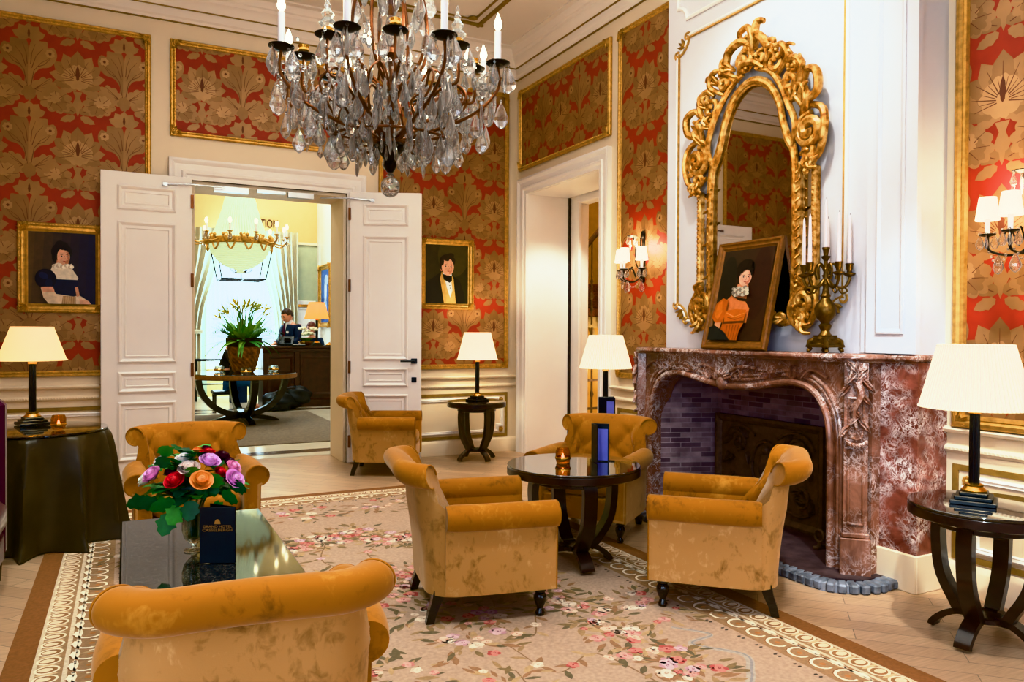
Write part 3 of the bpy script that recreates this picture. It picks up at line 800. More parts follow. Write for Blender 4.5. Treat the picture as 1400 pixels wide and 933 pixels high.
# ---------------------------------------------------------------- armchair
def make_armchair(name, label):
    root = thing(name, label, 'armchair', group='ochre velvet armchairs')
    V, VO = M['velvet'], M['velvet_out']
    # --- back: a rolled-over section swept round a U path that ends in two scrolls
    YB, T = .215, .40
    def path(s, z=.3):     # s in -1..1 -> x, y, outward normal; the wings turn fully forward low down, only part-way at the roll
        q = min(1, max(0, (z-.42)/.17)); q = q*q*(3-2*q)
        L1, RC, WG = .155+.006*q, .13, .045*(1-q); am = math.radians(90-34*q); La = RC*am
        d = abs(s)*(L1+La+WG); sg = 1 if s >= 0 else -1
        if d <= L1: x, y, nx, ny = d, 0, 0, 1
        else:
            a = min(am, (d-L1)/RC); e = max(0, d-L1-La)
            x, y, nx, ny = L1+RC*sin(a)+e*cos(am), -RC*(1-cos(a))-e*sin(am), sin(a), cos(a)
        return sg*x, YB+y, sg*nx, ny
    hr, zr = .058, .685
    def place(s, o, z):
        x, y, nx, ny = path(s, z); k = max(0, z-.13)/.55
        crown = .010*cos(PI*s/2) if z > .6 else 0
        return (x+nx*(o+.008*k), y+ny*(o+.012*k)+.062*k*k*(.4+.6*max(0, ny)), z+crown)
    def outer_o(z): return .020*max(0, (.5-z)/.37)*0+(.022 if z < .5 else .022*(1-(z-.5)/.2))
    inner = [(-.105+.05*t**1.5, .33+(zr+.012-.33)*t) for t in [i/16 for i in range(17)]]
    roll = [(.008+hr*cos(math.radians(a)), zr+hr*sin(math.radians(a))) for a in range(155, -106, -13)]
    outer = [(-.012-.0*t, .625-.0*t) for t in (0,)]+[(outer_o(.62-.49*t)-.02, .62-.49*t) for t in [i/8 for i in range(9)]]
    NS = 96; rings = []
    for i in range(NS+1):
        s = -1+2*i/NS; ring = []
        for o, z in inner:
            u = s*T/.135; v = (z-.415)/.105                       # diamond buttoning
            p = (abs(sin(PI*(u+v)/2+PI/4))*abs(sin(PI*(u-v)/2+PI/4)))**.40
            fade = min(1, max(0, (z-.36)/.05))*min(1, max(0, (zr+.02-z)/.06))*min(1, (1-abs(s))/.10)
            ring.append(place(s, o-.040*(p-.55)*fade, z))
        end = min(1, (1-abs(s))/.03)
        for o, z in roll: ring.append(place(s, .008+(o-.008)*(.9+.1*end), zr+(z-zr)*(.9+.1*end)))
        for o, z in outer: ring.append(place(s, o, z))
        rings.append(ring)
    mb = MB(); mb.loft(rings); n = len(rings[0]); j0 = len(inner)+len(roll)-3
    for q in range(NS*n):
        if j0 <= q % n < n-1: mb.m[q] = 1
    mb.build('backrest', [V, VO], root, smooth=55)
    for sg in (-1, 1):
        mb = MB(); mb.tube([(q[0], q[1]-.003, q[2]) for q in [place(sg*1.0, .008+hr*.92*cos(math.radians(a)), zr+hr*.92*sin(math.radians(a))) for a in range(180, -110, -14)]], .0042, 6)
        mb.build('scroll_piping', V, root)
    for row, z in enumerate((.468, .573)):
        for k in range(-3, 4):  # light of the added left-wall window, brightening the fireplace
            s = (k*.27+(.135 if row else 0))/T
            if abs(s) > .8: continue
            t = (z-.33)/(zr+.012-.33); mb = MB(); mb.ball(place(s, -.105+.05*t**1.5+.012, z), .011, 8, 6); mb.build('button', V, root)
    # --- arms
    PX, AX, AZ, AR = .305, .293, .490, .062
    for sg in (-1, 1):
        pr = [(.222, .14), (PX, .135), (PX+.004, .43)]
        for a in range(-62, 212, 13): pr.append((AX+AR*cos(math.radians(a)), AZ+AR*sin(math.radians(a))))
        pr += [(.226, .43)]
        def ringat(y, e=0.0):
            k = max(0, y-.02)/.13; return [(sg*(p[0]-(.016*k if p[0] > .26 else 0)), y, p[1]) for p in offset(pr, e)]
        R = [ringat(-.330, .016), ringat(-.336, .010), ringat(-.337, .004), ringat(-.331, 0)]+[ringat(-.31+.07*i, 0) for i in range(7)]+[ringat(.15, .004)]
        mb = MB(); mb.loft(R); n = len(pr)
        for q in range((len(R)-1)*n):
            if q % n in (0, 1, 2): mb.m[q] = 1
        mb.build('arm', [V, VO], root, smooth=50)
        mb = MB(); mb.tube([(sg*p[0], -.334, p[1]) for p in offset(pr, .003)], .0042, 6); mb.build('arm_piping', V, root)
    mb = MB(); mb.box(-.27, .27, -.31, .16, .135, .29, bev=.012); mb.build('seat_base', V, root)
    mb = MB(); mb.box(-.224, .224, -.328, -.30, .135, .285, bev=.008); mb.build('apron', V, root)
    mb = MB(); rings = []
    for a, z in [(.02, 0), (.0, .015), (-.003, .045), (.0, .07), (.014, .092), (.045, .106), (.10, .114), (.18, .118)]:
        P = []
        for i in range(40):
            th = 2*PI*i/40; c, s_ = cos(th), sin(th); k = (abs(c)**6+abs(s_)**6)**(-1/6)
            P.append(((.222-a)*c*k, -.10+(.232-a)*s_*k, .288+z))
        rings.append(P)
    mb.loft(rings); mb.build('seat_cushion', V, root, smooth=60)
    prof = [(.018, 0), (.022, .012), (.017, .022), (.013, .034), (.022, .055), (.029, .078), (.028, .095), (.019, .107), (.026, .114), (.026, .124), (.02, .14)]
    for sg in (-1, 1):
        mb = MB(); mb.lathe(prof, 16, (sg*.255, -.275, 0)); mb.build('leg', M['ebony'], root)
        mb = MB(); mb.loft([[(sg*.215+dx*w+sg*q*.25, .165+q+dy*w, z) for dx, dy in ((-1,-1),(1,-1),(1,1),(-1,1))] for z, q, w in ((0, .042, .017), (.05, .03, .019), (.10, .012, .022), (.15, 0, .025))])
        mb.build('leg', M['ebony'], root, smooth=20)
    return root

RZ = .0055
ch = make_armchair('armchair', 'ochre velvet tufted armchair behind the rose bouquet, facing the low granite table')
def fang(fx, fy): return math.atan2(fx, -fy)     # yaw that turns local -Y to (fx, fy)
ch.scale = (1.045, 1.05, .965)
ch.location = (.35, 4.82, RZ); ch.rotation_euler.z = fang(.03, -1)
CH = [
 ((2.12, 6.87), (.90, -.43), 'ochre velvet armchair in front of the right door leaf, near the corner side table', 0),
 ((1.46, 3.35), (.98, -.19), 'ochre velvet armchair with its back to the low granite table, facing the round table', .0055),
 ((2.79, 4.25), (-.80, -.60), 'ochre velvet armchair behind the round table, against the left jamb of the fireplace', .003),
 ((2.665, 2.86), (-.70, .71), 'ochre velvet armchair in front of the fireplace opening, turned away from the hearth', .0055),
 ((.295, 2.14), (.10, 1), 'ochre velvet armchair seen from behind, closest of all to the viewer', .0055),
]
for (x, y), f, lab, z in CH: copy_tree(ch, (x, y, z), fang(*f), lab)

# ---------------------------------------------------------------- sofa at the left edge
so = thing('sofa', 'aubergine purple velvet sofa with tall square end at the left wall', 'sofa', (-.935, 3.73, 0))
mb = MB(); mb.box(-.40, .38, .92, 1.04, .12, .94, bev=.03); mb.build('end_arm', M['purple'], so)
mb = MB(); mb.box(-.40, .38, -1.04, -.92, .12, .94, bev=.03); mb.build('end_arm', M['purple'], so)
mb = MB(); mb.box(-.42, -.24, -.93, .93, .12, .94, bev=.03); mb.build('backrest', M['purple'], so)
mb = MB(); mb.box(-.26, .38, -.93, .93, .11, .27, bev=.02); mb.build('seat_base', M['purple'], so)
for a, b in ((-.925, -.31), (-.305, .305), (.31, .925)):
    mb = MB(); mb.box(-.25, .395, a, b, .275, .43, bev=.035); mb.build('seat_cushion', M['purple'], so, smooth=50)
for x in (-.36, .34):
    for y in (-.96, .96):
        mb = MB(); mb.lathe([(.018, 0), (.026, .12)], 10, (x, y, 0)); mb.build('leg', M['ebony'], so)
# ---------------------------------------------------------------- curved-leg round tables
def round_table(name, label, loc, rz, R, H, nleg, spread, group=None, legw=.05, topmat='tabletop', thick=.045):
    t = thing(name, label, 'table', (loc[0], loc[1], loc[2] if len(loc) > 2 else 0), rz, group)
    mb = MB(); mb.lathe([(R-.012, H-.012-thick), (R, H-.012-thick+.006), (R, H-.016), (R-.004, H-.012)], 64); mb.build('table_top', M['wenge'], t, smooth=40)
    mb = MB(); mb.lathe([(R-.002, H-.0115), (R, H-.009), (R, H-.003), (R-.003, H)], 64); mb.build('glass_top', M['tabletop'], t, smooth=40)
    a = R*.62
    mb = MB(); mb.lathe([(a, H-.10), (a+.01, H-.095), (a+.01, H-.055), (a, H-.05)], 48); mb.build('apron_ring', M['wenge'], t)
    for k in range(nleg):
        an = 2*PI*k/nleg; ca, sa = cos(an), sin(an)
        def bar(pts, name, w, th):
            P = bez(pts, 8); rings = []
            for i, p in enumerate(P):
                q0, q1 = P[max(0, i-1)], P[min(len(P)-1, i+1)]
                d = Vector((q1[0]-q0[0], q1[1]-q0[1])).normalized(); nx, nz = -d.y, d.x
                ring = []
                for s, h in ((-1, -1), (1, -1), (1, 1), (-1, 1)):
                    r = p[0]+nx*h*th/2; z = p[1]+nz*h*th/2; l = s*w/2
                    ring.append((r*ca-l*sa, r*sa+l*ca, z))
                rings.append(ring)
            mb = MB(); mb.loft(rings); return mb.build(name, M['wenge'], t, smooth=30)
        S = spread
        bar([(a*.98, H-.06), (a*1.03, H*.72), (a*.93, H*.45), (a*.6, H*.24), (S*.42, H*.17)], 'leg', legw, .04)
        bar([(S*.25, H*.185), (S*.5, H*.175), (S*.78, H*.12), (S*.97, .03), (S, .012)], 'foot', legw, .026)
    mb = MB(); mb.lathe([(S*.36, H*.155), (S*.38, H*.16), (S*.38, H*.19), (S*.36, H*.195)], 32); mb.build('base_disc', M['wenge'], t)
    return t
round_table('round_table', 'dark round pedestal table with mirror-like top between three ochre armchairs', (2.235, 3.63, .0055), math.radians(-100), .372, .560, 4, .215, legw=.075)
round_table('side_table', 'small dark round table with curved legs in the corner by the tall doorway', (3.17, 7.02), math.radians(-80), .298, .60, 4, .205, 'dark curved-leg side tables')
round_table('side_table', 'dark round side table with curved legs to the right of the marble fireplace', (3.25, 1.955), math.radians(10), .295, .58, 4, .205, 'dark curved-leg side tables', .062)
round_table('side_table', 'dark round side table mostly hidden behind the armchair at the left jamb of the fireplace', (3.36, 4.98), math.radians(-30), .27, .58, 4, .23, 'dark curved-leg side tables')

# ---------------------------------------------------------------- low granite table
ct = thing('coffee_table', 'low rectangular table topped with polished black granite in front of the bouquet armchair', 'table', (.275, 3.19, .0055))
mb = MB(); mb.box(-.295, .295, -.60, .60, .400, .4445, bev=.006); mb.build('granite_top', M['granite'], ct)
mb = MB(); mb.box(-.25, .25, -.55, .55, .334, .400); mb.build('apron', M['ebony'], ct)
for x in (-.22, .22):
    for y in (-.52, .52):
        mb = MB(); mb.box(x-.03, x+.03, y-.03, y+.03, 0, .334, bev=.006); mb.build('leg', M['ebony'], ct)

# ---------------------------------------------------------------- draped table
dt = thing('draped_table', 'glass-topped round table under a floor-length black cloth beside the purple sofa', 'table', (-.50, 5.50, .0055))
def drape(u, v):
    a = 2*PI*u
    if v < .25:
        r = .395*v/.25; return (r*cos(a), r*sin(a), .668)
    t = (v-.25)/.75
    fold = (1-abs(sin(6.5*a+.8*sin(3*a)+.25*t)))**1.2
    r = .40+.004*t+t**.6*(.15*fold-.025)+.035*max(0, t-.88)*8*fold
    return (r*cos(a), r*sin(a), max(.004, .668-.006*0-(.664)*t))
mb = MB(); mb.grid(drape, 260, 32); o = mb.build('black_cloth', M['blackfab'], dt, smooth=80)
mb = MB(); mb.lathe([(.398, .672), (.402, .675), (.402, .682), (.398, .685)], 64); mb.build('glass_top', M['tabletop'], dt)
mb = MB(); mb.lathe([(.03, 0), (.03, .66)], 10); mb.build('table_post', M['ebony'], dt)

# ---------------------------------------------------------------- table lamps
def table_lamp(label, loc, rz, s, rb, rt, hs, zs, shademat, pleat=0, base=.085, col_r=.021, colmat='black', energy=10):
    """base on the table; shade from z=zs to zs+hs"""
    t = thing('table_lamp', label, 'lamp', loc, rz, 'column table lamps')
    mb = MB(); b = base
    mb.box(-b, b, -b, b, 0, .018, bev=.003); mb.box(-b*.82, b*.82, -b*.82, b*.82, .018, .034, bev=.003); mb.box(-b*.62, b*.62, -b*.62, b*.62, .034, .05, bev=.004)
    mb.build('stepped_base', M[colmat], t)
    mb = MB(); mb.lathe([(b*.56, .05), (b*.58, .056), (b*.46, .066), (b*.40, .072), (b*.44, .08), (col_r*1.1, .086)], 24); mb.build('brass_foot', M['brass'], t)
    mb = MB(); n = 48; zt = zs-.0
    def ring(z, k=1): return [((col_r*k)*(1-.1*(.5+.5*cos(12*2*PI*i/n)))*cos(2*PI*i/n), (col_r*k)*(1-.1*(.5+.5*cos(12*2*PI*i/n)))*sin(2*PI*i/n), z) for i in range(n)]
    mb.loft([ring(.084), ring((zt+.084)/2), ring(zt-.02, .94)]); mb.build('fluted_column', M[colmat], t)
    mb = MB(); mb.lathe([(col_r*1.0, zt-.025), (col_r*1.25, zt-.02), (col_r*1.1, zt), (col_r*1.45, zt+.012), (col_r*1.3, zt+.02), (.006, zt+.025), (.006, zt+hs-.02)], 16); mb.build('brass_capital', M['brass'], t)
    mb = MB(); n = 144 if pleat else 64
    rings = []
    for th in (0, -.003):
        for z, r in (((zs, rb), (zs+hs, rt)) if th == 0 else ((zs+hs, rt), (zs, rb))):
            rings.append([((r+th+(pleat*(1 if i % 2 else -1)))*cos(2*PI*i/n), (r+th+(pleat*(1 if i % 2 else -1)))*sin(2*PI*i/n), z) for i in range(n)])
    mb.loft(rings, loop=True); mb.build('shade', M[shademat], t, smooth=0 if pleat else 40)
    mb = MB()
    for z, r in ((zs+.004, rb), (zs+hs-.004, rt)):
        mb = MB(); mb.tube([((r+.001)*cos(2*PI*i/48), (r+.001)*sin(2*PI*i/48), z) for i in range(48)], .0035, 5, loop=True); mb.build('shade_trim', M[shademat], t)
    mb = MB(); mb.ball((0, 0, zs+hs*.45), (.03, .03, .042), 10, 8); mb.build('bulb', M['bulb3'], t)
    lamp_light('lamp_glow', (loc[0], loc[1], loc[2]+zs+hs*.45+.07), energy, (1, .80, .52), .05)
    return t
table_lamp('table lamp with plain cream shade on the draped table at the left', (-.53, 5.70, .695), .3, 1, .193, .118, .215, .41, 'shade', energy=20)
table_lamp('table lamp with white shade on the small corner table', (3.19, 7.05, .60), .3, 1, .205, .135, .275, .42, 'shadew', energy=20)
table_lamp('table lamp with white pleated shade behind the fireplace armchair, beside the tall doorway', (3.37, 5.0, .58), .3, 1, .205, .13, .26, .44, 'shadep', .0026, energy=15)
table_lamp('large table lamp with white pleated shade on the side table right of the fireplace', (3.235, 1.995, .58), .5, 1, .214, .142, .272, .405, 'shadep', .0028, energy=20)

# ---------------------------------------------------------------- small table-top things
def tealight(label, loc, mat='amberglass', lit=True, s=1.0):
    t = thing('candle_holder', label, 'candle holder', loc, 0, 'glass tealight holders')
    mb = MB(); mb.lathe([(.030*s, 0), (.037*s, .006), (.041*s, .03), (.041*s, .062), (.034*s, .085), (.031*s, .085), (.037*s, .06), (.037*s, .03), (.033*s, .01), (.0, .008)], 24, cap=True); mb.build('glass_cup', M[mat], t)
    mb = MB(); mb.lathe([(.019*s, .009), (.019*s, .022), (.0, .022)], 16); mb.build('tealight', M['candle'], t)
    if lit:
        mb = MB(); mb.lathe([(.001, .024), (.007*s, .032), (.006*s, .04), (.001, .055)], 8); mb.build('flame', M['flame'], t)
    mb = MB(); mb.lathe([(.042*s, .022), (.044*s, .026), (.044*s, .034), (.042*s, .038)], 24, cap=False); mb.build('brass_band', M['brass'], t)
    return t
tealight('amber glass tealight holder glowing on the dark round table', (2.19, 3.67, .566))
tealight('amber glass tealight holder on the draped table beneath the lamp', (-.365, 5.38, .696))

def menu(label, loc, rz, opened, w=.125, h=.20, showin=False):
    m = thing('menu_card', label, 'menu', loc, rz, 'standing menu folders')
    th = .004
    for sg in (0, 1):
        a = opened/2*(1 if sg else -1)
        mb = MB(); mb.box(0, w, -th/2, th/2, 0, h, bev=.001); c = mb.build('cover', M['menu'], m, rot=(0, 0, a))
        mb = MB(); mb.box(.006, w-.004, *((-th/2-.0025, -th/2-.0004) if sg else (th/2+.0004, th/2+.0025)), .006, h-.008); mb.build('sheet', M['pages'] if not showin else M['menu_panel'], m, rot=(0, 0, a))
    return m
# ---------------------------------------------------------------- marble fireplace (local: x = 3.65 - Y, -y into the room)
fp = tag(thing('fireplace_surround', 'carved brown-red marble fireplace surround with wavy arched opening', 'fireplace', (3.53, 3.65, 0), WR))
AY = [(4.415, 0), (4.418, .60), (4.40, .80), (4.35, .92), (4.27, .985), (4.157, 1.012), (4.04, 1.004), (3.90, .98), (3.757, .958), (3.62, .95), (3.44, .96), (3.29, .985), (3.17, 1.003), (3.08, 1.0), (3.0, .975), (2.94, .92), (2.90, .84), (2.884, .73), (2.88, .5), (2.878, 0)]
arch = [(3.65-y, z) for y, z in AY]
ac = [(p[0], p[1]) for p in bez([(a, b, 0) for a, b in arch], 4)]
mb = MB()
outl = [(-.86, 0)]+ac+[(.86, 0), (.86, 1.15), (-.86, 1.15)]
n = len(outl)
mb.prism(outl, 0, -.14, 'y'); mb.build('surround', M['marble'], fp, smooth=20)
def soff(off, dy, r, name):
    P = []
    for i in range(len(ac)):
        a, b = ac[max(0, i-1)], ac[min(len(ac)-1, i+1)]
        d = math.hypot(b[0]-a[0], b[1]-a[1]) or 1
        P.append((ac[i][0]-(b[1]-a[1])/d*off, dy, ac[i][1]+(b[0]-a[0])/d*off))
    P = [(p[0], p[1], max(.0, p[2])) for p in P]
    mb = MB(); mb.tube(P, r, 10); return mb.build(name, M['marble'], fp)
soff(.018, -.15, .020, 'arch_moulding'); soff(.062, -.142, .012, 'arch_moulding'); soff(.085, -.142, .014, 'arch_moulding')
# frieze carving: scallop, acanthus and C scrolls
mb = MB()
for k in range(-4, 5):
    a = PI/2+k*.3; mb.tube([(-.04+.015*cos(a), -.165, 1.0+.012*sin(a)), (-.04+.05*cos(a), -.175, 1.0+.045*sin(a)), (-.04+.085*cos(a), -.158, 1.0+.075*sin(a))], [.007, .012, .008], 6)
mb.ball((-.04, -.16, .985), (.05, .03, .045), 12, 8)
mb.build('scallop_cartouche', M['marble'], fp)
mb = MB()
for s in (-1, 1):
    c = -.04
    mb.tube(spiral(c+s*.13, 1.035, .045, 1.3, PI if s > 0 else 0, -s, y=-.15), .011, 6)
    mb.tube(bez([(c+s*.05, -.15, 1.06), (c+s*.16, -.155, 1.095), (c+s*.30, -.15, 1.085), (c+s*.42, -.145, 1.055)], 6), [.016-.0005*i for i in range(19)], 6)
    for i in range(7): leaf(mb, c+s*(.10+.055*i), 1.055+.02*sin(i), (PI/2-s*(.5+.12*i)), .08-.004*i, .032, -.145, .12)
    mb.tube(spiral(c+s*.56, 1.07, .05, 1.2, 0 if s > 0 else PI, s, y=-.145), .010, 6)
    for i in range(4): leaf(mb, c+s*(.55+.03*i), 1.05, PI/2-s*(.2+.3*i), .07, .03, -.142, .1)
    mb.tube(bez([(c+s*.62, -.145, 1.05), (c+s*.70, -.15, 1.10), (c+s*.80, -.145, 1.06)], 6), .012, 6)
mb.build('frieze_carving', M['marble'], fp)
# canted console pilasters at both ends
for s in (-1, 1):
    pr = tag(thing('canted_pilaster', None, None, (s*.905, -.105, 0), s*PI/4)); pr.parent = fp
    mb = MB()
    mb.box(-.075, .075, -.075, .06, 0, .235, bev=.004); mb.box(-.068, .068, -.066, .06, .235, .262, bev=.006); mb.box(-.058, .058, -.050, .06, .262, 1.15)
    mb.build('pilaster_shaft', M['marble'], pr)
    mb = MB()
    P = rect(-.042, .042, .30, .70); mb.frame(P, [(0, 0), (0, .006), (.006, .009), (.012, .006), (.014, 0)], y=-.05)
    P = [(-.042, .80), (-.03, .755), (0, .74), (.03, .755), (.042, .80), (.042, .97), (-.042, .97)]
    mb.frame(P, [(0, 0), (0, .01), (.006, .013), (.012, .01), (.014, 0)], y=-.05)
    mb.tube([(-.05, -.052, .74), (-.03, -.07, .725), (0, -.075, .72), (.03, -.07, .725), (.05, -.052, .74)], .012, 6)
    mb.tube(spiral(0, 1.09, .042, 1.5, -PI/2, s, y=-.06), [.015-.0004*i for i in range(23)], 6)
    mb.tube(bez([(0, -.07, 1.05), (.02, -.08, .98), (-.012, -.075, .90), (.0, -.06, .80)], 6), [.022-.0007*i for i in range(19)], 6)
    for i in range(9): leaf(mb, .035*sin(i*2.2), 1.10-.035*i, -PI/2+(.7 if i % 2 else -.7), .085, .04, -.055, .12)
    for i in range(3): leaf(mb, .0, 1.06+.02*i, PI/2+(i-1)*.7, .08, .04, -.055, .1)
    mb.build('pilaster_carving', M['marble'], pr)
mb = MB()      # side returns back to the breast
mb.box(.86, .985, -.075, 0, 0, 1.15); mb.build('side_return', M['marble'], fp)
mb = MB(); mb.box(-.985, -.86, -.075, 0, 0, 1.15); mb.build('side_return', M['marble'], fp)
# shelf
pl = [(-1.02, 0), (-1.02, -.07), (-.97, -.14), (-.90, -.20), (.90, -.20), (1.0, -.11), (1.035, -.035), (1.21, -.035), (1.21, .20), (1.16, .20), (1.16, 0)]
mb = MB(); rings = []
for e, z in ((.022, 1.15), (.022, 1.157), (.008, 1.163), (.0, 1.172), (0, 1.182), (.006, 1.192), (.012, 1.195)):
    rings.append([(p[0], p[1], z) for p in offset(pl, e)])
mb.loft(rings); mb.build('mantel_shelf', M['marble'], fp, smooth=40)

# hearth: slab + rounded brick edging
hs = tag(MB().prism([(4.43, 3.86), (2.80, 3.86)] and [(3.86, 4.43), (3.42, 4.43), (3.25, 4.1), (3.19, 3.6), (3.19, 2.75), (3.35, 2.62), (3.52, 2.62), (3.52, 2.80), (3.86, 2.9)], 0, .046, 'z').build('hearth_slab', M['hearth']), 'dark brick hearth slab inside the fireplace opening', 'hearth')
mb = MB(); pth = bez([(3.52, 4.80, 0), (3.36, 4.76, 0), (3.26, 4.56, 0), (3.21, 4.15, 0), (3.17, 3.7, 0), (3.165, 3.3, 0), (3.165, 2.80, 0), (3.20, 2.66, 0), (3.33, 2.575, 0), (3.50, 2.585, 0)], 12)
acc = 0; last = pth[0]; nxt = .03; cum = [0]
for a, b in zip(pth, pth[1:]): cum.append(cum[-1]+math.hypot(b[0]-a[0], b[1]-a[1]))
d = .03; k = 0
eb = thing('hearth_edging', 'row of rounded blue-grey bricks edging the fireplace hearth', 'hearth edging', (3.165, 3.5, 0))
mb = MB()
while d < cum[-1]:
    i = max(j for j in range(len(cum)-1) if cum[j] <= d); t = (d-cum[i])/(cum[i+1]-cum[i]); a, b = pth[i], pth[i+1]
    x, y = a[0]+(b[0]-a[0])*t, a[1]+(b[1]-a[1])*t; an = math.atan2(b[1]-a[1], b[0]-a[0])
    mb.at((x-3.165, y-3.5, .0265+.002*sin(k*3)), (0, 0, an)); mb.box(-.0225, .0225, -.045, .045, -.026, .022, bev=.009); d += .05; k += 1
mb.at(); mb.build('edging_brick', M['cobble'], eb, smooth=0)
mb = MB(); mb.loft([[(p[0]+dx-3.165, p[1]-3.5, z) for dx, z in ((-.036, 0), (-.036, .040), (.05, .040), (.05, 0))] for p in pth[10:-14]]); mb.build('mortar', M['mortar'], eb)
# iron fireback leaning on the brick back
fb = thing('fireback', 'black cast-iron fireback plate with scrolled relief at the back of the fireplace', 'fireback', (3.845, 3.745, .046), WR)
mb = MB(); mb.box(-.475, .475, -.03, 0, 0, .68, bev=.006); mb.build('plate', M['iron'], fb)
mb = MB(); mb.frame(rect(-.475, .475, 0, .68), [(0, .03), (0, .05), (.02, .055), (.04, .045), (.05, .03)]); mb.build('raised_border', M['iron'], fb)
mb = MB()
mb.tube([(.13*cos(a), -.036, .36+.17*sin(a)) for a in [2*PI*i/28 for i in range(28)]], .013, 6, loop=True)
mb.ball((0, -.03, .37), (.07, .03, .10), 12, 8); mb.ball((0, -.035, .47), (.035, .03, .035), 10, 6)
for s in (-1, 1):
    mb.tube(spiral(s*.26, .50, .085, 1.6, 0 if s > 0 else PI, s, y=-.034), .012, 6); mb.tube(spiral(s*.29, .20, .075, 1.5, PI/2, -s, y=-.034), .012, 6)
    mb.tube(bez([(s*.1, -.034, .56), (s*.2, -.034, .61), (s*.33, -.034, .60), (s*.40, -.034, .52)], 6), .011, 6)
    mb.tube(bez([(s*.08, -.034, .17), (s*.15, -.034, .11), (s*.3, -.034, .09), (s*.40, -.034, .14)], 6), .011, 6)
    for i in range(9): leaf(mb, s*(.14+.03*i), .36+.18*sin(i*1.3), PI/2-s*(.3+.35*i), .09, .045, -.03, .08)
mb.build('relief', M['iron'], fb)
ad = thing('firedog', 'small iron ring-topped firedog standing on the hearth at the right', 'firedog', (3.66, 3.12, .046))
mb = MB(); mb.box(-.10, .10, -.015, .015, 0, .02, bev=.004); mb.build('bar', M['iron'], ad)
mb = MB(); mb.tube([(-.06, .03*cos(a), .075+.035*sin(a)) for a in [2*PI*i/20 for i in range(20)]], .008, 6, loop=True); mb.lathe([(.012, .02), (.009, .04)], 8, (-.06, 0, 0)); mb.build('ring_finial', M['iron'], ad)

# ---------------------------------------------------------------- gilt rococo mirror (local x = 3.57 - Y)
mi = thing('wall_mirror', 'tall ornate gilt rococo mirror above the fireplace', 'mirror', (3.53, 3.57, 0), WR)
# inner glass outline (x, z)
G = [(-.355, 1.42), (-.365, 1.90), (-.355, 2.33), (-.30, 2.46), (-.265, 2.55), (-.235, 2.66), (-.16, 2.79), (-.05, 2.86), (.05, 2.86), (.15, 2.80), (.225, 2.68), (.255, 2.56), (.295, 2.45), (.345, 2.33), (.355, 1.90), (.345, 1.42)]
g = [(p[0], p[1]) for p in bez([(a, b, 0) for a, b in G], 4)]
mb = MB(); mb.poly(g[::-1] if False else g, -.03); mb.poly(rect(-.47, -.38, 1.50, 2.24), -.025); mb.poly(rect(.38, .47, 1.50, 2.24), -.025)
mb.build('mirror_glass', M['mirror'], mi, smooth=0)
mb = MB(); mb.tube([(a, -.045, b) for a, b in g], .021, 8); mb.tube([(a*.955, -.045, 1.42+(b-1.42)*.985) for a, b in g], .008, 6)
mb.tube([(a*1.06, -.05, 1.42+(b-1.42)*1.015) for a, b in g], .010, 6)
mb.build('inner_frame', M['gilt'], mi)
mb = MB()
for s in (-1, 1):
    mb.box(s*.485-.017, s*.485+.017, -.05, 0, 1.46, 2.26, bev=.008)
    mb.box(s*.375-.012, s*.375+.012, -.05, 0, 1.46, 2.30, bev=.006)
    for i in range(26): mb.ball((s*.485, -.05, 1.49+.029*i), (.012, .008, .014), 6, 4)
    for i in range(14):
        z = 1.50+.055*i; mb.tube([(s*.375-.02, -.05, z), (s*.375, -.062, z+.02), (s*.375+.02, -.05, z+.04)], .007, 5)
        if i % 2: leaf(mb, s*.375, z+.02, (0 if i % 4 == 1 else PI)+.5, .05, .022, -.05, .15)
mb.build('side_pilaster', M['gilt'], mi)
rnd = random.Random(5)
mb = MB()
def cs(x, z, r, turns, a0, sg, th=.02, y=-.055, dy=-.03):
    pts = spiral(x, z, r, turns, a0, sg, n=26, y=y, dy=dy); mb.tube(pts, [th*(.5+.5*sin(PI*min(1, .12+i/26*.8))) for i in range(27)], 7)
def C_(pts, th, n=7):
    P = bez([(x, -y, z) for x, y, z in pts], 7); N = len(P)
    mb.tube(P, [th*(.45+.55*sin(PI*(.12+.8*i/(N-1)))) for i in range(N)], n)
def flame(x, z, a, L, W, s):
    """acanthus frond: three curling tubes fanned from one base with a leaf between"""
    for d, k in ((-.45, .75), (0, 1), (.45, .7)):
        A = a+d; q = L*k
        C_([(x, .05, z), (x+q*.4*cos(A), .085, z+q*.4*sin(A)), (x+q*.8*cos(A+.25*s), .10, z+q*.8*sin(A+.25*s)), (x+q*cos(A+.6*s), .085, z+q*sin(A+.6*s))], W)
    leaf(mb, x, z, a, L*.8, W*3.4, -.05, .3)
def knots(x, z, n, r, sd):
    q = random.Random(sd)
    for i in range(n): mb.ball((x+q.uniform(-r, r), -.06-q.uniform(0, .03), z+q.uniform(-r, r)), q.uniform(.012, .022), 7, 5)
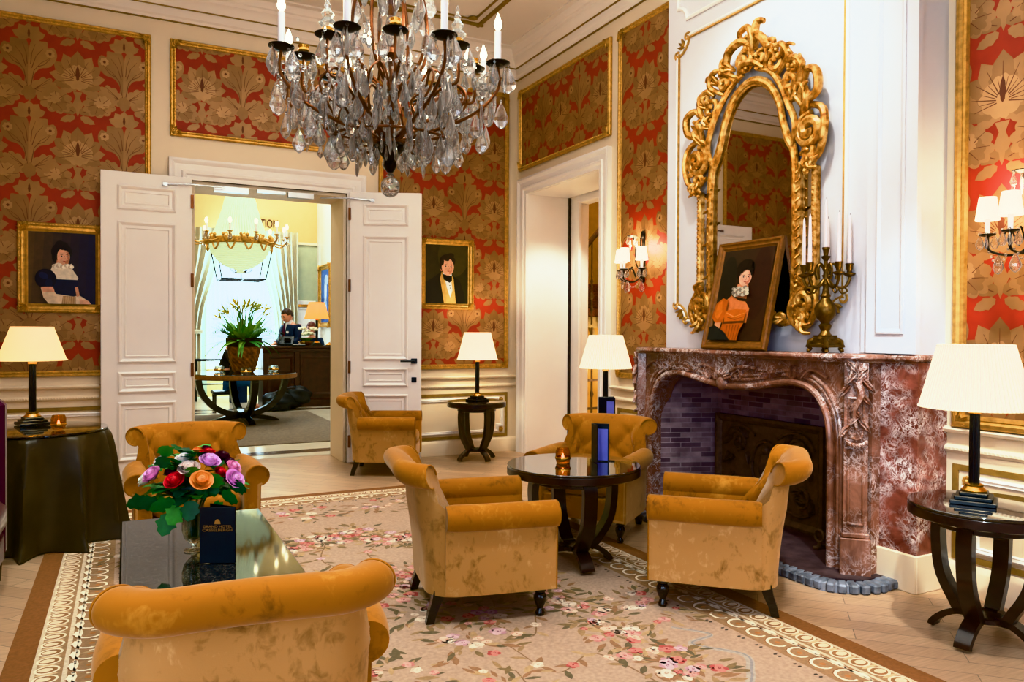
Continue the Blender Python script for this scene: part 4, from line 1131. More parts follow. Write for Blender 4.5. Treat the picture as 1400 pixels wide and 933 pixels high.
for s in (-1, 1):
    mb = MB()
    # shoulder volute with its flying C scroll
    cs(s*.475, 2.46, .10, 1.75, PI/2, s, .030); cs(s*.465, 2.335, .05, 1.4, PI, -s, .018)
    C_([(s*.40, .05, 2.34), (s*.53, .07, 2.30), (s*.585, .08, 2.42), (s*.57, .07, 2.55), (s*.48, .06, 2.60), (s*.41, .05, 2.57)], .023)
    C_([(s*.40, .05, 2.56), (s*.46, .08, 2.62), (s*.545, .09, 2.66), (s*.55, .10, 2.76), (s*.48, .09, 2.80), (s*.44, .07, 2.75)], .026)
    C_([(s*.42, .06, 2.58), (s*.43, .09, 2.68), (s*.48, .10, 2.73)], .020)
    flame(s*.43, 2.56, PI/2-s*.35, .19, .014, s); flame(s*.47, 2.34, -PI/2, .13, .012, s); flame(s*.50, 2.33, -PI/2+s*.3, .10, .010, -s)
    knots(s*.47, 2.25, 9, .035, 3+s); knots(s*.50, 2.40, 5, .03, 9+s)
    C_([(s*.33, .05, 2.38), (s*.37, .07, 2.52), (s*.33, .08, 2.64), (s*.27, .07, 2.76), (s*.17, .06, 2.88), (s*.06, .06, 2.93)], .022)
    # haunch of the arch
    cs(s*.34, 2.78, .07, 1.5, 0 if s > 0 else PI, s, .022); cs(s*.21, 2.92, .065, 1.4, PI if s > 0 else 0, -s, .020)
    C_([(s*.30, .06, 2.70), (s*.41, .08, 2.74), (s*.43, .09, 2.85), (s*.36, .09, 2.90), (s*.31, .07, 2.86)], .022)
    C_([(s*.22, .06, 2.84), (s*.33, .09, 2.92), (s*.29, .10, 3.0), (s*.20, .09, 3.0)], .020)
    C_([(s*.10, .06, 2.92), (s*.20, .09, 2.98), (s*.22, .09, 3.05), (s*.15, .08, 3.07)], .018)
    flame(s*.38, 2.80, PI/2-s*.9, .11, .012, s); flame(s*.28, 2.92, PI/2-s*.5, .11, .012, -s); flame(s*.33, 2.66, PI/2-s*1.2, .10, .011, s)
    knots(s*.36, 2.86, 8, .05, 17+s); knots(s*.24, 2.97, 6, .04, 23+s)
    mb.build('carved_shoulder', M['gilt'], mi); mb = MB()
    # foot
    cs(s*.44, 1.49, .075, 1.6, PI/2, s, .025); cs(s*.41, 1.385, .05, 1.3, -PI/2, -s, .018); cs(s*.475, 1.41, .035, 1.2, 0, s, .014)
    C_([(s*.50, .05, 1.58), (s*.535, .07, 1.47), (s*.50, .07, 1.37), (s*.44, .06, 1.32)], .018)
    C_([(s*.37, .05, 1.55), (s*.34, .07, 1.45), (s*.37, .07, 1.36), (s*.43, .06, 1.32)], .016)
    flame(s*.44, 1.40, -PI/2, .12, .012, s); flame(s*.45, 1.56, PI/2, .10, .011, s); knots(s*.43, 1.42, 8, .045, 31+s)
    cs(s*.27, 1.39, .045, 1.3, PI if s > 0 else 0, s, .016)
    C_([(s*.40, .05, 1.42), (s*.3, .06, 1.36), (s*.18, .06, 1.40), (0, .055, 1.43)], .020)
    flame(s*.30, 1.40, -PI/2-s*.9, .09, .010, -s); knots(s*.22, 1.40, 4, .03, 41+s)
    mb.build('carved_foot', M['gilt'], mi)
# asymmetric crest, leaning as in the carving
mb = MB()
cs(-.04, 3.0, .08, 1.6, PI, -1, .024); cs(.10, 2.99, .055, 1.3, 0, 1, .02); cs(.03, 3.10, .035, 1.2, -PI/2, 1, .015)
C_([(-.13, .055, 2.90), (-.19, .075, 3.00), (-.16, .09, 3.09), (-.07, .09, 3.13), (0, .08, 3.10), (.03, .07, 3.03)], .028)
C_([(.13, .055, 2.90), (.17, .08, 3.0), (.13, .09, 3.09), (.08, .10, 3.14), (.10, .10, 3.20), (.145, .09, 3.19)], .028)
C_([(.02, .07, 3.03), (.05, .10, 3.12), (.02, .10, 3.19), (-.05, .10, 3.18), (-.06, .08, 3.13)], .022)
C_([(-.10, .06, 2.94), (-.03, .09, 2.98), (.05, .09, 2.97), (.12, .07, 2.92)], .024)
flame(.05, 3.05, PI/2+.15, .12, .012, 1); flame(-.14, 2.98, PI/2+.9, .10, .012, 1); flame(.15, 2.98, PI/2-.8, .10, .012, -1); knots(0, 3.0, 10, .08, 51)
mb.build('crest', M['gilt'], mi)

# ---------------------------------------------------------------- candelabrum and its candles
cb = thing('candelabrum', 'antique bronze six-light candelabrum at the right end of the mantel shelf', 'candelabrum', (3.405, 2.925, 1.196), 0)
mb = MB()
mb.lathe([(.055, .035), (.06, .045), (.05, .06), (.055, .075), (.042, .09), (.028, .105), (.022, .12), (.03, .135), (.034, .15), (.022, .16), (.026, .17), (.045, .19), (.056, .215), (.057, .24), (.048, .265), (.03, .285), (.022, .30), (.028, .31), (.018, .325), (.014, .36), (.022, .375), (.016, .39), (.012, .44), (.018, .455), (.012, .465), (.010, .50), (.02, .515), (.026, .525), (.012, .53), (.016, .56), (.02, .565), (.02, .575), (.0, .575)], 20)
mb.build('stem', M['oldbronze'], cb)
mb = MB(); mb.loft([[(r*cos(PI/4+k*PI/2), r*sin(PI/4+k*PI/2), z) for k in range(4)] for r, z in ((.10, .03), (.098, .042), (.075, .05), (.072, .08), (.06, .085), (.06, .095))]); mb.build('base_block', M['oldbronze'], cb, smooth=20)
for k in range(4):
    a = PI/4+k*PI/2; mb = MB()
    mb.tube([(r*.8*cos(a), r*.8*sin(a), z) for r, z in ((.07, .075), (.10, .06), (.105, .035), (.092, .02), (.105, .012), (.118, .012))], [.012, .015, .013, .01, .013, .008], 8)
    mb.build('scroll_foot', M['oldbronze'], cb)
CUPS = [(0, 0, .575)]
for k in range(5):
    a = 2*PI*k/5+PI/5; R = .122; ca, sa = cos(a), sin(a); mb = MB()
    mb.tube(bez([(.012*ca, .012*sa, .40), (.05*ca, .05*sa, .36), (.10*ca, .10*sa, .36), (R*ca, R*sa, .40), (R*ca, R*sa, .425)], 8), .008, 7)
    mb.tube(bez([(.012*ca, .012*sa, .46), (.04*ca, .04*sa, .485), (.06*ca, .06*sa, .45), (.05*ca, .05*sa, .40)], 6), .006, 6)
    mb.tube(bez([(.06*ca, .06*sa, .36), (.085*ca, .085*sa, .325), (.11*ca, .11*sa, .335), (.10*ca, .10*sa, .355)], 6), .005, 6)
    mb.lathe([(.004, .41), (.03, .425), (.032, .432), (.012, .438), (.012, .448), (.017, .456), (.018, .475), (.021, .48), (.021, .486), (.0, .486)], 14, (R*ca, R*sa, 0))
    mb.build('arm', M['oldbronze'], cb); CUPS.append((R*ca, R*sa, .486))
CL = ['standing highest in the centre', 'in the arm toward the camera side', 'in the arm nearest the mirror', 'in the far left arm', 'in the front left arm', 'in the right arm']
for (x, y, z), lab in zip(CUPS, CL):
    w = Matrix.Rotation(0, 4, 'Z') @ Vector((x, y, z))
    c = thing('taper_candle', 'unlit pale pink taper candle %s of the candelabrum' % lab, 'candle', (3.405+w.x, 2.925+w.y, 1.196+w.z), 0, 'tapers in the candelabrum')
    mb = MB(); mb.lathe([(.0115, 0), (.0112, .02), (.009, .16), (.006, .245), (.0015, .262)], 12); mb.build('wax', M['candle'], c)
    mb = MB(); mb.tube([(0, 0, .26), (.001, 0, .27), (.003, 0, .274)], .0012, 4); mb.build('wick', M['black'], c)
# ---------------------------------------------------------------- portraits
def el(cx, cy, rx, ry, rot=0.0, n=28):
    return [(cx+rx*cos(t)*cos(rot)-ry*sin(t)*sin(rot), cy+rx*cos(t)*sin(rot)+ry*sin(t)*cos(rot)) for t in [2*PI*i/n for i in range(n)]]
def portrait(name, label, loc, rot, W, H, fw, fmat, strokes, view, fd=.045, cx0=None):
    """strokes: (points in view units, rgb); view = (x0, y0, x1, y1) of the canvas, y downward"""
    p = thing(name, label, 'painting', loc, 0, 'framed portraits', rot=rot)
    mb = MB(); w, h = W/2-fw, H/2-fw
    for i, (pts, c) in enumerate(strokes):
        q = [(-w+2*w*(x-view[0])/(view[2]-view[0]), h-2*h*(y-view[1])/(view[3]-view[1])) for x, y in pts]
        q = clip(q, -w, w, -h, h)
        if len(q) > 2: mb.poly(q, -.014-.0003*i, 0, lin(c))
    mb.build('canvas', M['paint'], p, smooth=0)
    mb = MB(); mb.frame(rect(-W/2, W/2, -H/2, H/2), [(0, 0), (0, fd*.7), (fw*.12, fd), (fw*.3, fd*.95), (fw*.42, fd*.72), (fw*.6, fd*.62), (fw*.72, fd*.66), (fw*.86, fd*.4), (fw, fd*.3), (fw+.004, .01)])
    mb.build('frame', M[fmat], p, smooth=25)
    if fmat == 'gold':
        mb = MB(); x0, z0 = W/2-fw*.2, H/2-fw*.2
        for a, b in (((-x0, -z0), (x0, -z0)), ((x0, -z0), (x0, z0)), ((x0, z0), (-x0, z0)), ((-x0, z0), (-x0, -z0))):
            n = int(math.hypot(b[0]-a[0], b[1]-a[1])/.022)
            for i in range(n):
                t = (i+.5)/n; mb.ball((a[0]+(b[0]-a[0])*t, -fd, a[1]+(b[1]-a[1])*t), (.009, .006, .009), 6, 4)
        for sx in (-1, 1):
            for sz in (-1, 1):
                for k in range(5): leaf(mb, sx*(W/2-fw*.8), sz*(H/2-fw*.8), math.atan2(sz, sx)+(k-2)*.5, fw*.9, fw*.4, -fd*.7, .1)
        mb.build('frame_carving', M['gold'], p)
    mb = MB(); mb.box(-W/2+.01, W/2-.01, -.01, 0, -H/2+.01, H/2-.01); mb.build('back_board', M['wenge'], p)
    return p
SK, SH, BL = (228, 178, 146), (196, 132, 102), (222, 140, 116)
def face(cx, cy, s, turn=0.0, brow=(40, 26, 20), lips=(176, 70, 62)):
    """oval face about 2*s high with eyes, nose, mouth"""
    S = [(el(cx, cy, .72*s, s), SK), (el(cx+.32*s*turn*2, cy+.12*s, .30*s, .7*s), SH if turn else SK), (el(cx-.1*s, cy-.05*s, .5*s, .8*s), SK)]
    for e in (-1, 1):
        ex = cx+e*.30*s+turn*.16*s
        S += [(el(ex, cy-.06*s, .14*s, .06*s), (214, 192, 174)), (el(ex+turn*.02*s, cy-.06*s, .07*s, .075*s), (40, 28, 24)),
              ([(ex-.19*s, cy-.22*s), (ex, cy-.30*s), (ex+.19*s, cy-.22*s), (ex, cy-.25*s)], brow), (el(ex+e*.04*s, cy+.26*s, .12*s, .10*s), (226, 164, 136))]
    nx = cx+turn*.2*s
    S += [([(nx-.03*s, cy-.1*s), (nx+.05*s, cy-.1*s), (nx+.12*s, cy+.27*s), (nx-.09*s, cy+.27*s)], SH), (el(nx, cy+.24*s, .1*s, .05*s), (190, 120, 96)), (el(nx-.0*s, cy+.12*s, .035*s, .16*s), (240, 200, 172)),
          ([(nx-.2*s, cy+.5*s), (nx-.06*s, cy+.45*s), (nx, cy+.47*s), (nx+.06*s, cy+.45*s), (nx+.2*s, cy+.5*s), (nx, cy+.58*s)], lips)]
    return S
def sky(x0, y0, x1, y1, ca, cb, n=8):
    S = []
    for i in range(n):
        t = i/(n-1); a = x0+(x1-x0)*i/n
        S.append(([(a, y0), (x1, y0), (x1, y1), (a-20, y1)], tuple(int(ca[k]+(cb[k]-ca[k])*t) for k in range(3))))
    return S
# lady in a dark dress with white chemisette
S = sky(120, 110, 440, 440, (88, 66, 40), (34, 32, 58))
S += [(el(276, 205, 47, 42), (20, 15, 16)), (el(246, 225, 14, 26), (20, 15, 16)), ([(255, 240), (305, 240), (312, 300), (245, 300)], (206, 152, 122))]
S += face(285, 226, 40, .5)
S += [(el(x, y, r, r*.8), (24, 17, 18)) for x, y, r in ((250, 190, 16), (262, 182, 15), (280, 184, 14), (296, 186, 14), (310, 195, 12), (247, 206, 12), (316, 208, 9), (270, 172, 22), (288, 174, 18))]
S += [([(238, 262), (262, 252), (292, 268), (322, 255), (326, 282), (352, 318), (345, 334), (240, 334), (226, 290)], (232, 220, 200))]
S += [(el(242+9*i, 268+5*sin(i*1.7), 9, 8), ((244, 236, 220) if i % 2 else (206, 190, 168))) for i in range(10)]
S += [([(236, 326), (350, 328), (352, 344), (336, 408), (252, 408), (238, 360)], (22, 28, 56)), (el(206, 326, 48, 44, .2), (20, 22, 40)), (el(196, 312, 22, 14, .4), (40, 44, 74)), (el(220, 345, 16, 20), (32, 36, 60))]
S += [([(184, 366), (240, 376), (252, 392), (330, 402), (356, 396), (402, 424), (412, 440), (222, 440), (196, 410)], (226, 206, 178)), ([(184, 362), (238, 360), (246, 384), (194, 384)], (220, 168, 138)),
      ([(282, 400), (340, 402), (340, 440), (276, 440)], (176, 142, 104)), ([(336, 360), (350, 358), (358, 398), (344, 404)], (214, 160, 130)), ([(356, 412), (396, 420), (414, 438), (360, 438)], (226, 180, 150))]
S += [(strip([(286+10*k, 402), (284+10*k, 440)], 3, 3), (206, 180, 140)) for k in range(6)]
portrait('portrait', 'gilt-framed portrait of a lady in a dark dress with white ruff beside the left door', (-.475, 7.45-.002, 1.82), (0, 0, 0), .64, .75, .075, 'gold', S, (128, 118, 430, 436))
# gentleman in black
S = sky(595, 400, 855, 750, (52, 42, 22), (40, 36, 16)); S += [(el(760, 470, 90, 120), (66, 56, 26))]
S += [([(600, 745), (600, 625), (640, 598), (690, 560), (716, 600), (752, 578), (800, 612), (826, 690), (832, 745)], (24, 21, 20)), ([(690, 560), (704, 572), (716, 745), (776, 745), (762, 600), (750, 578), (720, 610)], (214, 176, 96)), ([(712, 610), (748, 612), (756, 668), (742, 712), (724, 660)], (224, 226, 236)), (el(740, 640, 3, 3), (40, 40, 50)), (el(742, 655, 3, 3), (40, 40, 50)), ([(696, 572), (752, 575), (752, 612), (738, 624), (704, 606)], (18, 16, 18)), ([(700, 550), (748, 560), (752, 585), (700, 575)], (214, 216, 224)), ([(692, 560), (706, 612), (720, 745), (706, 745), (682, 600)], (196, 160, 88))]
S += [(el(690, 540, 9, 18), (200, 128, 98)), (el(725, 500, 46, 42), (34, 22, 16)), (el(740, 470, 26, 18, -.4), (34, 22, 16)), (el(690, 520, 12, 30), (34, 22, 16))]
S += face(727, 532, 50, .35, (40, 24, 16), (172, 88, 74))
S += [(el(x, y, rx, ry, r), (38, 25, 18)) for x, y, rx, ry, r in ((712, 484, 24, 12, .4), (738, 476, 26, 12, -.3), (694, 505, 10, 20, .1), (760, 492, 10, 16, -.1))]
portrait('portrait', 'gilt-framed portrait of a gentleman in a black coat hanging above the small corner table', (3.01, 7.45-.002, 1.905), (0, 0, 0), .60, .735, .062, 'gold', S, (600, 405, 848, 745))
# lady in an amber dress, leaning on the mantel shelf
S = sky(120, 90, 500, 780, (54, 44, 34), (58, 34, 22)); S += [(el(420, 360, 70, 260), (50, 26, 20)), (el(190, 330, 60, 180), (36, 32, 26))]
S += [(el(310, 250, 66, 66), (22, 15, 13)), (el(275, 290, 20, 40), (22, 15, 13)), ([(270, 360), (350, 370), (352, 470), (258, 450)], (206, 140, 96)), ([(160, 520), (240, 440), (300, 480), (350, 490), (385, 540), (380, 640), (230, 640), (215, 540)], (206, 130, 76))]
S += face(318, 315, 62, .45, (38, 24, 18), (168, 66, 52))
S += [(el(x, y, r, r*1.2), (26, 17, 14)) for x, y, r in ((282, 262, 20), (300, 248, 18), (322, 240, 18), (345, 250, 16), (360, 272, 13), (366, 296, 9), (270, 290, 12), (298, 228, 26), (335, 226, 24))]
S += [(el(252+14*(i % 8)+6*(i//8), 395+22*(i//8)+7*sin(i*1.9), 14, 12), ((198, 186, 164) if i % 2 else (142, 128, 110))) for i in range(24)]
S += [([(150, 500), (195, 462), (236, 480), (232, 560), (222, 640), (165, 640), (130, 600)], (176, 92, 22)), ([(160, 510), (190, 480), (206, 560), (180, 620), (150, 590)], (200, 116, 36)), ([(226, 556), (300, 545), (380, 552), (372, 640), (230, 642)], (190, 104, 30)), ([(222, 640), (376, 640), (352, 700), (345, 775), (280, 775), (212, 700)], (178, 92, 24)), ([(226, 632), (376, 628), (376, 644), (226, 650)], (96, 48, 16)), (strip([(240, 570), (300, 600), (370, 575)], 8, 4), (224, 146, 60)), (strip([(250, 600), (310, 620), (370, 600)], 7, 4), (148, 74, 20))]
S += [(strip([(260+22*k, 655), (262+18*k, 770)], 7, 3), (142, 70, 18)) for k in range(5)]
S += [([(165, 640), (215, 640), (205, 700), (165, 690)], (206, 150, 106)), ([(100, 680), (170, 660), (250, 710), (300, 770), (80, 780)], (40, 42, 40))]
lean = math.atan2(.155, .69)
portrait('portrait', 'wooden-framed portrait of a lady in an amber dress leaning on the mantel shelf', (3.36+.5*.155+.0, 3.575, 1.197+.345*cos(lean)+.004), (-lean, 0, WR), .545, .70, .055, 'picwood', S, (130, 110, 495, 765), .035)

# ---------------------------------------------------------------- crystal pieces
def drop_mesh(name, L, w, flat=.45, spear=False):
    mb = MB(); n = 8
    pr = [(.12, 0), (.6, .10), (1.0, .32), (.95, .45), (.55, .75), (.2, .95), (.06, 1.0)] if not spear else [(.1, 0), (.7, .12), (1.0, .3), (.8, .7), (.5, .95), (.1, 1.0)]
    mb.loft([[(w/2*r*cos(2*PI*i/n+.2), flat*w/2*r*sin(2*PI*i/n+.2), -L*(1-z)) for i in range(n)] for r, z in pr])
    mb.ball((0, 0, .008), .009, 6, 4)
    o = mb.build(name, M['crystal'], None, smooth=0); me = o.data; bpy.data.objects.remove(o); return me
DROP = drop_mesh('pear_drop', .12, .07); DROP2 = drop_mesh('small_drop', .075, .042); SPEAR = drop_mesh('spear_drop', .13, .02, .8, True); PLATE = drop_mesh('leaf_drop', .14, .085, .25)
def hang(me, name, parent, loc, rz=0.0, s=1.0):
    o = bpy.data.objects.new(name, me); C.objects.link(o); o.parent = parent; o.location = loc; o.rotation_euler = (0, 0, rz); o.scale = (s, s, s); return o
def merged(mb, me, loc, rz, s=1.0):
    mb.at(loc, (0, 0, rz), s); mb.add([tuple(v.co) for v in me.vertices], [tuple(p.vertices) for p in me.polygons]); mb.at()

# ---------------------------------------------------------------- wall sconces
def sconce(label, loc):
    s = thing('wall_sconce', label, 'sconce', loc, WR, 'crystal wall sconces')
    mb = MB()
    for q in (-1, 1): mb.tube(bez([(q*.015, -.015, .20), (q*.028, -.015, .12), (q*.03, -.015, 0), (q*.026, -.015, -.14), (0, -.02, -.20)], 6), .0065, 6)
    mb.ball((0, -.015, .19), (.022, .014, .035), 10, 6); mb.ball((0, -.018, -.19), (.016, .014, .03), 10, 6); mb.box(-.012, .012, -.012, 0, -.2, .2)
    mb.build('backplate', M['darkmetal'], s)
    mb = MB()
    mb.tube(bez([(0, -.02, -.12), (0, -.08, -.05), (0, -.09, .10), (0, -.12, .17)], 8), .006, 6); mb.lathe([(.003, .16), (.04, .172), (.04, .176), (.003, .182)], 12, (0, -.12, 0)); mb.build('crown_stem', M['darkmetal'], s)
    for i in range(6):
        a = PI/3*i; hang(SPEAR if i % 2 else DROP2, 'crystal_pendant', s, (.036*cos(a), -.12+.036*sin(a), .16), a, .8)
    for k, (x, y) in enumerate(((-.145, -.13), (0, -.20), (.145, -.13))):
        mb = MB(); mb.tube(bez([(0, -.02, -.15), (x*.4, y*.5, -.20), (x*.9, y, -.18), (x, y, -.11)], 8), .006, 7)
        mb.tube(bez([(x*.3, y*.4, -.16), (x*.5, y*.6, -.08), (x*.7, y*.7, -.12)], 6), .004, 5)
        mb.lathe([(.004, -.115), (.034, -.105), (.036, -.10), (.01, -.095)], 14, (x, y, 0)); a = mb.build('arm', M['darkmetal'], s)
        mb = MB(); mb.lathe([(.011, -.096), (.011, -.03), (.004, -.02)], 12, (x, y, 0)); mb.build('candle_sleeve', M['sleeve'], a)
        mb = MB(); n = 24
        mb.loft([[(x+r*cos(2*PI*i/n), y+r*sin(2*PI*i/n), z) for i in range(n)] for r, z in ((.051, -.035), (.036, .072), (.033, .072), (.048, -.035))], loop=True); mb.build('shade', M['shades'], a)
        mb = MB(); mb.ball((x, y, .0), (.012, .012, .022), 8, 6); mb.build('bulb', M['bulb'], a)
        for j in range(4):
            an = PI/2*j+.4; hang(DROP2, 'crystal_pendant', s, (x+.03*cos(an), y+.03*sin(an), -.105), an, .9)
        hang(DROP, 'crystal_pendant', s, (x*.75, y*.8, -.2), .5*k, .75)
    mb = MB()
    for q in (-1, 1):
        for i in range(12):
            t = i/11; mb.ball((q*.145*t, -.20+.07*t, -.16-.09*sin(PI*t)), .007, 6, 4)
    mb.build('bead_swag', M['crystal'], s, smooth=0)
    w = Vector(loc)
    lamp_light('sconce_glow', (w.x-.10, w.y, w.z+.10), 9, (1, .74, .42), .06)
    return s
sconce('three-light crystal wall sconce on damask to the left of the fireplace', (3.825, 5.12, 1.92))
sconce('crystal wall sconce with white shades on the damask right of the fireplace', (3.735, 2.03, 1.87))

# ---------------------------------------------------------------- the big chandelier
cd = thing('chandelier', 'large crystal chandelier with bronze arms hanging high in front of the double door', 'chandelier', (1.24, 3.86, 2.0))
mb = MB()
mb.lathe([(.012, .135), (.02, .14), (.035, .17), (.03, .2), (.06, .24), (.085, .27), (.06, .30), (.03, .32)], 20)
mb.build('lower_boss', M['darkmetal'], cd)
mb = MB(); n = 10
rr = []
for j in range(9):
    a = -PI/2+PI*j/8; rr.append([(max(.003, .052*cos(a))*cos(2*PI*(i+.5*(j % 2))/n), max(.003, .052*cos(a))*sin(2*PI*(i+.5*(j % 2))/n), .06+.055*sin(a)) for i in range(n)])
mb.loft(rr); mb.lathe([(.008, .112), (.022, .12), (.01, .135)], 10); mb.build('cut_glass_ball', M['crystal'], cd, smooth=0)
mb = MB()
mb.lathe([(.02, .30), (.045, .34), (.02, .37), (.05, .42), (.03, .47), (.055, .52), (.02, .56), (.025, .60), (.06, .66), (.025, .71), (.03, .78), (.055, .84), (.03, .9), (.02, .95), (.045, 1.0), (.06, 1.06), (.03, 1.12), (.02, 1.2), (.05, 1.28), (.02, 1.36)], 12)
mb.build('crystal_baluster', M['crystal'], cd, smooth=0)
mb = MB(); mb.lathe([(.012, .28), (.012, 2.25), (.06, 2.28), (.07, 2.33)], 10)
mb.lathe([(.03, .57), (.034, .575), (.034, .595), (.03, .60)], 16); mb.lathe([(.04, .74), (.05, .75), (.05, .775), (.035, .79)], 16)
mb.build('rod', M['bronze'], cd)
mb = MB()
for r, z in ((.30, .30), (.10, .285)): mb.tube([(r*cos(2*PI*i/40), r*sin(2*PI*i/40), z) for i in range(40)], .007, 6, loop=True)
for k in range(8):
    a = PI/4*k; mb.tube([(.09*cos(a), .09*sin(a), .28), (.30*cos(a), .30*sin(a), .30)], .006, 6)
    mb.tube(bez([(.30*cos(a), .30*sin(a), .30), (.22*cos(a), .22*sin(a), .52), (.12*cos(a), .12*sin(a), .50), (.16*cos(a), .16*sin(a), .40)], 6), .006, 6)
    mb.tube(bez([(.05*cos(a), .05*sin(a), .58), (.18*cos(a), .18*sin(a), .72), (.20*cos(a), .20*sin(a), .95), (.10*cos(a), .10*sin(a), 1.25), (.03*cos(a), .03*sin(a), 1.4)], 8), .009, 6)
mb.build('cage', M['bronze'], cd)
mb = MB()
for k in range(16):              # chains of small beads looping between the arms
    a = PI/8*k
    for j in range(13):
        t = j/12; r = .30+.22*t; z = .62-.30*sin(PI*t)*.8+.08*t; mb.ball((r*cos(a+.25*t), r*sin(a+.25*t), z), .010, 6, 4)
for k in range(8):
    a = PI/4*k+.13
    for j in range(15):
        t = j/14; mb.ball((.55*cos(a+t*PI/4), .55*sin(a+t*PI/4), .69-.16*sin(PI*t)), .0095, 6, 4)
o = mb.build('bead_garlands', M['crystal'], cd, smooth=0); o['kind'] = 'stuff'
spots = []; rnd = random.Random(11)
NA = 8
for k in range(NA*2):
    a = 2*PI*k/(NA*2)+.13; big = k % 2 == 0; R = .575 if big else .44; zp = .665 if big else .705
    ca, sa = cos(a), sin(a); mb = MB()
    mb.tube(bez([(.06*ca, .06*sa, .30), (.22*ca, .22*sa, .34 if big else .44), (R*.78*ca, R*.78*sa, .42 if big else .52), (R*ca, R*sa, .54), (R*ca, R*sa, zp)], 8), [.0105-.00012*i for i in range(33)], 7)
    q = .18*(1 if big else -1)
    mb.tube(bez([(.30*ca, .30*sa, .37), (.40*cos(a+q*.5), .40*sin(a+q*.5), .52), (.33*cos(a+q), .33*sin(a+q), .60), (.27*cos(a+q*.7), .27*sin(a+q*.7), .53)], 6), .006, 6)
    arm = mb.build('arm', M['bronze'], cd)
    mb = MB(); mb.lathe([(.006, zp-.012), (.045, zp-.004), (.062, zp+.006), (.062, zp+.01), (.02, zp+.006)], 18, (R*ca, R*sa, 0)); mb.build('drip_pan', M['darkmetal'], arm)
    if big:
        mb = MB(); mb.lathe([(.017, zp+.006), (.017, zp+.170), (.008, zp+.175)], 14, (R*ca, R*sa, 0)); mb.build('candle_sleeve', M['sleeve'], arm)
        mb = MB(); mb.lathe([(.005, zp+.173), (.017, zp+.192), (.019, zp+.207), (.012, zp+.234), (.001, zp+.262)], 12, (R*ca, R*sa, 0)); mb.build('flame_bulb', M['bulb'], arm)
        lamp_light('chandelier_glow', (1.24+R*ca*1.0, 3.86+R*sa, 2.0+zp+.30), 6.0, (1, .82, .58), .03)
    elif k % 4 == 1:
        mb = MB(); mb.lathe([(.026, zp+.006), (.03, zp+.03), (.024, zp+.04)], 14, (R*ca, R*sa, 0)); mb.build('gilt_cup', M['brass'], arm)
        mb = MB(); mb.lathe([(.026, zp+.04), (.045, zp+.06), (.02, zp+.085), (.032, zp+.105), (.014, zp+.13), (.018, zp+.145), (.007, zp+.165), (.011, zp+.178), (.001, zp+.205)], 8, (R*ca, R*sa, 0)); mb.build('crystal_spire', M['crystal'], arm, smooth=0)
    else:
        mb = MB(); mb.lathe([(.022, zp+.006), (.03, zp+.014), (.022, zp+.022), (.03, zp+.032), (.024, zp+.045), (.028, zp+.058)], 14, (R*ca, R*sa, 0)); mb.build('gilt_cup', M['brass'], arm)
    for j in range(3):
        an = a+2*PI*(j+.2)/3; spots.append((DROP if j else PLATE, (R*ca+.055*cos(an), R*sa+.055*sin(an), zp-.01), an, .95))
        if j == 1: spots.append((SPEAR if big else DROP2, (R*ca+.055*cos(an), R*sa+.055*sin(an), zp-.145), an, 1.0))
    spots.append((DROP, (R*.80*ca, R*.80*sa, .42 if big else .52), a, 1.05)); spots.append((SPEAR, (R*.97*ca, R*.97*sa, .55), a+.6, 1.0)); spots.append((DROP, (R*.9*cos(a+.12), R*.9*sin(a+.12), .50), a, 1.1)); spots.append((PLATE, (R*.62*cos(a-.15), R*.62*sin(a-.15), .56), a, .9)); spots.append((DROP, (R*.45*cos(a+.1), R*.45*sin(a+.1), .46), a, 1.0))
    spots.append((DROP2, (R*.55*ca, R*.55*sa, .37 if big else .46), a+1, 1.0))
    if big: spots.append((PLATE, (R*1.03*ca, R*1.03*sa, .47), a, .95)); spots.append((SPEAR, (R*1.06*ca, R*1.06*sa, .66), a, 1.1))
    spots.append((DROP2, (R*.68*ca, R*.68*sa, .30 if big else .4), a-.4, 1.0))
    spots.append((DROP, (R*.83*cos(a+.2), R*.83*sin(a+.2), .36), a, 1.05)); spots.append((SPEAR, (R*.9*cos(a-.17), R*.9*sin(a-.17), .44), a, 1.2)); spots.append((PLATE, (R*.7*cos(a+.2), R*.7*sin(a+.2), .46), a, .85)); spots.append((DROP, (R*.5*cos(a-.1), R*.5*sin(a-.1), .34), a, .95))
for k in range(20):
    a = 2*PI*k/20; spots.append((DROP if k % 2 else PLATE, (.31*cos(a), .31*sin(a), .29), a, .95)); spots.append((DROP2, (.20*cos(a+.1), .20*sin(a+.1), .275), a, 1.1))
for k in range(12):
    a = 2*PI*k/12; spots.append((DROP2, (.10*cos(a), .10*sin(a), .25), a, 1.0))
    spots.append((PLATE, (.20*cos(a), .20*sin(a), 1.02+.06*(k % 2)), a, 1.05)); spots.append((DROP, (.21*cos(a+.2), .21*sin(a+.2), .84), a, 1.0)); spots.append((DROP, (.14*cos(a), .14*sin(a), 1.28), a, 1.1))
    spots.append((DROP, (.17*cos(a+.1), .17*sin(a+.1), .66), a+.5, .9))
F0 = Vector((-1.24, -3.86, 0)).normalized()
spots.sort(key=lambda s: -(s[1][0]*F0.x+s[1][1]*F0.y)-(.3 if s[0] in (DROP, PLATE) else 0))
mb = MB()
for i, (me, loc, rz, s) in enumerate(spots):
    if i < 98: hang(me, 'crystal_pendant', cd, loc, rz+rnd.uniform(-.4, .4), s)
    else: merged(mb, me, loc, rz+rnd.uniform(-.4, .4), s)
o = mb.build('crystal_pendants', M['crystal'], cd, smooth=0); o['kind'] = 'stuff'
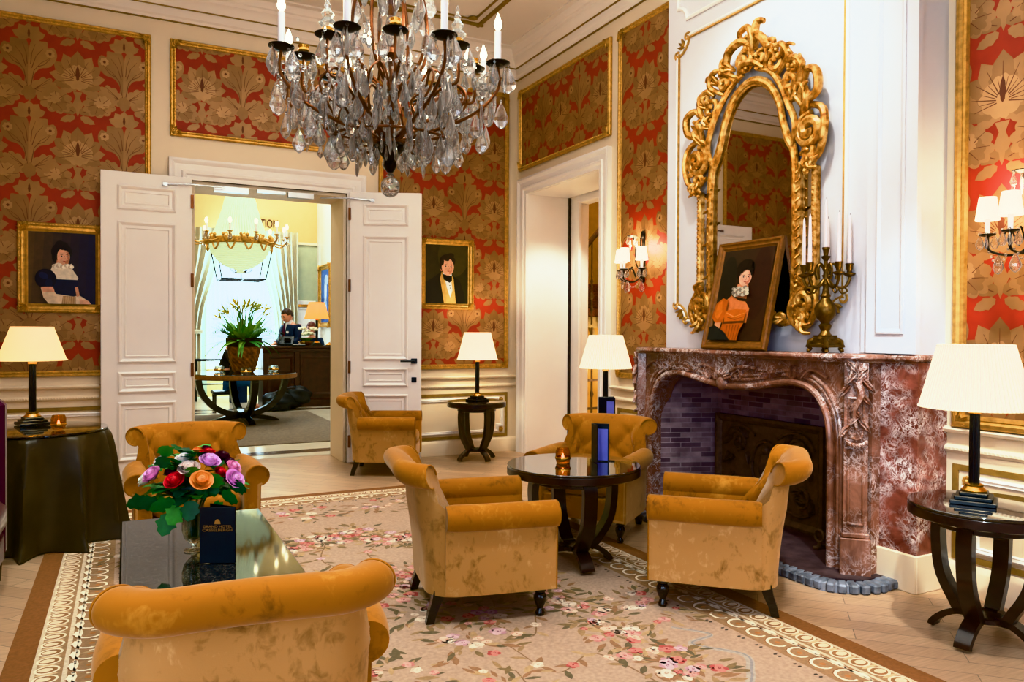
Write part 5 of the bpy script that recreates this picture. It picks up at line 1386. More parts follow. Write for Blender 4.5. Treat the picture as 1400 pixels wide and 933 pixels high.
# ---------------------------------------------------------------- floral rug
X0, X1, Y0, Y1 = -.42, 2.73, -.45, 6.12
rg = MB(); L = lin
rg.box(X0, X1, Y0, Y1, .0005, .003, 0, L((134, 92, 54)))
def rp(pts, l, c): rg.add([(p[0], p[1], .0031+.00013*l) for p in pts], [tuple(range(len(pts)))], 0, L(c))
def rr(a, l, c): rp([(X0+a, Y0+a), (X1-a, Y0+a), (X1-a, Y1-a), (X0+a, Y1-a)], l, c)
rr(.10, 1, (206, 188, 160)); rr(.115, 2, (160, 130, 94)); rr(.205, 3, (208, 190, 164)); rr(.222, 4, (156, 126, 92)); rr(.365, 5, (176, 152, 130))
rnd = random.Random(3)
def ell(cx, cy, rx, ry, a=0, n=14): return [(cx+rx*cos(t)*cos(a)-ry*sin(t)*sin(a), cy+rx*cos(t)*sin(a)+ry*sin(t)*cos(a)) for t in [2*PI*i/n for i in range(n)]]
def band(p0, p1, nrm):
    d = (p1[0]-p0[0], p1[1]-p0[1]); Ln = math.hypot(*d); tx, ty = d[0]/Ln, d[1]/Ln; an = math.atan2(ty, tx)
    def at(s, h): return (p0[0]+tx*s+nrm[0]*h, p0[1]+ty*s+nrm[1]*h)
    n = int(Ln/.088)
    for i in range(n):
        s = (i+.5)*Ln/n; c = at(s, .152)
        rp(ell(*c, .040, .044, an, 16), 6, (232, 216, 190)); rp(ell(*c, .030, .036, an, 14), 7, (150, 112, 72)); rp(ell(*at(s, .146), .018, .026, an, 12), 8, (226, 206, 176))
        c = at(s+Ln/n/2, .152); rp(ell(*c, .008, .04, an, 8), 7, (206, 180, 142))
    n = int(Ln/.115)
    for i in range(n):
        s = (i+.5)*Ln/n
        # running wave scroll
        pts = [at(s+.055*math.cos(t)*(1-.12*t), .292+.052*math.sin(t)*(1-.12*t)) for t in [-2.2+k*.5 for k in range(12)]]
        rp(strip(pts, .022, .008), 6, (236, 222, 198)); rp(strip([at(s-.062, .242), at(s-.02, .25), at(s+.03, .245), at(s+.062, .242)], .016, .010), 6, (232, 216, 190))
        rp(strip([at(s+.062*math.cos(t)*(1-.12*t), .292+.060*math.sin(t)*(1-.12*t)) for t in [-1.6+k*.45 for k in range(8)]], .007, .003), 7, (134, 96, 60)); rp(ell(*at(s+.004, .294), .012, .012), 7, (170, 120, 70))
    n = int(Ln/.10)
    for i in range(n):
        s = (i+.5)*Ln/n
        for h in (-.012, .012): rp(ell(*at(s+h, .392), .006, .010, an, 6), 6, (70, 56, 44))
m = .0
band((X1, Y0+.4), (X1, Y1-.4), (-1, 0)); band((X0, Y1-.4), (X0, Y0+.4), (1, 0)); band((X0+.4, Y1), (X1-.4, Y1), (0, -1))
for cx, cy in ((X0+.22, Y1-.22), (X1-.22, Y1-.22)):
    rp(ell(cx, cy, .13, .13, 0, 24), 6, (228, 212, 186)); rp(ell(cx, cy, .10, .10, 0, 24), 7, (170, 130, 86)); rp(ell(cx, cy, .05, .05, 0, 16), 8, (226, 206, 176))
PINK = [((190,134,124), (206,164,150), (152,86,82)), ((198,162,140), (214,190,168), (166,118,98)), ((172,92,84), (194,134,120), (132,58,56)), ((206,184,162), (220,204,184), (176,146,122)), ((184,146,150), (204,176,176), (146,104,114))]
def rrose(x, y, r, l=9):
    c = rnd.choice(PINK); a = rnd.uniform(0, 6)
    for k in range(5): rp(ell(x+.55*r*cos(a+k*1.257), y+.55*r*sin(a+k*1.257), .55*r, .5*r, a+k, 9), l+(k % 2), c[k % 2])
    rp(ell(x, y, .55*r, .5*r, a, 10), l+2, c[1]); rp(strip([(x+.3*r*cos(a+t)*t/3, y+.3*r*sin(a+t)*t/3) for t in (0, .8, 1.6, 2.4, 3.2, 4)], .12*r, .06*r), l+3, c[2]); rp(ell(x, y, .14*r, .14*r, 0, 7), l+4, c[2])
LC = [(134,112,78), (158,132,96), (112,98,72), (176,150,112), (150,116,84)]
def rleaf(x, y, a, s, l=6):
    w = s*rnd.uniform(.26, .4); p = []
    for t, k in ((0, 0), (.25, .8), (.5, 1), (.75, .7), (1, 0), (.75, -.7), (.5, -1), (.25, -.8)): p.append((x+s*t*cos(a)-w*.5*k*sin(a), y+s*t*sin(a)+w*.5*k*cos(a)))
    rp(p, l+rnd.random(), rnd.choice(LC))
def spray(x, y, R, nf, nl):
    for i in range(int(nl*1.25)):
        a = rnd.uniform(0, 2*PI); d = R*rnd.random()**.6; rleaf(x+d*cos(a), y+d*sin(a), a+rnd.uniform(-.8, .8), rnd.uniform(.05, .10))
    for i in range(int(nf*1.3)):
        a = rnd.uniform(0, 2*PI); d = R*.8*rnd.random()**.7; rrose(x+d*cos(a), y+d*sin(a), rnd.uniform(.017, .040))
def vine(pts):
    P = bez([(a, b, 0) for a, b in pts], 10); P = [(p[0], p[1]) for p in P]
    rp(strip(P, .009, .006), 6, (140, 112, 80))
    for i in range(2, len(P), 2):
        a = math.atan2(P[i][1]-P[i-1][1], P[i][0]-P[i-1][0]); rleaf(P[i][0], P[i][1], a+(1 if i % 4 else -1)*.9, .075)
        if i % 8 == 0: rrose(P[i][0], P[i][1], .026)
cx, cy, ax, ay = 1.15, 3.05, .82, 1.75       # central wreath
for k in range(64):
    a = 2*PI*k/64; spray(cx+ax*cos(a)*rnd.uniform(.88, 1.08), cy+ay*sin(a)*rnd.uniform(.92, 1.06), .17, 6, 26)
for k in range(16): spray(cx+rnd.uniform(-.36, .36), cy+rnd.uniform(-.95, .95), .2, 7, 24)
for k in range(14):
    a = 2*PI*k/14+.3; r1 = .80
    vine([(cx+ax*cos(a)*.92, cy+ay*sin(a)*.92), (cx+ax*cos(a+.2)*.72, cy+ay*sin(a+.2)*.72), (cx+ax*cos(a-.1)*.5, cy+ay*sin(a-.1)*.5), (cx+ax*cos(a+.15)*.35, cy+ay*sin(a+.15)*.35)])
for x, y in ((.25, 5.3), (2.1, 5.3), (1.15, 5.45), (.1, 4.2), (.18, 1.2), (2.1, 1.2), (1.15, .6), (.05, 2.6), (2.22, 3.9), (2.2, 2.9), (.55, 5.5), (1.7, 5.5), (.15, 3.4), (2.15, 4.9), (.12, 4.9)):
    spray(x, y, .26, 10, 42)
for x, y, s in ((2.12, 2.15, 1), (.15, 2.0, -1), (2.1, 4.5, 1)):    # grey-blue ribbons
    for q in (0, 1):
        P = bez([(x, y, 0), (x+s*.10, y+.14, 0), (x-s*.02, y+.22+.1*q, 0), (x+s*.12, y+.36, 0), (x+s*.02, y+.5, 0)] if q else [(x, y, 0), (x-s*.08, y-.1, 0), (x+s*.06, y-.22, 0), (x-s*.04, y-.34, 0)], 8)
        rp(strip([(p[0], p[1]) for p in P], .035, .02), 6, (172, 160, 146)); rp(strip([(p[0]+.006, p[1]) for p in P], .010, .006), 7, (150, 142, 138))
# bare stretches of field get scattered single leaves
tag(rg.build('floral_rug', M['cloth'], smooth=0), 'cream floral carpet with rose wreath and brown scroll border under the armchairs', 'rug')
# ---------------------------------------------------------------- vase + bouquet on the low table
VX, VY, VZ = .235, 3.165, .451
vs = thing('glass_vase', 'clear footed glass vase holding the rose bouquet on the low granite table', 'vase', (VX, VY, VZ))
mb = MB(); mb.lathe([(.0, .0), (.036, .001), (.037, .004), (.012, .012), (.009, .02), (.02, .03), (.036, .05), (.044, .08), (.044, .11), (.037, .15), (.036, .19), (.040, .215), (.037, .215), (.033, .19), (.034, .15), (.041, .11), (.041, .08), (.033, .055), (.0, .036)], 32, cap=False); mb.build('glass_body', M['glass'], vs)
mb = MB(); mb.lathe([(.0, .04), (.032, .056), (.040, .08), (.040, .11), (.036, .14), (.0, .14)], 24, cap=False); mb.build('water', M['glass'], vs)
bq = thing('rose_bouquet', 'mixed bouquet of pink, white, red and peach roses over green leaves in the glass vase', 'bouquet', (VX, VY, VZ), -.42)
rnd = random.Random(21)
def rose(name, c, loc, r, tilt):
    """layered rose head opening along local z"""
    mb = MB()
    c0, c1, c2 = lin(tuple(int(x*.86) for x in c)), lin(c), lin(tuple(min(255, int(x*1.12+12)) for x in c))
    mb.ball((0, 0, r*.42), (r*.50, r*.50, r*.66), 12, 8, 0, c1)
    for q in range(3): mb.tube([((.08+.11*q)*r*cos(t), (.08+.11*q)*r*sin(t), r*(1.07-.035*q*q)) for t in [q*2+k*.5 for k in range(9)]], .035*r, 5, 0, c0)
    for ring, (n, rad, h, open_, col) in enumerate(((3, .54, 1.02, .02, c2), (4, .68, .96, .08, c1), (5, .84, .82, .22, c2), (6, 1.02, .60, .5, c1))):
        for k in range(n):
            a0 = 2*PI*k/n+ring*.5; wd = 2*PI/n*.68
            def pet(u, v):
                a = a0+(u-.5)*2*wd; rr_ = r*(rad*(.45+.55*v**.6)+open_*.25*v**3)
                e = 1-.22*(abs(u-.5)*2)**3*v
                return (rr_*cos(a), rr_*sin(a), r*(.02+h*v*e-open_*.28*max(0, v-.75)*4*.5))
            mb.grid(pet, 6, 4, 0, col)
    for k in range(5):
        a = 2*PI*k/5; mb.add([(r*.2*cos(a-.4), r*.2*sin(a-.4), 0), (r*.2*cos(a+.4), r*.2*sin(a+.4), 0), (r*.95*cos(a), r*.95*sin(a), -.1*r)], [(0, 1, 2)], 0, lin((52, 96, 40)))
    return mb.build(name, M['petal'], bq, smooth=60, loc=loc, rot=tilt)
K = .00061
RO = [((226,164,206),197,235,.034,-.10),((236,226,222),200,172,.028,-.03),((226,226,206),137,270,.030,-.07),((240,226,222),345,165,.034,-.05),((238,208,200),400,205,.036,-.09),((196,24,38),337,265,.034,-.12),
      ((240,150,80),390,118,.022,.02),((190,26,38),460,138,.030,.0),((226,176,220),500,168,.036,-.06),((242,168,92),493,262,.037,-.13),((70,18,34),545,152,.028,.0),((62,16,34),590,185,.026,-.01),
      ((234,164,198),630,205,.028,-.04),((226,168,214),658,265,.036,-.09),((188,24,40),570,225,.022,-.07),((64,18,34),265,235,.026,-.04),((70,20,38),430,250,.022,-.09),((66,16,32),432,112,.022,.03),((72,20,38),605,265,.026,-.06),((222,150,180),300,180,.020,.05)]
for c, cx, cy, r, y in RO:
    x, z = (cx-375)*K, (752-cy)*K
    d = Vector((x, y*1.0, z-.16)).normalized()
    q = d.to_track_quat('Z', 'Y').to_euler(); rose('rose', c, (x, y, z-.012), r, q)
GL = [(50,112,42),(36,88,40),(66,132,50),(28,70,40),(84,150,58)]
mb = MB()
def bleaf(p, d, L, W, c, droop=.2, face=None):
    d = Vector(d).normalized(); up = Vector((0,0,1)); s = d.cross(Vector(face) if face else up)
    if s.length < .1: s = Vector((1,0,0))
    s.normalize(); nrm = s.cross(d); V = []; n = 6
    for i in range(n+1):
        t = i/n; w = W*.5*(sin(PI*min(1, .06+.94*t))**.75)*(1+.18*(1 if i % 2 else -1)); b = Vector(p)+d*L*t-up*droop*L*t*t
        for k in (-1, 0, 1): V.append(tuple(b+s*w*k+nrm*(.12*w*abs(k))))
    mb.add(V, [(i*3+k, i*3+k+1, (i+1)*3+k+1, (i+1)*3+k) for i in range(n) for k in (0, 1)], 0, lin(c))
for i in range(46):
    a = 2*PI*i/46+rnd.uniform(-.1, .1); el_ = rnd.uniform(-.25, .4)
    r0 = rnd.uniform(.05, .13); z0 = .225+.04*rnd.random()
    bleaf((r0*cos(a)*1.1, r0*sin(a)*.8, z0), (cos(a), sin(a)*.9, el_), rnd.uniform(.055, .085), rnd.uniform(.05, .07), rnd.choice(GL), rnd.uniform(.1, .4))
for i in range(46):
    a = rnd.uniform(0, 2*PI); r0 = rnd.uniform(.02, .15); z0 = .28+.10*(1-(r0/.16)**2)*rnd.uniform(.6, 1.05)
    bleaf((r0*cos(a), r0*sin(a)*.8, z0), (cos(a), sin(a), rnd.uniform(.2, 1.2)), rnd.uniform(.045, .07), rnd.uniform(.04, .06), rnd.choice(GL), .15)
for (cx, cy, dx, dz, L) in ((120, 400, -1, -.05, .11), (200, 410, -1, .0, .12), (270, 480, -.3, -1, .11), (260, 130, -.35, 1, .08), (700, 320, 1, .1, .10), (640, 370, 1, -.15, .10), (560, 320, .5, .9, .11), (310, 410, -.8, -.1, .13), (430, 400, -.1, -.7, .10), (580, 420, .6, -.5, .09), (250, 200, -.4, .9, .09), (350, 440, -.2, -.3, .1)):
    bleaf(((cx-375)*K*.85, -.10, (752-cy)*K), (dx, -.25, dz), L*.68, .07, rnd.choice(GL), .15, (.1, 1, .5))
mb.ball((0, 0, .25), (.12, .09, .05), 12, 8, 0, lin((16, 34, 18)))
mb.build('foliage', M['petal'], bq, smooth=70)
mb = MB()
for i in range(12):
    a = 2*PI*i/12; mb.tube([(.012*cos(a+1), .012*sin(a+1), .05), (.02*cos(a), .02*sin(a), .15), (.07*cos(a), .06*sin(a), .26)], .0032, 5, 0, lin((46, 84, 36)))
mb.build('stems', M['petal'], bq)

# ---------------------------------------------------------------- menus
m1 = menu('navy menu folder with gilt hotel name standing on the low granite table', (.375, 2.985, .451), math.radians(150), math.radians(32), .125, .205)
m1.rotation_euler.z = 0
for c in list(m1.children): bpy.data.objects.remove(c)
W, H = .128, .205
t = m1; t.location = (.24, 2.975, .4515); t.rotation_euler.z = math.radians(-24)
mb = MB(); mb.box(0, W, -.002, .002, 0, H, bev=.001); fc = mb.build('front_cover', M['menu'], t)
mb = MB(); mb.box(0, W, -.002, .002, 0, H, bev=.001); bc = mb.build('back_cover', M['menu'], t, loc=(W, .005, 0), rot=(0, 0, PI-math.radians(28)))
mb = MB()
for i in range(4): mb.box(-W+.006, -.003, .003+.0012*i, .0036+.0012*i, .004, H-.006)
mb.build('pages', M['pages'], t, loc=(W, .001, 0), rot=(0, 0, -math.radians(3)))
font('gilt_lettering', 'GRAND HOTEL', .0125, M['giltprint'], fc, (W*.5, -.0026, H*.655), (PI/2, 0, 0), .0003, 1.2)
font('gilt_lettering', 'CASSELBERGH', .0135, M['giltprint'], fc, (W*.5, -.0026, H*.59), (PI/2, 0, 0), .0003, 1.25)
mb = MB()       # small arched emblem over the name
mb.poly([(W*.5+.011*cos(a), H*.70+.018*sin(a)) for a in [PI*i/10 for i in range(11)]], -.0026)
mb.build('gilt_emblem', M['giltprint'], fc, smooth=0)
m2 = thing('menu_card', 'open dark menu folder with lilac sheet standing on the dark round table', 'menu', (2.375, 3.66, .567), math.radians(-42), 'standing menu folders')
mb = MB(); mb.box(0, .10, -.002, .002, 0, .215, bev=.001); c = mb.build('cover', M['menu'], m2)
mb = MB(); mb.box(.005, .092, -.0045, -.0022, .006, .185); mb.build('lilac_sheet', M['menu_panel'], c)
mb = MB(); mb.box(0, .10, -.002, .002, 0, .215, bev=.001); c = mb.build('cover', M['menu'], m2, loc=(0, 0, 0), rot=(0, 0, math.radians(-62)))
mb = MB(); mb.box(.004, .098, .0022, .004, .006, .20); mb.build('sheet', M['pages'], c)
m3 = thing('menu_card', 'dark menu folder with lilac sheet on the hidden side table under the pleated lamp', 'menu', (3.20, 4.84, .582), math.radians(-50), 'standing menu folders')
mb = MB(); mb.box(0, .13, -.002, .002, 0, .23, bev=.001); c = mb.build('cover', M['menu'], m3)
mb = MB(); mb.box(.065, .122, -.0045, -.0022, .02, .20); mb.build('lilac_sheet', M['menu_panel'], c)
mb = MB(); mb.box(0, .13, -.002, .002, 0, .23, bev=.001); c = mb.build('cover', M['menu'], m3, rot=(0, 0, math.radians(40)))
# ================================================================ the lobby beyond the double door
LB = 16.0
mb = MB(); mb.box(-2.2, 4.4, 8.01, LB+.2, -.1, 0); struct(mb.build('floor_lobby', M['lobbyfloor']))
fl = bpy.data.objects['floor_lobby']
mb = MB(); mb.box(-2.0, 4.0, 8.25, 8.45, 0, .003); mb.box(-2.0, 4.0, 12.75, 12.95, 0, .003); mb.box(-2, 4, 13.2, 13.42, 0, .003); mb.build('brown_stone_band', M['brownstone'], fl)
mb = MB(); mb.box(-1.3, 2.62, 8.95, 12.45, .0, .012, bev=.004); tag(mb.build('lobby_rug', M['lobbyrug']), 'plain taupe rug on the pale stone floor beyond the double door', 'rug')
mb = MB()
mb.box(-2.2, 1.42, 0, .2, 0, 5); mb.box(2.75, 3.75, 0, .2, 0, 5); mb.box(1.42, 2.75, 0, .2, 0, .6); mb.box(1.42, 2.75, 0, .2, 3.15, 5)
lw = struct(mb.build('wall_lobby_back', M['yellowwall'], loc=(0, LB, 0)))
mb = MB(); mb.box(2.75, 3.56, -.02, 0, 0, 3.08); mb.box(-2.2, 1.42, -.02, 0, 0, 3.08); mb.build('sage_lower_wall', M['greenwall'], lw)
mb = MB(); mb.box(-2.2, 3.56, -.05, 0, 3.08, 3.13); mb.build('picture_rail', M['cream'], lw)
font('wall_lettering', 'RECEPTION', .235, M['bronze'], lw, (2.78, -.012, 3.47), (PI/2, 0, 0), .008, .62, 'RIGHT')
mb = MB(); mb.box(0, .2, 8.01, LB, 0, 5); struct(mb.build('wall_lobby_right', M['white'], loc=(3.56, 0, 0)))
mb = MB(); mb.box(-.2, 0, 8.01, LB, 0, 5); struct(mb.build('wall_lobby_left', M['yellowwall'], loc=(-2.0, 0, 0)))
mb = MB(); mb.box(-2.2, 3.8, 7.9, LB+.2, 5, 5.1); struct(mb.build('ceiling_lobby', M['ceil']))
mb = MB(); mb.box(-2.2, 4.2, 8.011, 8.02, 4.36, 5); struct(mb.build('wall_lobby_front', M['cream']))
# window, sheer and curtains
w = MB()
for x in (1.42, 2.05, 2.70): w.box(x, x+.05, .06, .12, .6, 3.15)
for z in (.6, 1.9, 3.10): w.box(1.42, 2.75, .06, .12, z, z+.05)
struct(w.build('window_3', M['white'], loc=(0, LB, 0)))
def pleats(x0, x1, z0, z1, n, amp, wfn):
    def f(u, v):
        k = wfn(v); x = x0+(x1-x0)*(k[0]+(k[1]-k[0])*u)
        return (x, amp*sin(2*PI*n*u)*(.6+.4*sin(v*3+1)), z1+(z0-z1)*v)
    return f
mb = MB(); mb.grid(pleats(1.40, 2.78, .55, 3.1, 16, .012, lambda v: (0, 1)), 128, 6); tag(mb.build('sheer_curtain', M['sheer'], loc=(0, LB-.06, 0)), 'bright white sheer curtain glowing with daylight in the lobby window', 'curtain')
def drapeL(v): return (0, .98-.42*sin(PI*min(1, v/.62)*.5)**2) if v < .62 else (0, .56-.0*v)
mb = MB(); mb.grid(pleats(.75, 1.75, .02, 3.3, 7, .045, drapeL), 90, 24); c = mb.build('curtain', M['curtain'], loc=(0, LB-.22, 0)); tag(c, 'cream tied-back curtain at the left of the lobby window', 'curtain', 'cream lobby curtains')
mb = MB(); mb.box(.75, 1.34, -.07, .07, 1.24, 1.32, bev=.02); mb.build('tie_back', M['curtain'], c)
def drapeR(v): return (.05+.42*sin(PI*min(1, v/.62)*.5)**2, 1) if v < .62 else (.47, 1)
mb = MB(); mb.grid(pleats(2.28, 3.14, .02, 3.3, 7, .045, drapeR), 90, 24); c = mb.build('curtain', M['curtain'], loc=(0, LB-.22, 0)); tag(c, 'cream tied-back curtain hanging behind the man in the navy suit', 'curtain', 'cream lobby curtains')
mb = MB(); mb.box(2.67, 3.14, -.07, .07, 1.24, 1.32, bev=.02); mb.build('tie_back', M['curtain'], c)
# pale door behind the desk
d3 = tag(thing('door_3', 'pale panelled door behind the reception desk', None, (2.9, LB-.03, 0)), kind='structure')
mb = MB(); mb.box(-.02, .62, -.03, 0, 0, 1.93, bev=.004); mb.build('door_slab', M['white'], d3)
mb = MB(); mb.frame(rect(.08, .52, 1.0, 1.78), [(0, 0), (0, .012), (.02, .012), (.03, 0)], y=-.03); mb.build('panel_moulding', M['white'], d3)
mb = MB(); mb.box(.22, .50, -.055, -.03, 1.80, 1.85, bev=.003); mb.build('brass_closer', M['brass'], d3)
mb = MB(); mb.ball((.04, -.06, 1.0), .03, 8, 6); mb.build('knob', M['black'], d3)
# seascape in gilt frame on the lobby's right wall
S = sky(0, 0, 100, 100, (96, 130, 196), (60, 96, 170)); S += [([(0, 55), (100, 50), (100, 100), (0, 100)], (62, 92, 160)), (el(52, 40, 14, 26), (226, 230, 240)), (el(50, 70, 18, 16), (180, 196, 226)), (el(30, 85, 22, 10), (40, 60, 120)), (el(60, 20, 20, 10), (196, 206, 230))]
portrait('painting', 'tall gilt-framed blue painting on the pale wall beside the reception desk', (3.555, 15.15, 2.0), (0, 0, WR), .95, 1.25, .1, 'gold', S, (0, 0, 100, 100), .06)
# ---------------------------------------------------------------- reception desk
dk = thing('reception_desk', 'dark mahogany panelled reception desk at the far end of the lobby', 'desk', (2.80, 13.4, 0))
mb = MB(); mb.box(-.72, .755, 0, .55, 0, 1.0); mb.build('carcass', M['desk'], dk)
mb = MB(); mb.box(-.76, .755, -.06, .60, 1.0, 1.045, bev=.01); mb.build('counter_top', M['desk'], dk)
mb = MB(); mb.rail(-.74, .755, [(.93, 0), (.93, .02), (.96, .04), (.99, .045), (1.0, .03), (1.0, 0)]); mb.build('cornice_moulding', M['desk'], dk); mb = MB(); mb.rail(-.74, .755, [(0, 0), (0, .04), (.10, .04), (.12, .015), (.13, 0)]); mb.build('plinth_moulding', M['desk'], dk)
for a, b in ((-.66, -.22), (-.10, .54)):
    mb = MB(); mb.frame(rect(a, b, .18, .88), [(0, 0), (0, .018), (.02, .022), (.05, .008), (.055, .0)]); mb.poly(rect(a+.12, b-.12, .30, .76), -.012); mb.build('panel', M['desk'], dk)
for x in (-.16, .62):
    mb = MB(); mb.box(x-.045, x+.045, -.03, 0, .1, .94, bev=.005); mb.box(x-.06, x+.06, -.045, 0, .0, .16, bev=.005); mb.build('pilaster', M['desk'], dk)
mb = MB(); mb.ball((.60, -.02, .80), (.02, .015, .03), 8, 6); mb.build('brass_escutcheon', M['brass'], dk)
# things on the desk
table_lamp('yellow-shaded brass table lamp standing on the reception desk', (3.03, 13.62, 1.045), 0, 1, .215, .135, .29, .475, 'shadey', base=.09, energy=1.5)
bw = thing('flower_bowl', 'low bowl of white flowers on the reception desk', 'flower bowl', (2.82, 13.52, 1.046))
mb = MB(); mb.lathe([(.05, 0), (.09, .02), (.14, .07), (.15, .08), (.135, .075), (.0, .05)], 20, cap=False); mb.build('bowl', M['brass'], bw)
r2 = random.Random(4)
for i in range(13):
    a = r2.uniform(0, 6.28); r = r2.uniform(.02, .2); mb = MB(); c = (r*cos(a), r*.7*sin(a), .17+.14*r2.random())
    for k in range(6): mb.ball((c[0]+.025*cos(k), c[1]+.025*sin(k), c[2]+.012*(k % 2)), (.026, .026, .02), 7, 5, 0, lin((240, 236, 214)))
    mb.build('white_flower', M['petal'], bw)
mb = MB()
for i in range(20):
    a = r2.uniform(0, 6.28); bleaf((.05*cos(a), .05*sin(a), .08), (cos(a), sin(a), .9), .16, .06, r2.choice(GL), .3)
mb.build('greenery', M['petal'], bw, smooth=70)
be = thing('desk_bell', 'small brass bell at the right end of the reception desk', 'bell', (3.22, 13.48, 1.046)); mb = MB(); mb.lathe([(.06, 0), (.062, .012), (.05, .03), (.03, .045), (.008, .05), (.008, .062), (.0, .064)], 16); mb.build('dome', M['brass'], be); mb = MB(); mb.lathe([(.066, 0), (.066, .008)], 16); mb.build('rim', M['black'], be)
te = thing('desk_telephone', 'black desk telephone with handset on the reception desk before the man', 'telephone', (2.48, 13.55, 1.046), -.3)
mb = MB(); mb.loft([[(-.13, -.11, 0), (.13, -.11, 0), (.13, .11, 0), (-.13, .11, 0)], [(-.13, -.11, .03), (.13, -.11, .03), (.13, .11, .16), (-.13, .11, .16)]]); mb.build('body', M['black'], te, smooth=0)
mb = MB(); mb.tube([(-.10, -.08, .09), (-.11, -.02, .17), (-.10, .06, .22), (-.06, .10, .20)], [.02, .015, .015, .02], 8); mb.build('handset', M['black'], te)
mb = MB(); mb.box(-.02, .09, -.06, .04, .075, .13); mb.build('keypad', M['darkmetal'], te)
tr = thing('black_tray', 'flat black tray with papers on the reception desk', 'tray', (2.665, 13.36, 1.046)); mb = MB(); mb.box(-.12, .12, -.05, .08, 0, .02, bev=.005); mb.build('tray', M['black'], tr); mb = MB(); mb.box(-.10, .10, -.04, .07, .02, .025); mb.build('papers', M['shirt'], tr)

# ---------------------------------------------------------------- people
def head(nodes_mat, hairmat, parent, c, r, yaw, pitch, hair, skinmat='skin'):
    """one head: skull, jaw, nose, ears, eyes, mouth and hair; returns the hair-bearing empty's children list"""
    X = Matrix.Translation(c) @ Matrix.Rotation(yaw, 4, 'Z') @ Matrix.Rotation(pitch, 4, 'X')
    mb = MB(); mb.X = X
    def hd(u, v):
        a = 2*PI*u; b = -PI/2+PI*v; x, y, z = cos(b)*cos(a), cos(b)*sin(a), sin(b)
        w = .76*(1-.22*max(0, -z)**1.3); y2 = y*.92-(.12*max(0, -z) if y < 0 else -.05*max(0, -z))
        if y < -.75 and -.35 < z < .12 and abs(x) < .2: y2 -= .16*(1-abs(x)/.2)*(1-abs(z+.12)/.24 if abs(z+.12) < .24 else 0)
        return (r*x*w, r*y2, r*z*1.08)
    mb.grid(hd, 36, 28)
    for s in (-1, 1): mb.ball((s*.76*r, .06*r, -.02*r), (.08*r, .18*r, .26*r), 8, 6)
    mb.lathe([(.42*r, -1.75*r), (.40*r, -1.1*r), (.42*r, -.55*r)], 14, (0, .12*r, 0))
    return X, mb
def hair_cap(mb, r, low_back, low_side, top=1.14, fringe=.42):
    def f(u, v):
        a = 2*PI*u; y = sin(a); lo = low_back if y > .2 else (low_side if y > -.45 else fringe)
        lo = lo; z = lo+(top-lo)*v; k = math.sqrt(max(0, 1-(min(z, top)/top)**2)); zz = max(z, -.2); kk = math.sqrt(max(0.0, 1-(max(0, z)/top)**2)) if z > 0 else 1-.12*(-z)
        return (.86*r*kk*cos(a), (1.03*kk*sin(a)+.06)*r, z*r*1.06)
    mb.grid(f, 28, 12)
def person(label, loc, rz, pose): 
    return thing('person', label, 'person', loc, rz)
# man in a navy suit standing behind the desk, head bowed to the left
pm = person('man with short brown hair in a navy suit standing behind the reception desk', (2.73, 14.42, 0), math.radians(-62), None)
X, mb = head(None, None, pm, Vector((0, -.09, 1.575)), .118, 0, .42, None)
mb.X = Matrix.Identity(4)
hm = mb
# body: one skinned surface (torso, arms with hands, legs)
nodes = [((0,0,.93),.13),((0,0,1.12),(.155,.11)),((0,.01,1.32),(.18,.12)),((0,0,1.42),(.10,.08)),((0,-.03,1.50),.055),
 ((.19,0,1.38),.06),((.25,-.05,1.12),.048),((.16,-.26,1.06),.038),((.12,-.33,1.05),.03),((-.19,0,1.38),.06),((-.25,-.05,1.12),.048),((-.14,-.26,1.06),.038),((-.09,-.33,1.05),.03),
 ((.10,0,.85),.095),((.11,0,.48),.062),((.11,.02,.09),.045),((.11,-.12,.04),.04),((-.10,0,.85),.095),((-.11,0,.48),.062),((-.11,.02,.09),.045),((-.11,-.12,.04),.04)]
edges = [(0,1),(1,2),(2,3),(3,4),(2,5),(5,6),(6,7),(7,8),(2,9),(9,10),(10,11),(11,12),(0,13),(13,14),(14,15),(15,16),(0,17),(17,18),(18,19),(19,20)]
def fingers(nodes, edges, wrist, d, side, s=1.0):
    """five finger chains rooted in the hand node"""
    base = len(nodes); w = Vector(nodes[wrist][0]); d = Vector(d).normalized(); sd = Vector(side).normalized(); dn = d.cross(sd)
    for k, (o, L) in enumerate(((-.028, .055), (-.010, .068), (.009, .064), (.026, .05))):
        a = w+d*.035*s+sd*o*s; b = a+d*L*.55*s-Vector((0,0,.012*s)); c_ = b+d*L*.45*s-Vector((0,0,.022*s)); i = len(nodes)
        nodes += [(tuple(a), .010*s), (tuple(b), .009*s), (tuple(c_), .007*s)]; edges += [(wrist, i), (i, i+1), (i+1, i+2)]
    a = w-sd*.035*s+d*.01*s; b = a-sd*.02*s+d*.03*s; i = len(nodes); nodes += [(tuple(a), .011*s), (tuple(b), .009*s)]; edges += [(wrist, i), (i, i+1)]
fingers(nodes, edges, 8, (-.2, -1, -.1), (1, -.2, 0)); fingers(nodes, edges, 12, (.2, -1, -.1), (-1, -.2, 0))
skinned('body', M['skin'], nodes, edges, pm)
def features(mbx, X, r):
    mbx.X = X
    return mbx
X, mb = head(None, None, pm, Vector((0, -.09, 1.585)), .115, 0, .38, None); mb.build('head', M['skin'], pm, smooth=80)
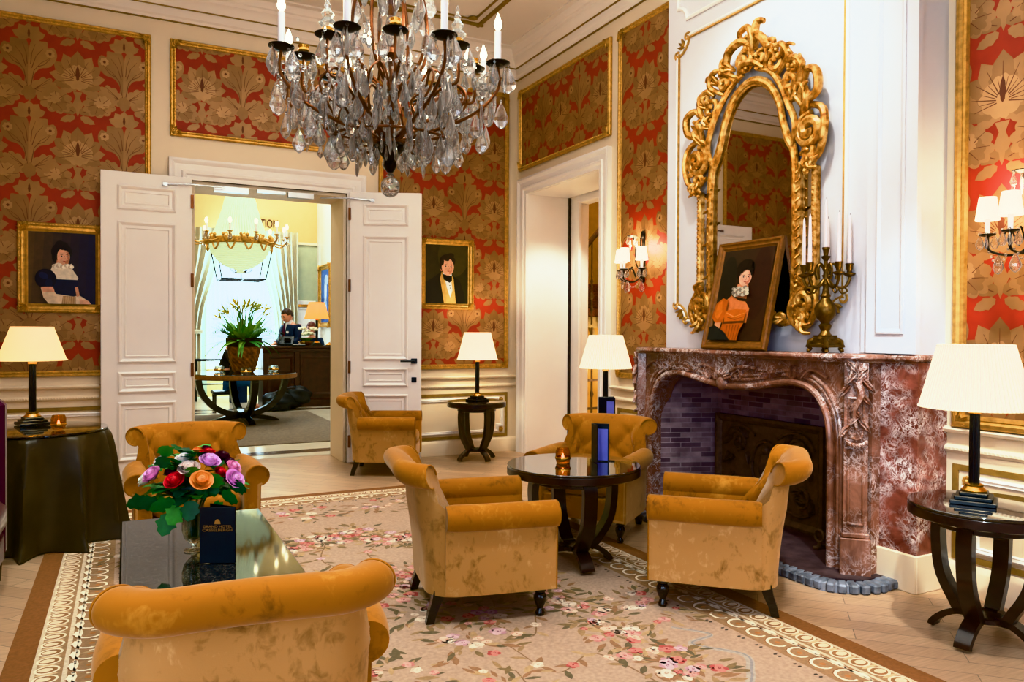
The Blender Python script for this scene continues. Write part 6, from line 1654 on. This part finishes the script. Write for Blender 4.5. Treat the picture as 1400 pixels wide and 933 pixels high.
def face_bits(X, r, parent, hairmat):
    mb = MB(); mb.X = X
    for s in (-1, 1): mb.ball((s*.30*r, -.86*r, .05*r), (.12*r, .06*r, .07*r), 8, 6)
    mb.build('eye', M['black'], parent)
    mb = MB(); mb.X = X; mb.ball((0, -.92*r, -.52*r), (.22*r, .07*r, .06*r), 8, 6); mb.build('mouth', M['mouth'], parent)
    mb = MB(); mb.X = X
    for s in (-1, 1): mb.ball((s*.31*r, -.88*r, .22*r), (.18*r, .06*r, .04*r), 8, 5)
    mb.build('eyebrow', M[hairmat], parent)
M['mouth'] = plain('lips', (180, 96, 84), .5)
face_bits(X, .115, pm, 'hairbrown')
mb = MB(); mb.X = X; hair_cap(mb, .115, -.25, .15, 1.14, .55); mb.build('hair', M['hairbrown'], pm, smooth=80)
nj = [((0,0,.80),(.165,.13)),((0,0,1.12),(.180,.135)),((0,.01,1.30),(.205,.145)),((0,.0,1.41),(.13,.10)),
 ((.20,0,1.37),.078),((.26,-.04,1.12),.064),((.165,-.25,1.065),.05),((-.20,0,1.37),.078),((-.26,-.04,1.12),.064),((-.145,-.25,1.065),.05)]
skinned('navy_jacket', M['navy'], nj, [(0,1),(1,2),(2,3),(2,4),(4,5),(5,6),(2,7),(7,8),(8,9)], pm)
skinned('trousers', M['navy'], [((0,0,.93),.15),((.10,0,.82),.11),((.11,0,.48),.082),((.11,.02,.08),.07),((-.10,0,.82),.11),((-.11,0,.48),.082),((-.11,.02,.08),.07)], [(0,1),(1,2),(2,3),(0,4),(4,5),(5,6)], pm)
mb = MB(); mb.lathe([(.075, 1.425), (.068, 1.46), (.062, 1.50)], 16, (0, -.02, 0)); mb.add([(-.06, -.13, 1.44), (.06, -.13, 1.44), (0, -.165, 1.20)], [(0, 1, 2)]); mb.build('shirt_collar', M['shirt'], pm)
mb = MB(); mb.loft([[(-.018, -.14, 1.45), (.018, -.14, 1.45), (.018, -.15, 1.45), (-.018, -.15, 1.45)], [(-.03, -.165, 1.22), (.03, -.165, 1.22), (.03, -.175, 1.22), (-.03, -.175, 1.22)], [(-.004, -.17, 1.17), (.004, -.17, 1.17), (.004, -.175, 1.17), (-.004, -.175, 1.17)]]); mb.build('tie', M['purple'], pm)
mb = MB(); mb.box(.07, .13, -.165, -.15, 1.26, 1.30); mb.build('pocket_square', M['shirt'], pm)
# seated receptionist
pw = person('woman with auburn hair in a navy jacket seated behind the desk lamp', (3.16, 14.62, .12), math.radians(-25), None)
nodes = [((0,.02,.60),.15),((0,.02,.78),(.13,.10)),((0,.02,.96),(.155,.105)),((0,0,1.06),(.08,.07)),((0,-.02,1.12),.048),
 ((.165,0,1.02),.05),((.22,-.06,.80),.04),((.12,-.27,.80),.032),((.09,-.34,.80),.026),((-.165,0,1.02),.05),((-.22,-.06,.80),.04),((-.12,-.27,.80),.032),((-.09,-.34,.80),.026),
 ((.10,-.08,.56),.085),((.11,-.42,.52),.06),((.11,-.40,.10),.042),((.11,-.52,.04),.036),((-.10,-.08,.56),.085),((-.11,-.42,.52),.06),((-.11,-.40,.10),.042),((-.11,-.52,.04),.036)]
edges = [(0,1),(1,2),(2,3),(3,4),(2,5),(5,6),(6,7),(7,8),(2,9),(9,10),(10,11),(11,12),(0,13),(13,14),(14,15),(15,16),(0,17),(17,18),(18,19),(19,20)]
fingers(nodes, edges, 8, (-.2, -1, -.1), (1, -.2, 0), .9); fingers(nodes, edges, 12, (.2, -1, -.1), (-1, -.2, 0), .9)
skinned('body', M['skin'], nodes, edges, pw)
X, mb = head(None, None, pw, Vector((0, -.05, 1.235)), .108, 0, .2, None); mb.build('head', M['skin'], pw, smooth=80)
face_bits(X, .108, pw, 'hairred')
mb = MB(); mb.X = X; hair_cap(mb, .108, -1.0, -.75, 1.15, .5); mb.build('hair', M['hairred'], pw, smooth=80)
skinned('navy_jacket', M['navy'], [((0,.02,.60),(.165,.14)),((0,.02,.78),(.15,.12)),((0,.02,.95),(.175,.125)),((0,.01,1.04),(.11,.09)),((.17,0,1.01),.064),((.225,-.05,.80),.054),((.13,-.25,.80),.042),((-.17,0,1.01),.064),((-.225,-.05,.80),.054),((-.13,-.25,.80),.042)], [(0,1),(1,2),(2,3),(2,4),(4,5),(5,6),(2,7),(7,8),(8,9)], pw)
skinned('skirt', M['navy'], [((0,0,.58),.17),((.10,-.10,.56),.105),((.11,-.40,.52),.08),((-.10,-.10,.56),.105),((-.11,-.40,.52),.08)], [(0,1),(1,2),(0,3),(3,4)], pw)
st = thing('desk_stool', 'black office stool under the seated receptionist', 'stool', (3.16, 14.64, 0)); mb = MB(); mb.lathe([(.19, .47), (.21, .49), (.21, .51), (.18, .53)], 20); mb.build('seat', M['black'], st); mb = MB(); mb.lathe([(.22, 0), (.22, .02), (.03, .04), (.025, .47)], 16); mb.build('pedestal', M['darkmetal'], st)
# guest seated beside the desk: jeans and bare ankles show under the lobby table
pg = person('person in dark top and blue jeans seated behind the lobby table', (1.50, 13.15, 0), math.radians(80), None)
nodes = [((0,.08,.50),.14),((0,.06,.70),(.13,.10)),((0,.02,.90),(.15,.10)),((0,-.02,1.0),(.07,.06)),((0,-.05,1.06),.045),
 ((.16,0,.95),.05),((.20,-.10,.74),.04),((.10,-.26,.66),.032),((.05,-.30,.64),.026),((-.16,0,.95),.05),((-.20,-.10,.74),.04),((-.10,-.26,.66),.032),((-.05,-.30,.64),.026),
 ((.09,0,.48),.09),((.10,-.38,.46),.062),((.08,-.36,.10),.036),((.08,-.48,.035),.033),((-.09,0,.48),.09),((-.10,-.38,.46),.062),((-.06,-.36,.10),.036),((-.06,-.48,.035),.033)]
edges = [(0,1),(1,2),(2,3),(3,4),(2,5),(5,6),(6,7),(7,8),(2,9),(9,10),(10,11),(11,12),(0,13),(13,14),(14,15),(15,16),(0,17),(17,18),(18,19),(19,20)]
fingers(nodes, edges, 8, (-.6, -.6, -.1), (.6, -.6, 0), .9); fingers(nodes, edges, 12, (.6, -.6, -.1), (-.6, -.6, 0), .9)
skinned('body', M['skin'], nodes, edges, pg)
X, mb = head(None, None, pg, Vector((0, -.08, 1.15)), .105, 0, .5, None); mb.build('head', M['skin'], pg, smooth=80); face_bits(X, .105, pg, 'hairbrown')
mb = MB(); mb.X = X; hair_cap(mb, .105, -.5, -.2, 1.14, .5); mb.build('hair', M['hairbrown'], pg, smooth=80)
skinned('dark_top', M['bagfab'], [((0,.08,.50),(.155,.13)),((0,.06,.70),(.145,.115)),((0,.02,.89),(.168,.12)),((0,-.01,.98),(.09,.08)),((.165,0,.94),.062),((.205,-.10,.74),.05),((.12,-.24,.67),.04),((-.165,0,.94),.062),((-.205,-.10,.74),.05),((-.12,-.24,.67),.04)], [(0,1),(1,2),(2,3),(2,4),(4,5),(5,6),(2,7),(7,8),(8,9)], pg)
skinned('jeans', M['jeans'], [((0,.06,.50),.15),((.09,-.02,.49),.105),((.10,-.38,.46),.08),((.085,-.37,.20),.062),((-.09,-.02,.49),.105),((-.10,-.38,.46),.08),((-.065,-.37,.20),.062)], [(0,1),(1,2),(2,3),(0,4),(4,5),(5,6)], pg)
for s in (.08, -.06):
    mb = MB(); mb.ball((s, -.46, .022), (.045, .11, .022), 12, 6); mb.build('shoe', M['shoe'], pg)
st = thing('guest_stool', 'low dark upholstered stool under the person in blue jeans', 'stool', (1.44, 13.15, 0), .0); mb = MB(); mb.box(-.2, .2, -.2, .2, .27, .33, bev=.02); mb.build('seat', M['black'], st)
for x in (-.16, .16):
    for y in (-.16, .16):
        mb = MB(); mb.lathe([(.014, 0), (.018, .27)], 8, (x, y, 0)); mb.build('leg', M['ebony'], st)
# slumped dark bags
bg = thing('slumped_bag', 'heap of slumped dark nylon luggage on the floor before the reception desk', 'bag', (2.36, 12.85, 0), .1)
def lump(seed, c, r):
    q = random.Random(seed); ph = [q.uniform(0, 6) for _ in range(6)]; mb = MB()
    def f(u, v):
        a = 2*PI*u; b = -PI/2+PI*v; k = 1+.10*sin(3*a+ph[0])*cos(b)+.08*sin(5*a+4*b+ph[1])+.06*sin(7*b+ph[2]+2*a)
        return (c[0]+r[0]*k*cos(b)*cos(a), c[1]+r[1]*k*cos(b)*sin(a), max(.004, c[2]+r[2]*k*sin(b)))
    mb.grid(f, 40, 24); return mb
lump(1, (-.08, 0, .14), (.30, .22, .17)).build('bag_body', M['bagfab'], bg, smooth=70)
lump(2, (.18, .02, .22), (.26, .18, .16)).build('bag_lid', M['bagfab'], bg, smooth=70)
lump(3, (-.20, -.10, .09), (.20, .15, .09)).build('bag_pocket', M['bagfab'], bg, smooth=70)
mb = MB(); mb.tube(bez([(-.25, -.05, .26), (-.1, -.08, .34), (.05, -.06, .36), (.2, -.05, .34)], 6), .012, 6); mb.build('strap', M['wenge'], bg)

# ---------------------------------------------------------------- round lobby table with planter
LX, LY, LH = 1.48, 11.3, .70
lt = thing('lobby_table', 'large round glossy table on a crossed curved base in the lobby', 'table', (LX, LY, .0125))
R = .735
mb = MB(); mb.lathe([(R-.01, LH-.075), (R, LH-.07), (R, LH-.01), (R-.008, LH)], 72); mb.build('table_top', M['tabletop'], lt, smooth=40)
mb = MB(); mb.lathe([(R+.001, LH-.068), (R+.003, LH-.062), (R+.003, LH-.018), (R+.001, LH-.012)], 72, cap=False); mb.build('veneer_band', M['picwood'], lt)
for k in range(2):
    an = PI/2*k+.12; ca, sa = cos(an), sin(an); mb = MB(); rings = []
    n = 24
    for i in range(n+1):
        t = -1+2*i/n; a = PI/2*t*1.0; r = .60*sin(a); z = LH-.07-.53*cos(a)*1.0
        nx, nz = sin(a), -cos(a); ring = []
        for l, h in ((-1, -1), (1, -1), (1, 1), (-1, 1)):
            rr_ = r+nx*h*.04; zz = z+nz*h*.04; ll = l*.045; ring.append((rr_*ca-ll*sa, rr_*sa+ll*ca, min(LH-.07, zz)))
        rings.append(ring)
    mb.loft(rings); mb.build('curved_leg', M['ebony'], lt, smooth=30)
    for s in (-1, 1):
        mb = MB(); P = [(s*.04, .11), (s*.2, .09), (s*.42, .04), (s*.50, .0)]
        mb.loft([[(p[0]*ca-l*sa, p[0]*sa+l*ca, z) for l, z in ((-.045, max(0, p[1]-.05)), (.045, max(0, p[1]-.05)), (.045, p[1]+.012), (-.045, p[1]+.012))] for p in P]); mb.build('foot', M['ebony'], lt, smooth=20)
for (px, py), lab in (((1.19, 11.55), 'clear glass tealight holder at the left of the planter on the lobby table'), ((1.47, 10.92), 'glass tealight holder in front of the planter on the lobby table'), ((1.93, 11.48), 'clear glass tealight holder at the right of the planter on the lobby table')):
    tealight(lab, (px, py, LH+.0135), 'glass', True, 1.7)
po = thing('planter', 'hammered copper planter with dark rim standing on the lobby table', 'planter', (1.50, 11.35, LH+.0135))
def pot(u, v):
    a = 2*PI*u; r = .125+.115*(v**.6)+.012*sin(14*a+9*v*2)*sin(24*v+3*a)*(1 if v < .8 else 0); return (r*cos(a), r*sin(a), .46*v)
mb = MB(); mb.grid(pot, 96, 40); mb.lathe([(.0, .02), (.12, .005)], 24, cap=False); mb.build('pot', M['planter'], po, smooth=60)
mb = MB(); mb.lathe([(.225, .36), (.245, .37), (.25, .49), (.235, .49), (.22, .44)], 40, cap=False); mb.lathe([(.0, .43), (.22, .43)], 30, cap=False); mb.build('dark_rim', M['darkmetal'], po)
pt = thing('lily_arrangement', 'arrangement of yellow-green lilies and palm leaves in the copper planter', 'plant', (1.50, 11.35, LH+.455))
r3 = random.Random(9)
mb = MB()
for i in range(150):
    a = r3.uniform(0, 2*PI); e = r3.uniform(.0, 1.9); bleaf((.1*cos(a), .1*sin(a), .0), (cos(a), sin(a), e), r3.uniform(.30, .56), r3.uniform(.04, .08), r3.choice([(136,186,84),(104,164,74),(164,200,100),(86,146,70)]), r3.uniform(.1, .45))
for i in range(8):
    a = r3.uniform(0, 2*PI); bleaf((.15*cos(a), .15*sin(a), .02), (cos(a), sin(a), .1), .42, .05, (104,150,60), .7)
mb.build('leaves', M['petal'], pt, smooth=70)
mb = MB()
for i in range(6): bleaf((-.1+.015*i, 0, .1), (-.35+.07*i, -.1, 1.5), .62-.04*i, .02, (110, 120, 60), .02)
for k in range(3):
    for j in range(14):
        t = j/14; a = (-.9, .3, 2.5)[k]; L = .5; bx, by, bz = .1*cos(a)+L*t*cos(a)*.8, .1*sin(a)+L*t*sin(a)*.8, .1+.35*t-.35*t*t
        for s in (-1, 1): bleaf((bx, by, bz), (cos(a+s*1.0), sin(a+s*1.0), -.3), .16*(1-t*.6), .016, (80, 124, 50), .4)
mb.build('palm_fronds', M['petal'], pt, smooth=70)
for i in range(17):
    a = r3.uniform(0, 2*PI); r = r3.uniform(.10, .40); z = .46-.5*r+r3.uniform(0, .12); mb = MB(); c = (r*cos(a), r*sin(a), z)
    d = Vector((cos(a), sin(a), .8)).normalized(); q = d.to_track_quat('Z', 'Y').to_matrix().to_4x4(); mb.X = Matrix.Translation(c) @ q
    for k in range(6):
        b = PI/3*k; mb.add([(0, 0, 0), (.035*cos(b-.5)+.03*cos(b), .035*sin(b-.5)+.03*sin(b), .07), (.10*cos(b), .10*sin(b), .13), (.035*cos(b+.5)+.03*cos(b), .035*sin(b+.5)+.03*sin(b), .07)], [(0, 1, 2, 3)], 0, lin((226, 206, 80) if i % 3 else (170, 176, 80)))
    mb.X = Matrix.Identity(4); mb.tube([(.05*cos(a), .05*sin(a), 0), (c[0]*.6, c[1]*.6, c[2]*.7), c], .007, 5, 0, lin((90, 140, 60))); mb.build('lily', M['petal'], pt, smooth=0)
# console with umbrellas
cs_ = thing('console_table', 'black metal console bench under the lobby window', 'console', (1.43, 15.1, 0))
mb = MB(); mb.box(-.30, .42, -.12, .12, .74, .78, bev=.005); mb.build('top', M['black'], cs_)
mb = MB(); mb.box(-.28, .42, -.11, .11, .30, .32); mb.build('shelf', M['black'], cs_)
for x in (-.28, .40):
    for y in (-.10, .10): mb = MB(); mb.box(x-.012, x+.012, y-.012, y+.012, 0, .74); mb.build('leg', M['black'], cs_)
us = thing('umbrella_stand', 'dark square umbrella stand beside the console bench', 'umbrella stand', (1.83, 14.6, 0)); mb = MB()
for a, b, c, d in ((-.14, .14, -.14, -.12), (-.14, .14, .12, .14), (-.14, -.12, -.12, .12), (.12, .14, -.12, .12)): mb.box(a, b, c, d, 0, .55)
mb.build('side_panel', M['navy'], us); mb = MB(); mb.box(-.13, .13, -.13, .13, .0, .02); mb.build('tray', M['navy'], us)
for k, (dx, c, lab) in enumerate(((-.09, 'black', 'black umbrella with a hooked handle, left one in the umbrella stand'), (.07, 'umbred', 'red umbrella in the umbrella stand'))):
    M.setdefault('umbred', plain('red_umbrella_cloth', (150, 20, 44), .6))
    u = thing('umbrella', lab, 'umbrella', (1.83+dx, 14.6, .03), .2, 'umbrellas in the stand'); mb = MB(); mb.lathe([(.006, 0), (.03, .15), (.035, .5), (.012, .62)], 10); mb.build('canopy', M[c], u)
    mb = MB(); mb.tube(bez([(0, 0, .6), (0, 0, .86), (-.03, 0, .92), (-.08, 0, .92), (-.10, 0, .86)], 6), .009, 7); mb.build('handle', M['black'], u)

# ---------------------------------------------------------------- empire chandelier of beads + iron lantern behind it
ec = thing('bead_chandelier', 'empire chandelier with tent of glass beads and gilt ring in the lobby', 'chandelier', (1.40, 11.0, 2.12))
ZR = .38
mb = MB()
for k in range(15):
    t = k/14; r = .39*math.sqrt(max(.015, 1-(1-t)**1.6)); z = .02+(ZR-.04)*t
    n = 60; mb.tube([((r+.006*(i % 2))*cos(2*PI*i/n), (r+.006*(i % 2))*sin(2*PI*i/n), z) for i in range(n)], .013, 6, loop=True)
mb.ball((0, 0, .0), (.05, .05, .04), 10, 8); mb.build('bead_basket', M['bead'], ec)
mb = MB()
for k in range(56):
    a = 2*PI*k/56; pts = []
    for i in range(13):
        t = i/12; r = .24*(1-t)**1.6+.13+.02*t; pts.append((r*cos(a), r*sin(a), ZR+.05+.86*t))
    mb.tube(pts, [.010+.004*(i % 2) for i in range(13)], 5)
mb.lathe([(.13, .44+.90), (.16, 1.36), (.16, 1.40), (.05, 1.43)], 24, cap=False); mb.build('bead_tent', M['bead'], ec)
mb = MB(); mb.lathe([(.405, ZR-.03), (.42, ZR-.02), (.42, ZR+.05), (.405, ZR+.06)], 60, cap=False)
for k in range(12):
    a = PI/6*k; mb.tube([(.43*cos(a+s*.26), .43*sin(a+s*.26), ZR-.02-.09*(1-(2*abs(s)-1)**2 if False else sin(PI*(s+.0)))) for s in [i/8 for i in range(9)]], .012, 6); mb.ball((.43*cos(a), .43*sin(a), ZR+.03), (.04, .04, .06), 8, 6)
    for j in range(3): mb.ball((.43*cos(a+.1*(j-1)), .43*sin(a+.1*(j-1)), ZR+.08), (.02, .02, .025), 6, 5)
mb.build('gilt_ring', M['gold'], ec)
mb = MB(); mb.lathe([(.012, 1.4), (.012, 2.8), (.06, 2.84)], 10); mb.build('rod', M['gold'], ec)
for k in range(12):
    a = PI/6*k+.2; R = .62; ca, sa = cos(a), sin(a)
    mb = MB(); mb.tube(bez([(.41*ca, .41*sa, ZR+.02), (.56*ca, .56*sa, ZR-.02), (R*ca, R*sa, ZR+.03), (R*ca, R*sa, ZR+.09)], 6), .010, 6); mb.lathe([(.005, ZR+.08), (.035, ZR+.09), (.035, ZR+.10), (.01, ZR+.10)], 12, (R*ca, R*sa, 0)); arm = mb.build('arm', M['gold'], ec)
    mb = MB(); mb.lathe([(.013, ZR+.10), (.013, ZR+.20)], 10, (R*ca, R*sa, 0)); mb.build('candle_sleeve', M['sleeve'], arm)
    mb = MB(); mb.ball((R*ca, R*sa, ZR+.235), (.022, .022, .04), 8, 6); mb.build('flame_bulb', M['bulb2'], arm)
    for j in range(2): hang(DROP, 'crystal_pendant', ec, (R*ca+.03*(j-.5), R*sa, ZR+.08), a, .8)
ln = thing('iron_lantern', 'open black iron lantern with candles hanging behind the bead chandelier', 'lantern', (1.66, 12.9, 2.12))
mb = MB(); b, t_, Hh = .33, .42, .5
def bar(p, q): mb.tube([p, q], .012, 5)
cb4 = [(-b, -b, 0), (b, -b, 0), (b, b, 0), (-b, b, 0)]; ct4 = [(-t_, -t_, Hh), (t_, -t_, Hh), (t_, t_, Hh), (-t_, t_, Hh)]
for i in range(4): bar(cb4[i], cb4[(i+1) % 4]); bar(ct4[i], ct4[(i+1) % 4]); bar(cb4[i], ct4[i]); bar(ct4[i], (0, 0, 1.4))
bar((-b, 0, 0), (b, 0, 0)); bar((0, -b, 0), (0, b, 0)); bar((0, 0, 0), (0, 0, 3.0)); mb.build('frame', M['darkmetal'], ln)
for k in range(6):
    a = PI/3*k; mb = MB(); mb.tube(bez([(0, 0, .16), (.09*cos(a), .09*sin(a), .12), (.16*cos(a), .16*sin(a), .16), (.16*cos(a), .16*sin(a), .2)], 5), .009, 6); arm = mb.build('arm', M['darkmetal'], ln)
    mb = MB(); mb.lathe([(.014, .2), (.014, .32)], 8, (.16*cos(a), .16*sin(a), 0)); mb.build('candle_sleeve', M['sleeve'], arm)

# ================================================================ stair hall through the deep doorway
mb = MB(); mb.box(4.4, 9, 5, 11, -.1, 0); struct(mb.build('floor_stairhall', M['lobbyfloor']))
mb = MB(); mb.box(4.37, 4.52, 7.045, 7.30, 0, 2.82, bev=.01); mb.box(4.37, 4.52, 5.2, 7.045, 2.70, 3.1, bev=.01); mb.box(4.36, 4.40, 7.0, 7.06, 0, 2.72, bev=.006); struct(mb.build('trim_4', M['white']))
mb = MB(); mb.box(4.36, 9, 10.6, 10.8, 0, 5); mb.box(7.6, 7.8, 4.6, 10.8, 0, 5); mb.box(4.36, 9, 4.6, 4.8, 0, 5); mb.box(4.5, 5.0, 8.2, 10.6, 0, 5); struct(mb.build('wall_stairhall', M['stairwall']))
mb = MB(); mb.box(4.36, 9, 4.6, 10.8, 4.6, 4.7); struct(mb.build('ceiling_stairhall', M['stairwall']))
sr = thing('staircase', 'stone staircase with patterned carpet and iron balustrade seen through the tall doorway', 'staircase', (5.2, 8.0, 0))
mb = MB(); mb.box(-.2, 2.3, .0, .9, 1.36, 1.5, bev=.01); mb.build('landing_slab', M['stonestep'], sr)
for k in range(4):
    mb = MB(); mb.box(-.4, 2.3, .28*k*.6+.02, 2.2, 1.5+.115*k, 1.615+.115*k-.010, bev=.008); mb.build('step', M['steprunner'], sr)
for x in (.0, .42, .84):
    mb = MB(); mb.tube(bez([(x, .05, 1.36), (x, .0, 1.26), (x, .08, 1.16), (x, .2, 1.10)], 6), .035, 8); mb.build('stone_bracket', M['stonestep'], sr)
mb = MB(); mb.tube(bez([(-.4, -.06, 2.08), (-.2, -.06, 2.30), (.1, -.06, 2.63), (.4, -.06, 2.95)], 6), .035, 8); mb.build('handrail', M['desk'], sr)
for k in range(6):
    x = -.30+.12*k; mb = MB(); mb.lathe([(.012, 1.4), (.012, 1.55), (.024, 1.59), (.012, 1.63), (.012, 1.9), (.02, 1.93), (.010, 1.97), (.010, 2.08+1.1*(x+.4))], 8, (x, -.06, 0)); mb.ball((x, -.06, 1.75), (.03, .02, .05), 8, 6); mb.build('baluster', M['iron'], sr)
for k in range(9):
    x = -.25+.17*k; mb = MB(); mb.lathe([(.014, 0), (.014, .5), (.026, .54), (.014, .58), (.012, 1.15), (.03, 1.19), (.012, 1.23), (.012, 1.36)], 8, (x, -.10, 0)); mb.build('lower_bar', M['iron'], sr)
mb = MB()
for z in (.35, .7, 1.05): mb.box(-.3, 2.0, -.115, -.09, z, z+.03)
mb.build('lower_rail', M['iron'], sr)
mb = MB(); mb.box(-.3, 2.3, .25, .3, 0, 1.36); mb.build('understair_wall', M['stairwall'], sr)
# ================================================================ light, world, camera
sc = bpy.context.scene
w = bpy.data.worlds.new('World'); sc.world = w; w.use_nodes = True
bgn = w.node_tree.nodes['Background']; bgn.inputs[0].default_value = (.62, .74, 1.0, 1); bgn.inputs[1].default_value = .6
def area(name, loc, rot, sx, sy, e, col):
    li = bpy.data.lights.new(name, 'AREA'); li.shape = 'RECTANGLE'; li.size = sx; li.size_y = sy; li.energy = e; li.color = col
    o = bpy.data.objects.new(name, li); C.objects.link(o); o.location = loc; o.rotation_euler = rot; return o
# daylight through the two tall windows behind the camera
for x, e in ((0, 150), (2.4, 220)): area('window_and_added_daylight', (x, -2.15, 1.65), (PI/2, 0, PI), 1.15, 2.2, e, (.68, .74, 1.0))
area('window_and_added_daylight', (-1.36, .3, 1.8), (PI/2, 0, -PI/2), 1.7, 2.5, 60, (.80, .86, 1.0))
# ceiling spots and added fill spots
def spot(loc, tgt, e, col, ang=60, r=.06):
    li = bpy.data.lights.new('ceiling_and_fill_spot', 'SPOT'); li.energy = e; li.color = col; li.spot_size = math.radians(ang); li.spot_blend = .7; li.shadow_soft_size = r
    o = bpy.data.objects.new('ceiling_and_fill_spot', li); C.objects.link(o); o.location = loc
    o.rotation_euler = (Vector(tgt)-Vector(loc)).to_track_quat('-Z', 'Y').to_euler(); return o
W_ = (1, .95, .88)
spot((2.0, .9, 4.3), (3.47, 2.58, .66), 560, (1, .97, .94), 23)
spot((2.2, 2.6, 4.3), (3.5, 3.5, 2.3), 150, W_, 55)  # added fill on the chimney breast
for x, y in ((.2, 1.6), (2.2, 1.4), (.2, 5.4), (2.3, 5.4), (-.5, 3.6)): spot((x, y, 4.33), (x, y+.1, 0), 190, W_, 78, .12)  # added downward fill, no fittings in the ceiling
area('ceiling_fill', (1.24, 3.2, 4.30), (0, 0, 0), 3.2, 5.0, 52, (1, .95, .90))  # added soft fill under the ceiling, not a fitting
area('upward_fill', (1.24, 3.2, 3.55), (PI, 0, 0), 2.4, 4.2, 20, (1, .92, .86))  # added fill hung mid-room, facing up to brighten the ceiling
spot((.0, -1.6, 3.0), (3.3, 2.6, .3), 190, (.80, .78, 1.0), 34, .1)  # added cool fill from behind the viewpoint, tinting hearth and floor
# lobby + stair hall
for x, y in ((.4, 10), (2.3, 10), (1.4, 13.2), (3.0, 14.6)): 
    area('lobby_ceiling_light', (x, y, 4.9), (0, 0, 0), .8, .8, 50, (1, .95, .86))
area('lobby_daylight', (2.08, LB-.35, 1.9), (PI/2, 0, 0), 1.2, 2.4, 190, (.48, .74, 1.0))
lamp_light('stairhall_lamp', (5.2, 7.2, 3.9), 120, (1, .80, .50), .15)
spot((4.12, 6.35, 2.74), (4.0, 7.2, .7), 60, (1, .93, .80), 80, .05)
lamp_light('stairhall_lamp', (5.3, 7.5, 1.0), 30, (1, .76, .42), .15)
cam = bpy.data.cameras.new('camera'); co = bpy.data.objects.new('camera', cam); C.objects.link(co)
cam.sensor_width = 36; cam.lens = 1039.25/1400*36; cam.clip_start = .05; cam.clip_end = 60
yw, pt_, rl = math.radians(26.947), math.radians(-.666), math.radians(.275)
f = Vector((sin(yw)*cos(pt_), cos(yw)*cos(pt_), sin(pt_))); r0 = Vector((cos(yw), -sin(yw), 0)); u0 = r0.cross(f)
r_ = r0*cos(rl)+u0*sin(rl); u_ = -r0*sin(rl)+u0*cos(rl)
mt = Matrix((r_, u_, -f)).transposed().to_4x4(); mt.translation = (0, 0, 1.3); co.matrix_world = mt
sc.camera = co
sc.view_settings.view_transform = 'Khronos PBR Neutral'
sc.view_settings.use_white_balance = True; sc.view_settings.white_balance_temperature = 5500; sc.view_settings.white_balance_tint = -5
sc.view_settings.look = 'None'; sc.view_settings.exposure = 0.40
cm = sc.view_settings.curve_mapping; sc.view_settings.use_curve_mapping = True
cv = cm.curves[3]; cv.points.new(.25, .205); cv.points.new(.72, .765); cm.update()
sc.cycles.use_denoising = True; sc.cycles.use_adaptive_sampling = True; sc.cycles.adaptive_threshold = .04
sc.cycles.max_bounces = 9; sc.cycles.diffuse_bounces = 4; sc.cycles.glossy_bounces = 4; sc.cycles.transmission_bounces = 7; sc.cycles.transparent_max_bounces = 12
sc.cycles.caustics_reflective = False; sc.cycles.caustics_refractive = False; sc.cycles.sample_clamp_indirect = 4.0
